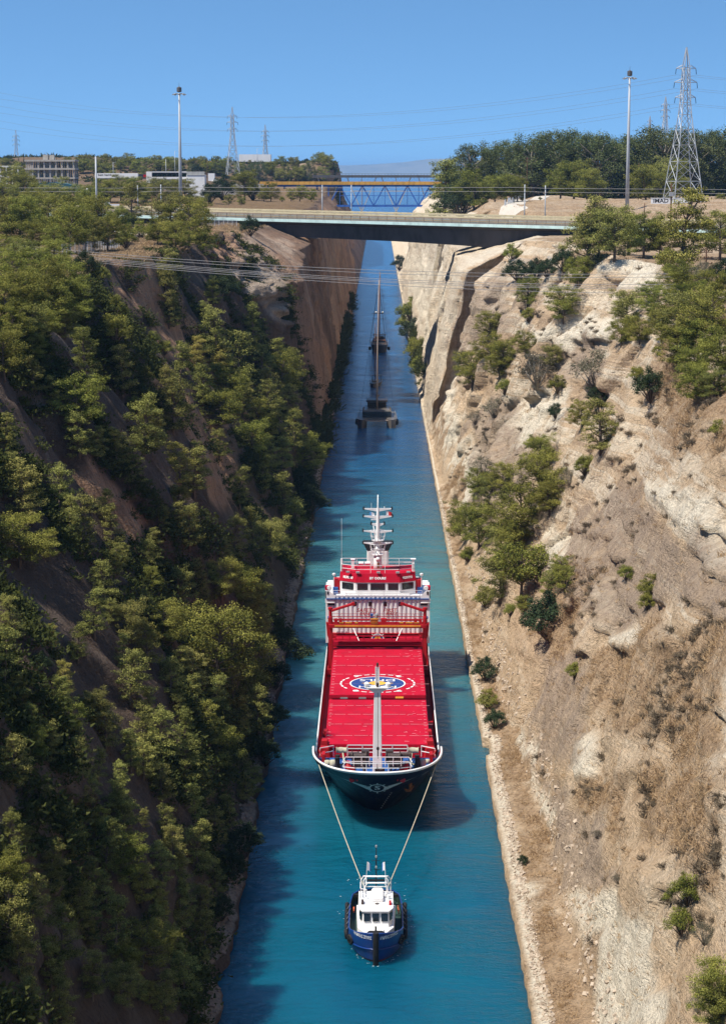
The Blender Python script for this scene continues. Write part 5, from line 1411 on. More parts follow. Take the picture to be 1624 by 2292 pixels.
# gantry crane over the hatches
GY = 57.4
b = MB()
for sx in (-1, 1):
    b.box((sx * 6.0, GY, 6.0), (.5, .8, 6.0)); b.box((sx * 5.9, GY + 1.2, 6.0), (.35, .4, 6.0)); b.prism([(sx * 5.75, 9.1), (sx * 6.55, 9.6), (sx * 6.4, 7.9), (sx * 6.0, 6.8), (sx * 5.75, 6.8)], GY - .3, GY + .3)
    b.box((sx * 6.05, GY, 3.3), (.9, 2.4, .7))
b.box((0, GY - .5, 9.15), (12.4, .5, .42)); b.box((0, GY + 1.0, 9.15), (12.4, .3, .42))
g = b.build('gantry_crane', M_dred, ship, bevel=.03)
b = MB(); b.box((0, GY - .82, 9.22), (10.9, .10, .22))
for (x, w) in ((-4.6, .55), (-3.7, .8), (-2.7, .4), (3.0, .5), (4.0, .9), (4.9, .7)): b.box((x, GY - .2, 9.5), (w, .5, .16))
b.box((-.4, GY - .3, 9.75), (.95, .7, .65)); b.build('walkway_edge', M_yellow, g, bevel=.02)
b = MB(); rail(b, [(-5.8, GY - .7, 9.4), (5.8, GY - .7, 9.4)], 1.0, 3, 1.1, .03); rail(b, [(-5.8, GY + 1.1, 9.4), (5.8, GY + 1.1, 9.4)], 1.0, 3, 1.1, .03)
b.tube([(-5.6, GY, 9.85), (-1.0, GY, 9.85)], .12, 6); b.tube([(1.0, GY, 9.85), (5.6, GY, 9.85)], .14, 6); b.box((.75, GY, 9.75), (.7, .6, .6))
for x in (-5.3, -4.7, 4.8, 5.4): b.box((x, GY, 9.7), (.4, .5, .6))
b.build('walkway_rail', M_dred, g)
b = MB(); b.box((-.75, GY + .1, 10.35), (.35, .5, .5), m=0); b.lathe([(.1, 0), (.26, .05), (.26, .5), (.1, .55)], (-.15, GY, 10.1), 8, m=1); b.build('crane_motor', [M_blue, M_grey], g)
for sx in (-1, 1):
    b = MB(); b.lathe([(.32, 9.4), (.28, 10.2), (.2, 10.4), (.2, 11.1), (.3, 11.2), (.3, 11.45), (.1, 11.5)], (sx * 6.0, GY, 0), 10)
    o = b.build('jib_crane', M_dred, ship, smooth=False)
    b = MB(); b.tube([(sx * 5.9, GY - .1, 11.05), (sx * 3.1, GY - .3, 12.0)], .18, 6); b.box((sx * 3.1, GY - .3, 12.0), (.42, .42, .36), ry=sx * .3); b.build('jib', M_dred, o)
    b = MB(); b.lathe([(.16, -.2), (.18, -.15), (.18, .2), (.1, .25)], (sx * 6.15, GY, 10.15), 8, axis='X'); b.build('motor', M_blue, o)
b = MB(); b.box((0, 59.6, 6.35), (11.2, .5, .5)); b.box((0, 61.5, 6.0), (11.6, .4, .9))
for i in range(13): b.box((-5.4 + i * .9, 60.2, 6.8), (.12, .12, .6))
b.box((0, 60.2, 7.1), (11.2, .12, .12)); b.build('hatch_beam', M_red, ship, bevel=.03)
b = MB()
for sx in (-1, 1):
    b.tube([(sx * 2.4, 61, 6.3), (sx * 3.6, 63.5, 8.3)], .06, 4); b.box((sx * 5.3, SY - .3, 7.4), (.9, .05, .04))
    rail(b, [(sx * 6.3, SY - .2, 6.9), (sx * 4.8, SY - .2, 6.9)], 1.1, 3, .8, .03)
b.build('companion_rail', M_white, ship)
for sx in (-1, 1):
    b = MB(); rail(b, [(sx * (HB - .05), 44, 3.95), (sx * (HB - .05), 64, 3.95)], .9, 2, 1.8, .035); b.build('side_rail', M_white, ship)

# ---------------------------------------------------------------- the tug
tug = empty('tugboat', (0.02, 166.0, 0.0), 0, 'small blue and white tugboat with tyre fenders towing the cargo ship', 'tugboat')
M_tblue = paint('bright blue hull paint', (0.008, 0.045, 0.22), 0.35, 0.25, 1.0, 0.5)
TL_ = [(-.9, 1.6, 5.0, 1.5, 1.7), (0.0, 0.7, 4.6, 1.6, 2.1), (1.2, 0.25, 4.2, 1.8, 2.3), (2.0, 0.12, 4.0, 2.0, 2.36), (3.0, 0.0, 4.0, 2.1, 2.38)]
def tl(z): return [float(np.interp(z, [l[0] for l in TL_], [l[i] for l in TL_])) for i in range(1, 5)]
def tug_y(x, z):
    ys, L, p, bb = tl(z); return ys + L * (1 - (1 - min(abs(x) / bb, 1) ** p) ** (1 / p))
def sheer(y): return 1.75 + 1.05 * max(0, 1 - y / 6.5) ** 1.6
def tring(f, inset=0.0, n=20):
    """f in 0..1 from under water to the rail that rises towards the bow"""
    pts = []
    for i in range(n + 1):
        t = i / n; zz = -.9 + f * (2.6 + .9)
        ys, L, p, bb = tl(zz); x = bb * math.sin(t * math.pi / 2)
        y = tug_y(x, zz); z = -.9 + f * (sheer(y) + .9)
        pts.append((max(x - inset, 0), y + inset * (1 - t) * 1.4, z))
    bb = pts[-1][0]
    for y, k in ((7.5, 1), (10.5, .98), (12.6, .9), (13.7, .65), (14.1, .0)): pts.append((bb * k, y, -.9 + f * (sheer(y) + .9)))
    return [Vector(q) for q in reversed(pts)] + [Vector((-x, y, z)) for x, y, z in pts[1:]]
b = MB(); b.loft([tring(f) for f in (0, .2, .32)], 1); b.loft([tring(f) for f in (.32, .5, .7, .85, 1)], 0); b.loft([tring(f, .10) for f in (1, .62)], 2)
b.build('hull', [M_tblue, M_boot, paint('dark green bulwark paint', (.012, .035, .03), .6, .3)], tug, smooth=True)
b = MB(); b.tube(tring(1, .05), .07, 5); b.tube([Vector((q.x * 1.01, q.y - .03, q.z)) for q in tring(.62)], .06, 5); b.build('rubbing_strake', M_tblue, tug, smooth=True)
b = MB(); p = tring(.60, .1); b.add([(q.x, q.y, .95) for q in p], [tuple(range(len(p)))]); b.build('deck', paint('dark green deck', (.02, .05, .04), .7, .4), tug)
b = MB(); b.tube([(0, .32, -.4), (0, -.02, 1.0), (0, -.10, 2.0), (0, -.10, 2.95)], .26, 8); b.box((0, .55, 2.72), (1.5, .75, .16), top=(.7, .8)); b.box((0, .75, 2.95), (.16, .16, .45)); b.build('bow_fender', M_black, tug, bevel=.03)
for sx in (-1, 1):
    letters('lettering', 'ΑΝΔΡΕΑΣ ΣΠΥΡΟΣ', .40, lambda u, v: (sx * (1.10 - sx * -u * .42 * sx) if False else (-1.12 + u * .42 if sx < 0 else 1.12 + u * .42), tug_y(1.12 - (u * .42 if sx < 0 else -u * .42) * 1.0, 2.3 + v) - .05 if False else tug_y((-1.12 + u * .42) if sx < 0 else (1.12 + u * .42), 2.3 + v) - .06, 2.38 + v * .95), M_white, tug, .012)
tyre = MB()
tyre.lathe([(.22, -.13), (.36, -.16), (.45, -.10), (.47, 0), (.45, .10), (.36, .16), (.22, .13), (.20, 0), (.22, -.13)], (0, 0, 0), 14, axis='X')
tm = tyre.mesh('tyre_fender', smooth=True); tm.materials.append(M_black)
for sx in (-1, 1):
    for (y, z, tilt) in ((2.55, 1.35, .55), (4.6, 1.05, .1), (6.0, 1.0, .05), (7.2, 1.0, .0), (8.4, 1.0, .0), (9.7, 1.0, -.05), (11.2, 1.05, -.1)):
        o = bpy.data.objects.new('tyre_fender', tm); COL.objects.link(o); o.parent = tug
        x = 2.55 if y > 4 else 2.15
        o.location = (sx * x, y, z); o.rotation_euler = (random.uniform(-.2, .2), .12 * sx, -sx * tilt)
b = MB()
for sx in (-1, 1):
    for y in (2.5, 4.6, 6.0, 7.2, 8.4, 9.7): b.tube([(sx * (2.25 if y > 4 else 1.85), y, 1.95 + .25 * (y < 4)), (sx * (2.6 if y > 4 else 2.2), y, 1.35)], .03, 4)
b.build('fender_chain', M_grey, tug)
b = MB(); b.prism([(-1.55, 2.9), (-1.0, 1.7), (1.0, 1.7), (1.55, 2.9), (1.7, 8.3), (-1.7, 8.3)], .95, 2.35, axis='Z')
b.box((0, 1.6, 1.9), (1.35, 1.0, 1.3)); th = b.build('deckhouse', M_white, tug, bevel=.08)
b = MB(); b.loft([[Vector((x, y, 2.3)) for x, y in ((-1.12, 2.75), (1.12, 2.75), (1.42, 3.6), (1.42, 7.4), (-1.42, 7.4), (-1.42, 3.6))], [Vector((x, y, 3.72)) for x, y in ((-1.08, 2.98), (1.08, 2.98), (1.38, 3.7), (1.38, 7.4), (-1.38, 7.4), (-1.38, 3.7))]], caps=True)
tw = b.build('wheelhouse', M_white, tug, bevel=.05)
b = MB(); b.loft([[Vector((x, y, z)) for x, y in ((-1.16, 2.72), (1.16, 2.72), (1.5, 3.5), (1.5, 7.7), (-1.5, 7.7), (-1.5, 3.5))] for z in (3.70, 3.84)], caps=True); tr_ = b.build('roof', M_white, tw, bevel=.04)
for x in (-.74, 0, .74):
    b = MB(); b.box((x, 2.83, 3.20), (.56, .06, .68), rx=-.16); b.build('window', M_glass, tw, bevel=.025)
for sx in (-1, 1):
    b = MB(); b.box((sx * 1.28, 3.25, 3.2), (.5, .06, .66), rz=sx * 1.22); b.build('window', M_glass, tw)
    for y in (4.4, 5.6, 6.6): b = MB(); b.box((sx * 1.415, y, 3.2), (.06, .8, .62)); b.build('window', M_glass, tw)
b = MB(); b.box((.15, 5.9, 4.05), (1.0, 2.2, .42)); b.lathe([(.55, 0), (.55, .35), (.4, .5), (.05, .55)], (.15, 7.0, 3.85), 12); b.build('engine_casing', M_white, tr_, bevel=.1, smooth=False)
b = MB(); b.lathe([(.17, 0), (.2, .03), (.02, .06)], (.1, 4.4, 3.85), 10, m=0); b.box((-1.15, 4.6, 3.95), (.22, .75, .2), m=0); b.box((1.22, 4.4, 3.95), (.2, .7, .2), m=1)
b.build('roof_hatch', [M_mach, M_dred], tr_)
b = MB(); b.tube([(.1, 4.4, 3.86), (.1, 4.4, 4.9)], .025, 4); b.lathe([(.08, 0), (.16, .1), (.16, .3), (.05, .36)], (1.1, 5.6, 3.9), 8); b.lathe([(.08, 0), (.14, .1), (.14, .3), (.05, .36)], (.85, 6.0, 3.9), 8); b.tube([(.1, 4.0, 3.88), (.1, 3.5, 3.88), (.75, 3.45, 3.88)], .03, 4); b.build('roof_lamp', M_white, tr_)
b = MB()
for y, w, z in ((7.4, 1.05, 5.25), (8.2, 1.3, 5.0), (6.9, .95, 4.85)):
    b.tube([(-w, y + .2, 3.0), (-w, y, z - .35), (-w + .2, y, z), (w - .2, y, z), (w, y, z - .35), (w, y + .2, 3.0)], .065, 6)
for z in (4.5, 4.8): b.tube([(-.95, 6.95, z), (.95, 6.95, z)], .05, 5)
for sx in (-1, 1): b.tube([(sx * .85, 7.4, 5.2), (sx * .85, 8.2, 4.95), (sx * .85, 6.9, 4.8)], .05, 5)
rail(b, [(-1.35, 7.5, 3.8), (-1.35, 5.9, 3.8), (-.8, 5.6, 3.8)], .9, 2, .8, .04); b.build('roll_bar', M_white, tug)
b = MB(); b.box((0, 7.3, 4.95), (1.5, .05, .18)); b.build('name_board', M_black, tug)
b = MB(); b.tube([(.02, 8.6, 2.3), (.02, 8.6, 7.5)], [.07, .04], 6)
b.tube([(-.35, 8.6, 6.3), (.4, 8.6, 6.3)], .025, 4); b.tube([(-.15, 8.6, 5.5), (.4, 8.6, 5.5)], .025, 4); tmst = b.build('mast', M_black, tug)
b = MB()
for z in (5.6, 6.55, 7.5): b.lathe([(.05, 0), (.09, .05), (.09, .2), (.03, .24)], (.02, 8.55, z), 8)
b.build('mast_lamp', M_grey, tmst)
for sx in (-1, 1):
    b = MB(); b.tube([(sx * .85, 7.6, 4.9), (sx * .75, 7.7, 6.5)], .025, 4); o = b.build('flagstaff', M_white, tug)
    flag('flag', (sx * .76, 7.7, 6.45), .32, .75, [M_flag, M_flagb], o, .6, sx + 2, 0.3 if sx < 0 else 2.5)
b = MB(); b.lathe([(.35, -.6), (.45, -.55), (.3, -.5), (.3, .5), (.45, .55), (.35, .6)], (0, 9.6, 1.6), 12, axis='X'); b.box((0, 9.6, 1.2), (1.3, 1.0, .5)); b.box((0, 11.9, 1.9), (4.0, .3, .25)); b.build('towing_winch', M_black, tug)
b = MB()
for (x, y) in ((-1.95, 8.8), (1.95, 9.2), (2.0, 8.4)): b.lathe([(.17, -.05), (.26, -.05), (.26, .05), (.17, .05)], (x, y, 1.7), 10, axis='X')
b.build('lifebuoy', paint('orange lifebuoy', (.65, .12, .03), .5), tug)

# towlines
for sx in (-1, 1):
    a, c = Vector((.12 + sx * 6.25, 206.6, 6.3)), Vector((.02 + sx * .5, 175.6, 2.1))
    pts = [a.lerp(c, i / 14) - Vector((0, 0, .35 * math.sin(math.pi * i / 14))) for i in range(15)]
    b = MB(); b.tube(pts, .05, 5)
    tag(b.build('towline', M_rope, smooth=True), 'pale yellow towline from the tug to the %s side of the ship bow' % ('left' if sx < 0 else 'right'), 'rope', 'towlines between tug and ship')

# ---------------------------------------------------------------- boats farther up the canal
def simple_hull(b, L, B, z1, m=0, bow=5.0, p=1.7, rake=1.2, n=12, stern=.8, zk=-.5):
    rings = []
    for f in (0, .35, .7, 1):
        z = zk + (z1 - zk) * f; bb = B / 2 * (.75 + .25 * f); ys = rake * (1 - f); pts = []
        for i in range(n + 1):
            t = i / n; x = bb * math.sin(t * math.pi / 2); pts.append((x, ys + bow * (1 - (1 - (x / bb) ** p) ** (1 / p)), z))
        pts += [(bb, L * .6, z), (bb * stern, L, z), (0.01, L + .02, z)]
        rings.append([Vector(q) for q in reversed(pts)] + [Vector((-x, y, z)) for x, y, z in pts[1:]])
    b.loft(rings, m); b.add([q for q in rings[-1]], [tuple(range(len(rings[-1])))], m)
def stays(parent, top, feet, r=.03):
    b = MB()
    for f in feet: b.tube([top, f], r, 3)
    return b.build('rigging', M_black, parent)
cat = empty('catamaran', (-.25, 536, 0), 0, 'large grey sailing catamaran with a very tall mast nearest behind the cargo ship', 'sailing boat', 'sailing boats in convoy')
for sx in (-1, 1):
    b = MB(); simple_hull(b, 19, 2.9, 2.3, 0, 5, 1.8, .4, zk=-.5)
    for i in range(len(b.v)): x, y, z = b.v[i]; b.v[i] = (x + sx * 3.85, y, z)
    b.build('hull', M_tan, cat, smooth=True)
    b = MB()
    for y in (3.5, 8): b.lathe([(.3, 0), (.5, .2), (.5, .9), (.25, 1.1)], (sx * 5.15, y, .6), 8)
    b.build('fender', M_black, cat, smooth=True)
    b = MB(); rail(b, [(sx * 4.6, 1.5, 2.1), (sx * 4.8, 9, 2.1), (sx * 4.8, 17, 2.1)], .8, 2, 2.2, .03); b.build('guard_rail', M_grey, cat)
b = MB(); b.box((0, 11.5, 1.75), (7.6, 12.5, 1.0)); b.box((0, 4.2, 2.05), (7.0, 4.0, .12)); b.build('bridge_deck', M_tan, cat, bevel=.05)
b = MB(); b.tube([(-3.8, 2.0, 1.9), (0, 1.4, 1.8), (3.8, 2.0, 1.9)], .16, 6); b.tube([(0, 1.4, 1.8), (0, 5.5, 1.9)], .14, 6); b.tube([(-2.4, 5.4, 2.0), (0, 1.5, 1.7)], .07, 5); b.tube([(2.4, 5.4, 2.0), (0, 1.5, 1.7)], .07, 5); b.build('crossbeam', M_mastw, cat)
b = MB(); b.box((0, 10, 2.95), (7.6, 9, 1.75), m=0); b.box((0, 10.2, 4.0), (7.6, 9.4, .45), top=(.9, .95), m=1); b.build('cabin', [M_glass, M_tan], cat, bevel=.15)
b = MB(); b.box((-1.4, 11, 4.1), (1.6, 1.0, .7)); b.box((1.5, 11, 4.1), (2.2, 1.0, .6)); b.box((0, 13.5, 4.3), (4.6, .8, .8)); b.build('flybridge_seat', M_dkhull, cat, bevel=.1)
b = MB(); b.box((0, 12.5, 6.1), (5.6, 4.8, .45)); b.box((0, 13.8, 4.9), (5.0, 2.0, 1.2))
for x in (-2.1, 2.1): b.tube([(x, 11, 3.6), (x, 11, 5.9)], .09, 5); b.tube([(x, 14, 3.6), (x, 14, 5.9)], .09, 5)
b.build('hardtop', M_dkhull, cat, bevel=.08)
b = MB(); b.lathe([(.1, 0), (.5, .15), (.5, .45), (.1, .6)], (.2, 14.2, 6.9), 10); b.tube([(.2, 14.2, 6.1), (.2, 14.2, 7)], .06, 5); b.build('radar_dome', M_dkhull, cat, smooth=True)
b = MB(); b.tube([(0, 8, 3.6), (.15, 8, 20), (.5, 8, 38.2)], [.24, .19, .11], 8); mm = b.build('mast', M_mastw, cat, smooth=True)
for z, w in ((14.5, 1.9), (22, 2.0), (29.5, 1.4)): b = MB(); b.tube([(-w, 8.3, z - .1), (w + .3, 8.3, z - .1)], .07, 4); b.build('spreader', M_black, mm)
b = MB(); b.tube([(0, 8.3, 5.2), (0, 15.5, 5.0)], .24, 6); b.build('boom', M_mastw, cat)
stays(cat, (.48, 8, 37.5), [(-4.7, 10, 2.1), (4.7, 10, 2.1), (0, 1.5, 1.9), (2.2, 8, 22), (-1.9, 8, 22)])
yacht = empty('sailing_yacht', (-1.55, 640, 0), -.12, 'small sailing yacht with dark canopy between the catamaran and the last boat', 'sailing boat', 'sailing boats in convoy')
b = MB(); simple_hull(b, 12.5, 3.6, 1.25, 0, 6, 1.6, .8); b.build('hull', M_tan, yacht, smooth=True)
b = MB(); b.box((0, 6.5, 1.5), (2.0, 4, .5), top=(.8, .9)); b.build('cabin', M_tan, yacht, bevel=.08)
b = MB()
for y in (8.6, 10.4): b.tube([(-1.4, y, 1.2), (-1.3, y, 3.0), (1.3, y, 3.0), (1.4, y, 1.2)], .08, 5)
b.box((0, 9.5, 3.05), (2.6, 2.2, .12)); b.build('canopy', M_dkhull, yacht)
b = MB(); b.tube([(0, 5.2, 1.4), (0.1, 5.2, 19.5)], [.13, .08], 6); ym = b.build('mast', M_mast, yacht, smooth=True)
b = MB(); b.tube([(0, 5.3, 2.9), (0, 9.2, 2.8)], .16, 6); b.box((0, 7.2, 3.0), (.4, 3.6, .4)); b.build('boom', M_dkhull, yacht)
b = MB(); b.box((.3, 9.0, 2.1), (.5, .5, 1.4), top=(.6, .6)); b.lathe([(.05, 0), (.18, .1), (.18, .25), (.03, .35)], (.3, 9.0, 2.8), 8); b.build('helm_cover', M_dkhull, yacht)
stays(yacht, (.1, 5.2, 19), [(-1.6, 5.6, 1.25), (1.6, 5.6, 1.25), (0, .4, 1.3), (0, 12.3, 1.3)], .025)
gul = empty('motor_sailer', (.45, 764, 0), 0, 'dark brown motor sailer with broad wheelhouse and tall mast last of the convoy', 'sailing boat', 'sailing boats in convoy')
b = MB(); simple_hull(b, 22, 6.6, 2.9, 0, 7, 2.0, 1.6, zk=-.6); b.build('hull', M_dkhull, gul, smooth=True)
b = MB(); b.box((0, 11, 3.6), (5.2, 9, 1.5), top=(.9, .95)); gc = b.build('deckhouse', M_mast, gul, bevel=.1)
b = MB(); b.box((0, 6.55, 3.7), (4.2, .08, .7)); b.build('window', M_glass, gc)
b = MB(); b.box((0, 12.5, 5.9), (5.0, 6, .2))
for x in (-2.2, 2.2): b.tube([(x, 9.8, 4.3), (x, 9.8, 5.9)], .1, 5); b.tube([(x, 15.2, 4.3), (x, 15.2, 5.9)], .1, 5)
b.box((0, 12.5, 4.8), (3.6, 4, .9)); b.build('canopy', M_dkhull, gul)
b = MB(); rail(b, [(-3.1, 4, 2.9), (-3.2, 20, 2.9)], .9, 2, 2, .04); rail(b, [(3.1, 4, 2.9), (3.2, 20, 2.9)], .9, 2, 2, .04); rail(b, [(-2.4, 1.6, 2.9), (0, .6, 3.0), (2.4, 1.6, 2.9)], .8, 2, 1.2, .04); b.build('guard_rail', M_white, gul)
for sx in (-1, 1): b = MB(); b.lathe([(.3, 0), (.55, .3), (.55, 1.0), (.3, 1.3)], (sx * 3.5, 6, .6), 8); b.build('fender', M_black, gul, smooth=True)
b = MB(); b.tube([(0, 9, 4.2), (.2, 9, 29.5)], [.27, .15], 8); gm_ = b.build('mast', M_mast, gul, smooth=True)
for z, w in ((12.0, 2.6), (14.2, 2.0), (20.5, 1.6)): b = MB(); b.tube([(-w, 9, z), (w, 9, z)], .09, 4); b.build('spreader', M_black, gm_)
b = MB()
for sx in (-1, 1): b.lathe([(.1, 0), (.3, .1), (.3, .5), (.1, .6)], (sx * 1.2, 9, 14.2), 8)
b.build('radar_dome', M_white, gm_, smooth=True)
stays(gul, (.2, 9, 29), [(-3.2, 10, 2.9), (3.2, 10, 2.9), (0, .8, 3.0), (0, 20, 3)], .035)

# foam and small wash round the tug and the ship
M_foam, n_, o_ = nodes('white foam')
principled(n_, o_, (0.55, 0.66, 0.68), 0.6, 0.3)
def foam(name, pts, label, seed):
    g = random.Random(seed); b = MB()
    for (x, y, s) in pts:
        k = g.randint(5, 7); a0 = g.uniform(0, 6.28); rz_ = g.uniform(-.4, .4)
        b.add([(x + s * g.uniform(.5, 1.2) * 1.6 * math.cos(a0 + 6.28 * i / k), y + s * g.uniform(.4, 1.1) * .7 * math.sin(a0 + 6.28 * i / k), .012 + .004 * g.random()) for i in range(k)], [tuple(range(k))])
    return tag(b.build(name, M_foam), label, 'foam', kind='stuff')
g = random.Random(4); fp = []
for i in range(70):
    t = g.random() ** 1.5; sx = g.choice((-1, 1)); y = 166.5 + 13 * t
    xx = tl(0)[3] * (1 - (1 - min(1, max(0, (y - 166.7) / 4.6))) ** 1.6) ** (1 / 1.6) if y < 171.3 else 2.1
    fp.append((.02 + sx * (xx + g.random() ** 2 * (.35 + 1.5 * t)), y - g.uniform(0, .8) * (1 - t), g.uniform(.02, .07)))
for i in range(40): t = g.random(); fp.append((g.gauss(0, 1.0 + t), 180 + 9 * t, g.uniform(.02, .08)))
foam('foam', fp, 'flecks of white foam round the tugboat', 5)
# ------------------------------------------------------------------ bridges, buildings, masts and wires
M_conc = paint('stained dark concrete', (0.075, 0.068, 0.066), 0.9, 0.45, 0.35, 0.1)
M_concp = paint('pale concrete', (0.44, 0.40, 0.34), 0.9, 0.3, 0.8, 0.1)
M_turq = paint('faded turquoise paint', (0.58, 0.76, 0.71), 0.75, 0.3, 0.4, 0.2)
M_road = paint('sun bleached road surface', (0.36, 0.32, 0.26), 0.95, 0.2, 0.4, 0.1)
M_railb = paint('brown steel railing', (0.17, 0.115, 0.09), 0.6, 0.3, 1.0, 0.3)
M_yrail = paint('yellow painted barrier', (0.60, 0.50, 0.31), 0.7, 0.25, 0.7, 0.2)
M_trussb = paint('blue truss paint', (0.035, 0.12, 0.42), 0.5, 0.3, 0.6, 0.3)
M_trussy = paint('orange yellow deck paint', (0.60, 0.33, 0.07), 0.6, 0.3, 0.4, 0.2)
M_steel = paint('galvanised steel', (0.40, 0.42, 0.44), 0.45, 0.2, 1.0, 0.4)
M_dsteel = paint('dark bridge steel', (0.09, 0.085, 0.085), 0.6, 0.3, 0.6, 0.3)
M_psteel = paint('pale bridge steel', (0.42, 0.41, 0.38), 0.6, 0.3, 0.6, 0.3)
M_wood = paint('brown wooden pole', (0.10, 0.055, 0.035), 0.85, 0.4, 1.5, 0.1)
M_bwhite = paint('white rendered wall', (0.76, 0.75, 0.73), 0.85, 0.12, 0.3, 0.1)
M_bgrey = paint('grey rendered wall', (0.36, 0.33, 0.30), 0.9, 0.25, 0.3, 0.1)
M_teal = paint('teal bridge paint', (0.06, 0.16, 0.19), 0.6, 0.3, 0.4, 0.2)
M_path = paint('pale gravel', (0.52, 0.46, 0.38), 0.95, 0.2, 1.5, 0.1)
M_wire = paint('weathered wire', (0.34, 0.31, 0.29), 0.6, 0.1, 1.0, 0.3)
M_wire_d = paint('grey cable', (0.16, 0.17, 0.19), 0.6, 0.1, 1.0, 0.3)
M_carw = paint('white car paint', (0.74, 0.74, 0.75), 0.25, 0.05, 1.0, 0.5)
M_card = paint('dark car paint', (0.03, 0.035, 0.045), 0.2, 0.1, 1.0, 0.5)

def BR(s, t, h): return (s, road_y(s) + t, float(road_z(s)) + h)
def deck_prism(b, sec, s0, s1, n=24, m=0):
    """a cross-section (t, h) swept along the motorway; sec may be a function of s"""
    rings = []
    for i in range(n + 1):
        s = s0 + (s1 - s0) * i / n
        rings.append([Vector(BR(s, t, h)) for t, h in (sec(s) if callable(sec) else sec)])
    return b.loft(rings, m, caps=True)
def gb(s): return float(np.interp(s, [-46, -36, -20, 5, 25, 40, 52, 70], [-4.2, -4.9, -4.9, -5.3, -6.0, -7.1, -8.6, -8.8]))
def carriageway(t0, dh, label, near):
    root = empty('motorway_bridge', BR(0, t0, dh), 0, label, 'bridge', 'two carriageways of the motorway bridge')
    inv = Vector(root.location)
    def fin(b, name, mat, par=None, **k):
        b.v = [tuple(Vector(p) - inv) for p in b.v]
        return b.build(name, mat, par or root, **k)
    b = MB(); deck_prism(b, [(t0 + .3, dh), (t0 + 11.7, dh), (t0 + 11.7, dh - .3), (t0 + .3, dh - .3)], -150, 150, 30); fin(b, 'road_deck', M_road)
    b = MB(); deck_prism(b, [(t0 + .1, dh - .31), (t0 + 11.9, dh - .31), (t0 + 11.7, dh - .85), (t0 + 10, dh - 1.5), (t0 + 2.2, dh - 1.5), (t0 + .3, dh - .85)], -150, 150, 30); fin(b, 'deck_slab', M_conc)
    b = MB()
    for tt in (t0, t0 + 11.8): deck_prism(b, [(tt - .05, dh + .10), (tt + .30, dh + .10), (tt + .30, dh - .70), (tt - .05, dh - .70)], -150, 150, 30)
    fin(b, 'fascia', M_turq)
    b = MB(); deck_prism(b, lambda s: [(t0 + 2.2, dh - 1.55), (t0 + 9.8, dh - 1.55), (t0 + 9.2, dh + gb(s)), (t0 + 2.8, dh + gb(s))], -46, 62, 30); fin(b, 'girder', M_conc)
    for s in (-46, 62):
        b = MB(); g = drop(s, road_y(s) + t0 + 5)
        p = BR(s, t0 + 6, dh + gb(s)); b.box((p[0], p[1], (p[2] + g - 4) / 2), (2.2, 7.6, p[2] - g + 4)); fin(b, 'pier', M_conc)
    for s in (-64, -55):
        for tt in (2.5, 6, 9.5):
            p = BR(s, t0 + tt, dh - 1.6); b = MB(); b.tube([(p[0], p[1], p[2] - 8), p], .35, 8); fin(b, 'column', M_concp)
    for sa, sb in ((-150, -46.2), (62.2, 150)):
        b = MB(); deck_prism(b, [(t0 + 2.2, dh - 1.55), (t0 + 9.8, dh - 1.55), (t0 + 9.8, dh - 2.5), (t0 + 2.2, dh - 2.5)], sa, sb, 8); fin(b, 'approach_slab', M_conc)
    for tt, mt in (((t0 + .12, M_railb), (t0 + 11.9, M_yrail)) if near else ((t0 + .12, M_yrail), (t0 + 11.9, M_yrail))):
        b = MB()
        for h in ((.25, .55, .85, 1.15, 1.45) if mt is M_railb else (.55, 1.25)):
            w = .10 if mt is M_railb else .17
            deck_prism(b, [(tt - .05, dh + h - w), (tt + .05, dh + h - w), (tt + .05, dh + h + w), (tt - .05, dh + h + w)], -150, 150, 2)
        for i in range(121):
            s = -150 + i * 2.5; p = BR(s, tt + .1, dh + .72); b.box(p, (.14, .12, 1.5))
        fin(b, 'railing', mt)
    b = MB()
    for tt in (4.1, 7.9):
        for i in range(38):
            s = -150 + i * 8; deck_prism(b, [(t0 + tt - .08, dh + .004), (t0 + tt + .08, dh + .004), (t0 + tt + .08, dh + .012), (t0 + tt - .08, dh + .012)], s, s + 4, 1)
    for tt in (1.0, 11.0): deck_prism(b, [(t0 + tt - .1, dh + .004), (t0 + tt + .1, dh + .004), (t0 + tt + .1, dh + .012), (t0 + tt - .1, dh + .012)], -150, 150, 2)
    fin(b, 'lane_marking', M_bwhite)
    return root
carriageway(0, 0, 'near carriageway of the concrete motorway bridge, turquoise edge over a dark deep girder', True)
carriageway(16.5, 0.75, 'far carriageway of the motorway bridge, edged by pale yellow barriers', False)

def car(p, rz, mat, label, name='parked_car', cat='car'):
    root = empty(name, p, rz, label, cat)
    b = MB(); b.prism([(-2.1, .35), (2.1, .35), (2.15, .75), (1.2, .9), (.6, 1.42), (-1.2, 1.45), (-1.9, .95), (-2.15, .8)], -.85, .85, axis='Y'); b.build('body', mat, root, bevel=.06)
    b = MB(); b.prism([(1.1, .93), (.58, 1.36), (-1.15, 1.38), (-1.75, .97)], -.87, .87, axis='Y'); b.box((.88, 0, 1.17), (.10, 1.4, .55), ry=-.85); b.build('window', M_glass, root)
    for x in (-1.3, 1.3):
        for y in (-.8, .8):
            b = MB(); b.lathe([(.18, -.1), (.31, -.1), (.32, 0), (.31, .1), (.18, .1)], (x, y, .32), 12, axis='Y'); b.build('wheel', M_black, root)
    return root
ang = math.atan(-.3)
car(BR(57.5, 7.5, .01), ang + math.pi, M_card, 'dark car on the motorway bridge behind the right hand pines')
car(BR(64.5, 20.0, .76), ang, M_carw, 'white car on the motorway farther right of the dark car')
car(BR(-58.5, 20.0, .76), ang, M_carw, 'small pale car near the foot of the left floodlight mast')
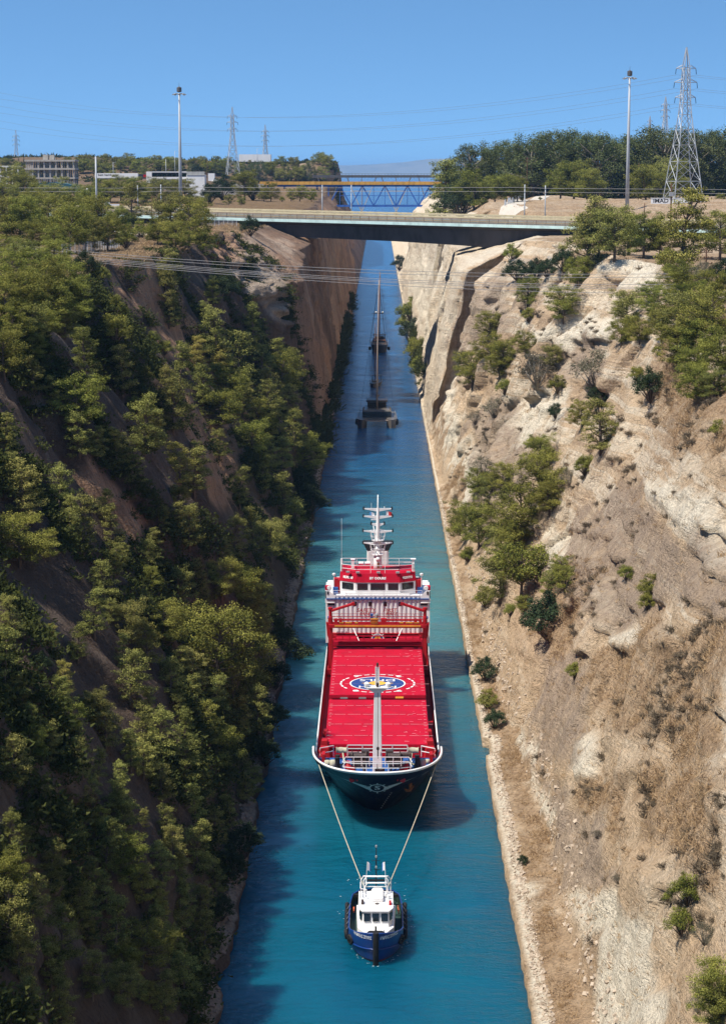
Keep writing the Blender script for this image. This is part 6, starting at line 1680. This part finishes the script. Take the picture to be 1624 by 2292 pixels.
car(BR(-72, 8.5, .01), ang, M_card, 'dark car half hidden by trees at the left end of the bridge')

# ---- tall floodlight masts
def high_mast(px, py_base, py_top, y, label):
    base = at_y(px, py_base, y); top = at_y(px, py_top, y); g = drop(base.x, base.y)
    h = top.z - g
    root = empty('floodlight_mast', (base.x, base.y, g - .2), 0, label, 'lamp mast', 'tall floodlight masts beside the motorway')
    b = MB(); b.tube([(0, 0, 0), (0, 0, h * .5), (0, 0, h * .94)], [.62, .45, .26], 10); b.build('mast', M_steel, root, smooth=True)
    b = MB()
    for k in range(8):
        a = 2 * math.pi * k / 8; b.box((1.75 * math.cos(a), 1.75 * math.sin(a), h * .935), (.75, .5, .3), rz=a, ry=.4)
    b.tube([(1.5 * math.cos(2 * math.pi * k / 12), 1.5 * math.sin(2 * math.pi * k / 12), h * .94) for k in range(13)], .1, 5)
    for k in range(4): a = math.pi * k / 2; b.tube([(0, 0, h * .94), (1.5 * math.cos(a), 1.5 * math.sin(a), h * .94)], .07, 4)
    b.build('lamp_ring', M_grey, root)
    b = MB(); b.lathe([(.35, h * .95), (.75, h * .955), (.75, h * .985), (.3, h * .99), (.05, h * .995), (.04, h * 1.02)], (0, 0, 0), 8); b.build('mast_head', M_dsteel, root)
high_mast(405, 476, 190, 640, 'tall grey floodlight mast rising at the left end of the bridge')
high_mast(1402, 474, 153, 625, 'tall grey floodlight mast rising at the right end of the bridge')
def pole(px, py_base, py_top, y, mat, name, label, cat='pole', group=None, r=.16, arms=0, head=None):
    base = at_y(px, py_base, y); top = at_y(px, py_top, y); g = min(drop(base.x, base.y), top.z - 2)
    h = top.z - g
    root = empty(name, (base.x, base.y, g - .3), 0, label, cat, group)
    b = MB(); b.tube([(0, 0, 0), (0, 0, h + .3)], [r, r * .7], 8); b.build('shaft', mat, root, smooth=True)
    if arms:
        b = MB()
        for k in range(arms): b.box((0, 0, h - .3 - .9 * k), (2.0, .12, .14))
        for k in range(arms):
            for x in (-.9, -.3, .3, .9): b.lathe([(.04, 0), (.09, .05), (.05, .22)], (x, 0, h - .23 - .9 * k), 6)
        b.build('crossarm', mat, root)
    if head == 'box': b = MB(); b.box((0, -.2, h * .82), (1.1, .7, 1.0)); b.build('transformer', M_grey, root, bevel=.05)
    if head == 'arm': b = MB(); b.tube([(0, 0, h), (1.2, 0, h + .3)], .06, 5); b.box((1.4, 0, h + .3), (.7, .25, .14)); b.build('lamp_head', M_steel, root)
    return root
pole(217, 470, 350, 600, M_steel, 'steel_pole', 'thick grey steel pole above the pines at the left end of the motorway', r=.34)
pole(341, 512, 440, 560, M_wood, 'wooden_pole', 'brown wooden pole in front of the turquoise bridge edge on the left')
pole(1577, 655, 556, 330, M_wood, 'utility_pole', 'brown wooden utility pole among pines at the far right carrying the crossing wires', 'pole', arms=3)
pole(1498, 560, 410, 520, M_wood, 'utility_pole', 'dark wooden utility pole with transformer box left of the tallest right pine', 'pole', r=.26, head='box')
pole(1440, 520, 455, 545, M_wood, 'wooden_pole', 'thin wooden pole between the two right hand pines')
pole(1427, 440, 365, 760, M_wood, 'wooden_pole', 'brown wooden pole at the edge of the eucalyptus wood')
pole(1178, 440, 352, 780, M_wood, 'utility_pole', 'dark utility pole with flags at the head of the gravel track', arms=2)
pole(372, 400, 356, 1100, M_steel, 'lamp_pole', 'thin lamp pole left of the white building')
pole(392, 385, 338, 1250, M_steel, 'lamp_pole', 'thin lamp pole just left of the left floodlight mast', head='arm')
pole(254, 395, 363, 1150, M_steel, 'lamp_pole', 'pale lamp pole behind the white trailer', head='arm')
pole(464, 395, 352, 1250, M_wood, 'wooden_pole', 'dark pole just right of the white tower')
pole(576, 390, 332, 1500, M_steel, 'lamp_pole', 'thin lamp pole on the far hill near the two pylons', head='arm')
CP = []
for i, (px, top, lab) in enumerate([(309, 415, 'grey railway mast standing among the pines left of the left floodlight mast'), (361, 413, 'grey railway mast nearest left of the left floodlight mast'), (721, 414, 'grey railway mast in front of the left end of the blue truss'),
                                (786, 414, 'grey railway mast in front of the blue truss between its first braces'), (1173, 413, 'grey railway mast at the foot of the gravel track'), (1219, 415, 'grey railway mast right of the gravel track')]):
    q = at_y(px, 470, 596); q = at_y(px, 470, road_y(q.x) + 29.2); tz = at_y(px, top, q.y).z; bz = BR(q.x, 0, .2)[2]
    o = empty('railway_mast', (q.x, q.y, bz), 0, lab, 'pole', 'masts along the railway behind the bridge')
    b = MB(); b.tube([(0, 0, -1.2), (0, 0, tz - bz)], [.19, .14], 8); b.build('shaft', M_steel, o, smooth=True)
    b = MB(); b.tube([(0, 0, tz - bz - .6), (0, -1.4, tz - bz - .5)], .05, 4); b.box((0, 0, -.9), (.5, .5, .6)); b.build('bracket', M_steel, o)
    CP.append((q.x, q.y, tz - .8))
def cable(name, a, c, sag, r, mat, label, group, n=24, cat='cable'):
    a, c = Vector(a), Vector(c)
    b = MB(); b.tube([a.lerp(c, i / n) - Vector((0, 0, sag * 4 * (i / n) * (1 - i / n))) for i in range(n + 1)], r, 4)
    return tag(b.build(name, mat), label, cat, group)
for k, dz in enumerate((0, -1.1)):
    b = MB(); xs_ = sorted(CP); pts = [(-150, road_y(-150) + 29, xs_[0][2] + dz)] + [(x, y - .3, z + dz) for x, y, z in xs_] + [(150, road_y(150) + 29, xs_[-1][2] + dz - .5)]
    b.tube(pts, .06, 4); tag(b.build('railway_wire', M_wire), ('upper' if k == 0 else 'lower') + ' wire strung along the railway masts behind the bridge', 'cable', 'wires of the railway behind the bridge')
# wires across the cut
for i, (y0, yc, y1) in enumerate(((545, 603, 610), (549, 610, 617), (553, 622, 634), (556, 626, 641), (560, 629, 645), (564, 635, 657))):
    A = at_y(0, y0, 345); Cc = at_y(808, yc, 330); E = at_y(1624, y1, 322)
    b = MB(); pts = []
    for k in range(31):
        t = -.12 + 1.2 * k / 30
        q = A * ((1 - t) * (1 - 2 * t)) + Cc * (4 * t * (1 - t)) + E * (t * (2 * t - 1)); pts.append(q)
    b.tube(pts, .045, 4)
    tag(b.build('power_line', M_wire), ['topmost', 'second', 'third', 'fourth', 'fifth', 'lowest'][i] + ' of the six wires slung across the cut in front of the bridge', 'cable', 'wires slung across the cut')

# ---- pylons
def pylon(px, py_base, py_top, y, label, base_w=None, r=.16, arms=((.86, .14), (.77, .16), (.67, .145)), rot=0.25, waist=.42):
    base = at_y(px, py_base, y); top = at_y(px, py_top, y); g = min(base.z, drop(base.x, base.y) + 3) if y < 800 else base.z - 6
    h = top.z - g; w0 = base_w or h * .19
    root = empty('pylon', (base.x, base.y, g), rot, label, 'pylon', 'lattice pylons carrying power lines')
    lv_ = [(0, w0), (.12, w0 * .86), (.25, w0 * .70), (.36, w0 * .56), (.46, w0 * .44), (.56, w0 * .33), (.64, w0 * .27), (.72, w0 * .24), (.80, w0 * .21), (.87, w0 * .19), (1.0, .12)]
    b = MB()
    cs = lambda w: [Vector((sx * w / 2, sy * w / 2, 0)) for sx, sy in ((-1, -1), (1, -1), (1, 1), (-1, 1))]
    for (f0, a), (f1, c) in zip(lv_[:-1], lv_[1:]):
        A, Cq = [p + Vector((0, 0, f0 * h)) for p in cs(a)], [p + Vector((0, 0, f1 * h)) for p in cs(c)]
        for k in range(4):
            k2 = (k + 1) % 4
            b.tube([A[k], Cq[k]], r, 4, cap=False)
            b.tube([A[k], Cq[k2]], r * .6, 3, cap=False); b.tube([A[k2], Cq[k]], r * .6, 3, cap=False); b.tube([Cq[k], Cq[k2]], r * .6, 3, cap=False)
    b.build('lattice_tower', M_steel, root)
    tips = []
    for f, wv in arms:
        b = MB(); w = h * wv * .5; tw_ = w0 * .11
        for sx in (-1, 1):
            for yy in (-tw_, tw_): b.tube([(sx * tw_, yy, f * h), (sx * w, 0, f * h + .1)], r * .7, 3); b.tube([(sx * tw_, yy, f * h + h * .025), (sx * w, 0, f * h + .15)], r * .6, 3)
            tips.append(Vector((sx * w, 0, f * h - .04 * h)))
        b.build('crossarm', M_steel, root)
        b = MB()
        for sx in (-1, 1): b.tube([(sx * w, 0, f * h), (sx * w * 1.06, 0, f * h - h * .035)], r * .7, 5)
        b.build('insulator', M_glass, root)
    M = Matrix.Translation(root.location) @ Matrix.Rotation(rot, 4, 'Z')
    return [M @ t for t in tips]
tipsR = pylon(1527, 446, 106, 660, 'tallest lattice pylon standing behind the graffiti wall on the right', 9.5, .15)
pylon(1486, 330, 216, 1250, 'lattice pylon seen over the wood just left of the tallest one', r=.17)
pylon(1452, 330, 259, 1900, 'smallest lattice pylon peeping over the wood on the right', r=.2)
tipsL = pylon(521, 370, 239, 1300, 'larger of the two lattice pylons on the left hill', r=.17)
pylon(594, 372, 279, 1700, 'smaller of the two lattice pylons on the left hill', r=.2)
pylon(38, 375, 291, 1900, 'distant lattice pylon at the far left beyond the unfinished building', r=.2)
for k, (t, z) in enumerate(zip((0, 2, 4), (93.0, 87.4, 81.2))):
    for j, dx in ((0, 0), (1, 4)):
        a = tipsR[t + j]; cable('high_voltage_cable', a, (-190 + dx * 3, 860 + 10 * dx, z + 9 + j * .8), 13.5, .04, M_wire_d, ['upper', 'middle', 'lower'][k] + [' outer', ' inner'][j] + ' cable crossing the sky from the tallest pylon to the left', 'cables crossing the sky', 40)
        cable('high_voltage_cable', a, (a.x + 170, a.y - 60, a.z + 1 + k), 6, .04, M_wire_d, ['upper', 'middle', 'lower'][k] + [' outer', ' inner'][j] + ' cable leaving the tallest pylon to the right', 'cables crossing the sky', 20)

# ---- the blue railway truss and the farther bridges
ty = 1100.0
x0, x1 = at_y(735, 460, ty).x, at_y(987, 460, ty).x
zt, zb = at_y(850, 413, ty).z, at_y(850, 463, ty).z
root = empty('truss_bridge', (0, ty, zb), 0, 'blue steel truss railway bridge with an orange yellow deck beyond the motorway', 'bridge')
hh = zt - zb
b = MB(); n = 5; L = (x1 - x0); step = L / n
for yy in (0, 5.5):
    b.box(((x0 + x1) / 2, yy, .5), (L, .5, 1.0)); b.box(((x0 + x1) / 2 - 10, yy, hh - .6), (L + 34, .5, 1.0))
    for i in range(n):
        a = x0 + i * step
        b.tube([(a, yy, .5), (a + step / 2, yy, hh - .6)], .40, 4); b.tube([(a + step / 2, yy, hh - .6), (a + step, yy, .5)], .40, 4); b.tube([(a + step / 2, yy, .5), (a + step / 2, yy, hh - .6)], .18, 4)
    b.tube([(x0, yy, .5), (x0, yy, hh - .6)], .3, 4); b.tube([(x1, yy, .5), (x1, yy, hh - .6)], .3, 4)
    for i in range(n - 1):
        a = x0 + (i + .5) * step; b.tube([(a, yy, hh * .5), (a + step, yy, hh * .5)], .14, 4); b.tube([(a + step / 2, yy, .5), (a + step / 2, yy, hh - .6)], .18, 4)
for i in range(n): b.tube([(x0 + i * step, 0, .5), (x0 + (i + 1) * step, 5.5, .5)], .16, 4); b.tube([(x0 + i * step, 5.5, hh - .6), (x0 + (i + 1) * step, 0, hh - .6)], .16, 4)
for i in range(2 * n + 1): b.tube([(x0 + i * step / 2, 0, .4), (x0 + i * step / 2, 5.5, .4)], .2, 4)
b.build('truss', M_trussb, root)
xl = at_y(582, 412, ty).x
b = MB(); b.box(((xl + x1) / 2, 2.7, hh + .35), (x1 - xl, 8.0, .9)); b.box(((xl + x1) / 2, -1.2, hh + 1.1), (x1 - xl, .12, .9))
for i in range(34): b.box((xl + (x1 - xl) * i / 33, -1.32, hh + .9), (.22, .14, 1.5))
b.build('deck', M_trussy, root)
b = MB()
for x in (x0, x1): b.box((x, 2.7, -1.8), (3.0, 8, 4.0)); 
b.build('abutment', M_concp, root)
b = MB()
for x in np.linspace(xl + 4, x0 - 6, 4): b.tube([(x, 2.7, hh), (x, 2.7, -3)], .5, 6)
b.build('approach_pier', M_trussb, root)
fy = 1370.0
zt2 = at_y(850, 392, fy).z; xa, xb = at_y(700, 392, fy).x, at_y(985, 392, fy).x
root = empty('road_bridge', (0, fy, zt2 - 20), 0, 'distant dark road bridge on pale V shaped legs behind the blue truss', 'bridge')
b = MB(); b.box(((xa + xb) / 2, 4, 19.2), (xb - xa, 9, 1.6)); b.box(((xa + xb) / 2, 0, 20.9), (xb - xa, .1, .14)); b.box(((xa + xb) / 2, 8, 20.9), (xb - xa, .1, .14))
for i in range(40): b.box((xa + (xb - xa) * i / 39, 0, 20.3), (.12, .1, 1.2)); b.box((xa + (xb - xa) * i / 39, -.5, 18.2), (.18, .3, .9))
b.build('deck', M_dsteel, root)
for px in (809, 886):
    x = at_y(px, 470, fy).x
    b = MB()
    for yy in (1, 7):
        for sx in (-1, 1): b.tube([(x, yy, -4), (x + sx * 9.5, yy, 18.4)], .42, 4)
        b.tube([(x, yy, -4), (x, yy, 18.4)], .3, 4); b.box((x, yy, -4.6), (3.4, 1.2, 1.4)); b.tube([(x - 6, yy, 9.8), (x + 6, yy, 9.8)], .25, 4)
    b.box((x, 4, -12), (3.0, 7, 14)); b.build('v_leg', M_psteel, root)
b = MB()
for px in (735, 960):
    x = at_y(px, 470, fy).x
    for sx in (-1, 1): b.tube([(x, 3, -4), (x + sx * 7, 3, 18.4)], .4, 4)
    b.box((x, 3, -12), (2.5, 4, 16))
b.build('side_leg', M_psteel, root)

# ---- buildings and things on the left plateau
def box_at(b, px0, py0, px1, py1, y, depth, m=0, dy=0.0):
    a, c = at_y(px0, py1, y), at_y(px1, py0, y)
    b.box(((a.x + c.x) / 2, y + dy + depth / 2, (a.z + c.z) / 2), (c.x - a.x, depth, c.z - a.z), m=m)
y = 900.0
root = empty('white_building', (0, 0, 0), 0, 'long low white building with a blank square tower at its right end', 'building')
b = MB(); box_at(b, 328, 384, 340, 410, y, 10); box_at(b, 340, 396, 420, 401, y, 10); box_at(b, 340, 384, 420, 386, y, 10); b.build('wall', M_bwhite, root)
b = MB(); box_at(b, 340, 401, 420, 425, y, 9, dy=.5); box_at(b, 340, 386, 420, 396, y, 5, dy=4); b.build('recess', M_bgrey, root)
b = MB(); g = drop(at_y(438, 440, y).x, y); box_at(b, 418, 391, 458, 441, y - 3, 9); b.build('tower', M_bwhite, root)
b = MB(); box_at(b, 418, 384, 458, 391, y - 3, .15); box_at(b, 418, 391, 458, 392, y - 3.2, .3); b.build('parapet_rail', M_psteel, root)
b = MB(); 
for i in range(7): q = at_y(346 + i * 11, 395, y); b.lathe([(.2, 0), (.9, .2), (.8, .9), (.1, 1.2)], (q.x, y + 1.2, q.z), 6)
b.build('roof_plant', M_dark, root)
y = 1200.0
root = empty('unfinished_building', (0, 0, 0), 0, 'unfinished concrete frame building of bare slabs and columns at the far left', 'building')
b = MB()
for (p0, p1) in ((357.5, 361.5), (376, 380), (397, 400.5)): box_at(b, 55, p0, 168, p1, y, 16)
b.build('floor_slab', M_concp, root)
b = MB()
for px in np.linspace(60, 165, 9):
    for yy in (.6, 8, 15): box_at(b, px - .9, 361, px + .9, 420, y, .5, dy=yy)
b.build('column', M_bgrey, root)
b = MB(); box_at(b, 94, 346, 105, 358, y, 4, dy=4); box_at(b, 109, 347, 119, 358, y, 4, dy=4); box_at(b, 95, 361, 117, 397, y, 4, dy=6); b.build('stair_tower', M_concp, root)
b = MB()
for px in (97, 103, 111, 117): q = at_y(px, 347, y); b.tube([(q.x, y + 5, q.z), (q.x + .3, y + 5, q.z + 1.4)], .06, 4)
b.build('rebar', M_rust, root)
y = 1150.0
root = empty('open_shed', (0, 0, 0), 0, 'open white roofed shed on thin posts at the left edge', 'building')
b = MB(); box_at(b, -12, 371, 42, 374, y, 12); box_at(b, -12, 394, 44, 397, y, 12); b.build('roof', M_bwhite, root)
b = MB()
for px in (2, 15, 28, 41): box_at(b, px - .6, 374, px + .6, 412, y, .4)
b.build('post', M_bwhite, root)
y = 1010.0
root = empty('box_trailer', (0, 0, 0), 0, 'very long white box trailer lettered along its side beyond the left pines', 'trailer')
b = MB(); box_at(b, 213, 388, 309, 399, y, 2.6); b.build('box_body', M_bwhite, root, bevel=.05)
c = at_y(243, 391.5, y); letters('lettering', 'best hamburger', 1.5, lambda u, v: (c.x + u * 1.05, y - .03, c.z + v), M_black, root, .02)
b = MB(); box_at(b, 214, 399, 308, 401, y, 2.2); g0 = at_y(213, 400, y)
b.build('chassis', M_black, root)
b = MB()
for px in (222, 226, 292, 297, 302):
    q = at_y(px, 402, y); b.lathe([(.2, -.15), (.5, -.15), (.5, .15), (.2, .15)], (q.x, y + .2, q.z), 10, axis='Y')
b.build('wheel', M_black, root)
root = empty('lorry', (0, 0, 0), 0, 'dark and red lorry body right behind the long white trailer', 'lorry')
b = MB(); box_at(b, 310, 390, 330, 400, y + 6, 2.5, m=0); box_at(b, 321, 391, 329, 397, y + 5.9, .2, m=1); b.build('cargo_box', [M_card, M_dred], root, bevel=.05)
b = MB(); box_at(b, 330.5, 391.5, 335, 400, y + 6, 2.4); b.build('cab', M_dred, root, bevel=.1)
b = MB()
for px in (313, 317, 333): q = at_y(px, 401, y + 6); b.lathe([(.2, -.15), (.5, -.15), (.5, .15), (.2, .15)], (q.x, y + 6.2, q.z), 10, axis='Y')
b.build('wheel', M_black, root)
# small truck
q = at_y(250, 443, 770); gz = drop(q.x, 770)
root = empty('flatbed_truck', (q.x, 770, gz), 0, 'small white flatbed truck parked below the left pines', 'truck')
hq = max(0, q.z - gz)
b = MB(); b.prism([(-2.6, .5), (-1.0, .5), (-1.0, 2.3), (-2.1, 2.3), (-2.6, 1.5)], -1, 1, axis='Y'); b.build('cab', M_carw, root, bevel=.06)
b = MB(); b.prism([(-2.5, 1.5), (-2.08, 2.15), (-1.2, 2.15), (-1.2, 1.5)], -1.02, 1.02, axis='Y'); b.build('window', M_glass, root)
b = MB(); b.box((1.0, 0, .85), (4.0, 2.0, .25)); b.box((1.0, -.98, 1.2), (4.0, .06, .5)); b.box((-.7, 0, 1.5), (.1, 1.9, 1.2)); b.build('flatbed', M_carw, root)
for x in (-1.8, 1.9):
    for yy in (-.9, .9): b = MB(); b.lathe([(.2, -.12), (.42, -.12), (.42, .12), (.2, .12)], (x, yy, .42), 12, axis='Y'); b.build('wheel', M_black, root)
# teal overbridge
y = 830.0
root = empty('small_overbridge', (0, 0, 0), 0, 'teal curved beam of a small overbridge behind the left pines', 'bridge')
a, c = at_y(60, 420, y), at_y(178, 420, y)
b = MB(); rings = []
for i in range(17):
    t = i / 16; x = a.x + (c.x - a.x) * t; zc = at_y(110, 408, y).z - 2.0 * (2 * t - .9) ** 2
    rings.append([Vector((x, y + q * 1.0 + 6 * t, zc + hq_)) for q, hq_ in ((0, 0), (6, 0), (5.4, -2.6), (1.2, -3.2), (0, -1.6))])
b.loft(rings, caps=True); b.build('girder', M_teal, root, smooth=False)
b = MB()
for i in range(17):
    p = rings[i][0]; b.tube([p, p + Vector((0, 0, 1.2))], .07, 4)
b.tube([r_[0] + Vector((0, 0, 1.2)) for r_ in rings], .07, 4); b.tube([r_[0] + Vector((0, 0, .6)) for r_ in rings], .05, 4); b.build('railing', M_steel, root)
b = MB()
for i in (1, 15): p = rings[i][3]; b.box((p.x, p.y + 2, p.z - 4), (1.5, 4, 8))
b.build('abutment', M_conc, root)
# retaining wall under the left road
b = MB(); box_at(b, 478, 412, 590, 436, 940, 1.0); tag(b.build('retaining_wall', M_bgrey), 'grey retaining wall right of the white tower', 'wall')
b = MB(); box_at(b, 535, 345.5, 606, 362, 1500, 10); tag(b.build('low_building', M_bwhite), 'long flat white roofed building on top of the far left hill', 'building')
b = MB(); box_at(b, 466, 388, 480, 405, 1200, 6); tag(b.build('kiosk', M_bwhite), 'small pale kiosk right of the white tower', 'building')
# awnings and vans by the road
for i, (px, py, lab) in enumerate(((196, 424, 'white parasol near the teal overbridge'), (482, 404, 'white parasol right of the small kiosk'))):
    q = at_y(px, py, 1000)
    root = empty('parasol', (q.x, 1000, q.z - 2.6), 0, lab, 'parasol')
    b = MB(); b.lathe([(1.9, 2.3), (1.0, 2.9), (.1, 3.2)], (0, 0, 0), 8); b.build('canopy', M_bwhite, root)
    b = MB(); b.tube([(0, 0, 0), (0, 0, 3.1)], .06, 5); b.build('shaft', M_steel, root)
q = at_y(508, 404, 1080); car((q.x, 1080, drop(q.x, 1080)), .1, M_carw, 'white car parked by the retaining wall on the left')

# ---- fences
def fence(pts, h, label, group=None, step=2.6, mesh=True):
    P3 = [Vector((x, y, drop(x, y))) for x, y in pts]
    root = empty('wire_fence', P3[0], 0, label, 'fence', group); o = Vector(P3[0])
    tops = []; post = MB(); post.box((0, 0, h / 2 - .2), (.10, .10, h + .4)); pm = post.mesh('post'); pm.materials.append(M_bwhite)
    for a, c in zip(P3[:-1], P3[1:]):
        k = max(1, int((c - a).length / step))
        for i in range(k + 1):
            p = a.lerp(c, i / k); p.z = drop(p.x, p.y)
            q = bpy.data.objects.new('post', pm); COL.objects.link(q); q.parent = root; q.location = p - o; tops.append(p - o)
    b = MB()
    for f in np.linspace(.15, .98, 7): b.tube([t + Vector((0, 0, h * f)) for t in tops], .02, 3)
    for a, c in zip(tops[:-1], tops[1:]):
        for i in range(7): p = a.lerp(c, i / 7); b.tube([p + Vector((0, 0, .1)), p + Vector((0, 0, h))], .014, 3)
    b.build('wire_mesh', M_steel, root)
def gpt(px, py): r = hit(px, py); return (r[0].x, r[0].y)
fence([gpt(140, 572), gpt(205, 566), gpt(268, 552)], 2.0, 'wire fence on pale posts along the grassy shelf at the upper left')
fence([gpt(430, 508), gpt(470, 506), gpt(530, 506)], 1.6, 'wire fence under the turquoise edge at the left bridge end', step=3)
fence([gpt(1128, 462), gpt(1160, 446), gpt(1196, 438)], 1.9, 'wire fence climbing beside the pale gravel track')
fence([gpt(1140, 596), gpt(1185, 594), gpt(1232, 590)], 1.4, 'low wire fence in the shade under the right bridge end', step=4)
# ---- graffiti wall
y = 690.0
a, c = at_y(1456, 455, y), at_y(1576, 444, y)
root = empty('graffiti_wall', ((a.x + c.x) / 2, y, a.z), 0, 'long white wall sprayed with outlined letters below the tallest pylon', 'wall')
b = MB(); b.box((0, .3, (c.z - a.z) / 2 - 1), (c.x - a.x, .6, c.z - a.z + 2)); b.box((0, .3, c.z - a.z + .06), (c.x - a.x + .3, .8, .16)); b.build('wall', M_bwhite, root)
letters('lettering', 'IMAD', 1.75, lambda u, v: (u * 1.2 - (c.x - a.x) * .32, -.03, v + .75), M_black, root, .03)
letters('lettering', 'AOAS', 1.6, lambda u, v: (u * 1.2 + (c.x - a.x) * .27, -.03, v + .75), M_black, root, .02)
# ---- paths laid over the ground
def path(name, pts, w):
    b = MB(); Lr = []
    P2 = [Vector((x, y, 0)) for x, y in pts]
    fine = []
    for p, q in zip(P2[:-1], P2[1:]):
        k = max(1, int((q - p).length / 2.0))
        fine += [p.lerp(q, i / k) for i in range(k)]
    fine.append(P2[-1])
    for i, p in enumerate(fine):
        d = (fine[min(i + 1, len(fine) - 1)] - fine[max(i - 1, 0)]).normalized(); nrm = Vector((-d.y, d.x, 0))
        row = []
        for k in range(7):
            q = p + nrm * w * (k / 6 - .5); row.append(Vector((q.x, q.y, drop(q.x, q.y) + .10)))
        Lr.append(row)
    b.loft(Lr, closed=False)
    return tag(b.build(name, M_path, smooth=True), kind='structure')
path('gravel_path', [gpt(1165, 473), gpt(1135, 462), gpt(1165, 448), gpt(1215, 439)], 5.5)
path('footpath', [gpt(318, 520), gpt(300, 527), gpt(282, 522), gpt(262, 516)], 3.0)
# ------------------------------------------------------------------ the air: one closed box of thin even haze
m, n, out = nodes('thin blue haze')
pv = n.nodes.new('ShaderNodeVolumePrincipled')
pv.inputs['Color'].default_value = (0.34, 0.62, 1.0, 1); pv.inputs['Density'].default_value = 4.2e-5; pv.inputs['Anisotropy'].default_value = 0.0
n.links.new(pv.outputs[0], out.inputs['Volume'])
hb = MB(); hb.box((0, 20000, 100), (70000, 41000, 212)); hz_ = hb.build('haze', m)
tag(hz_, kind='stuff')
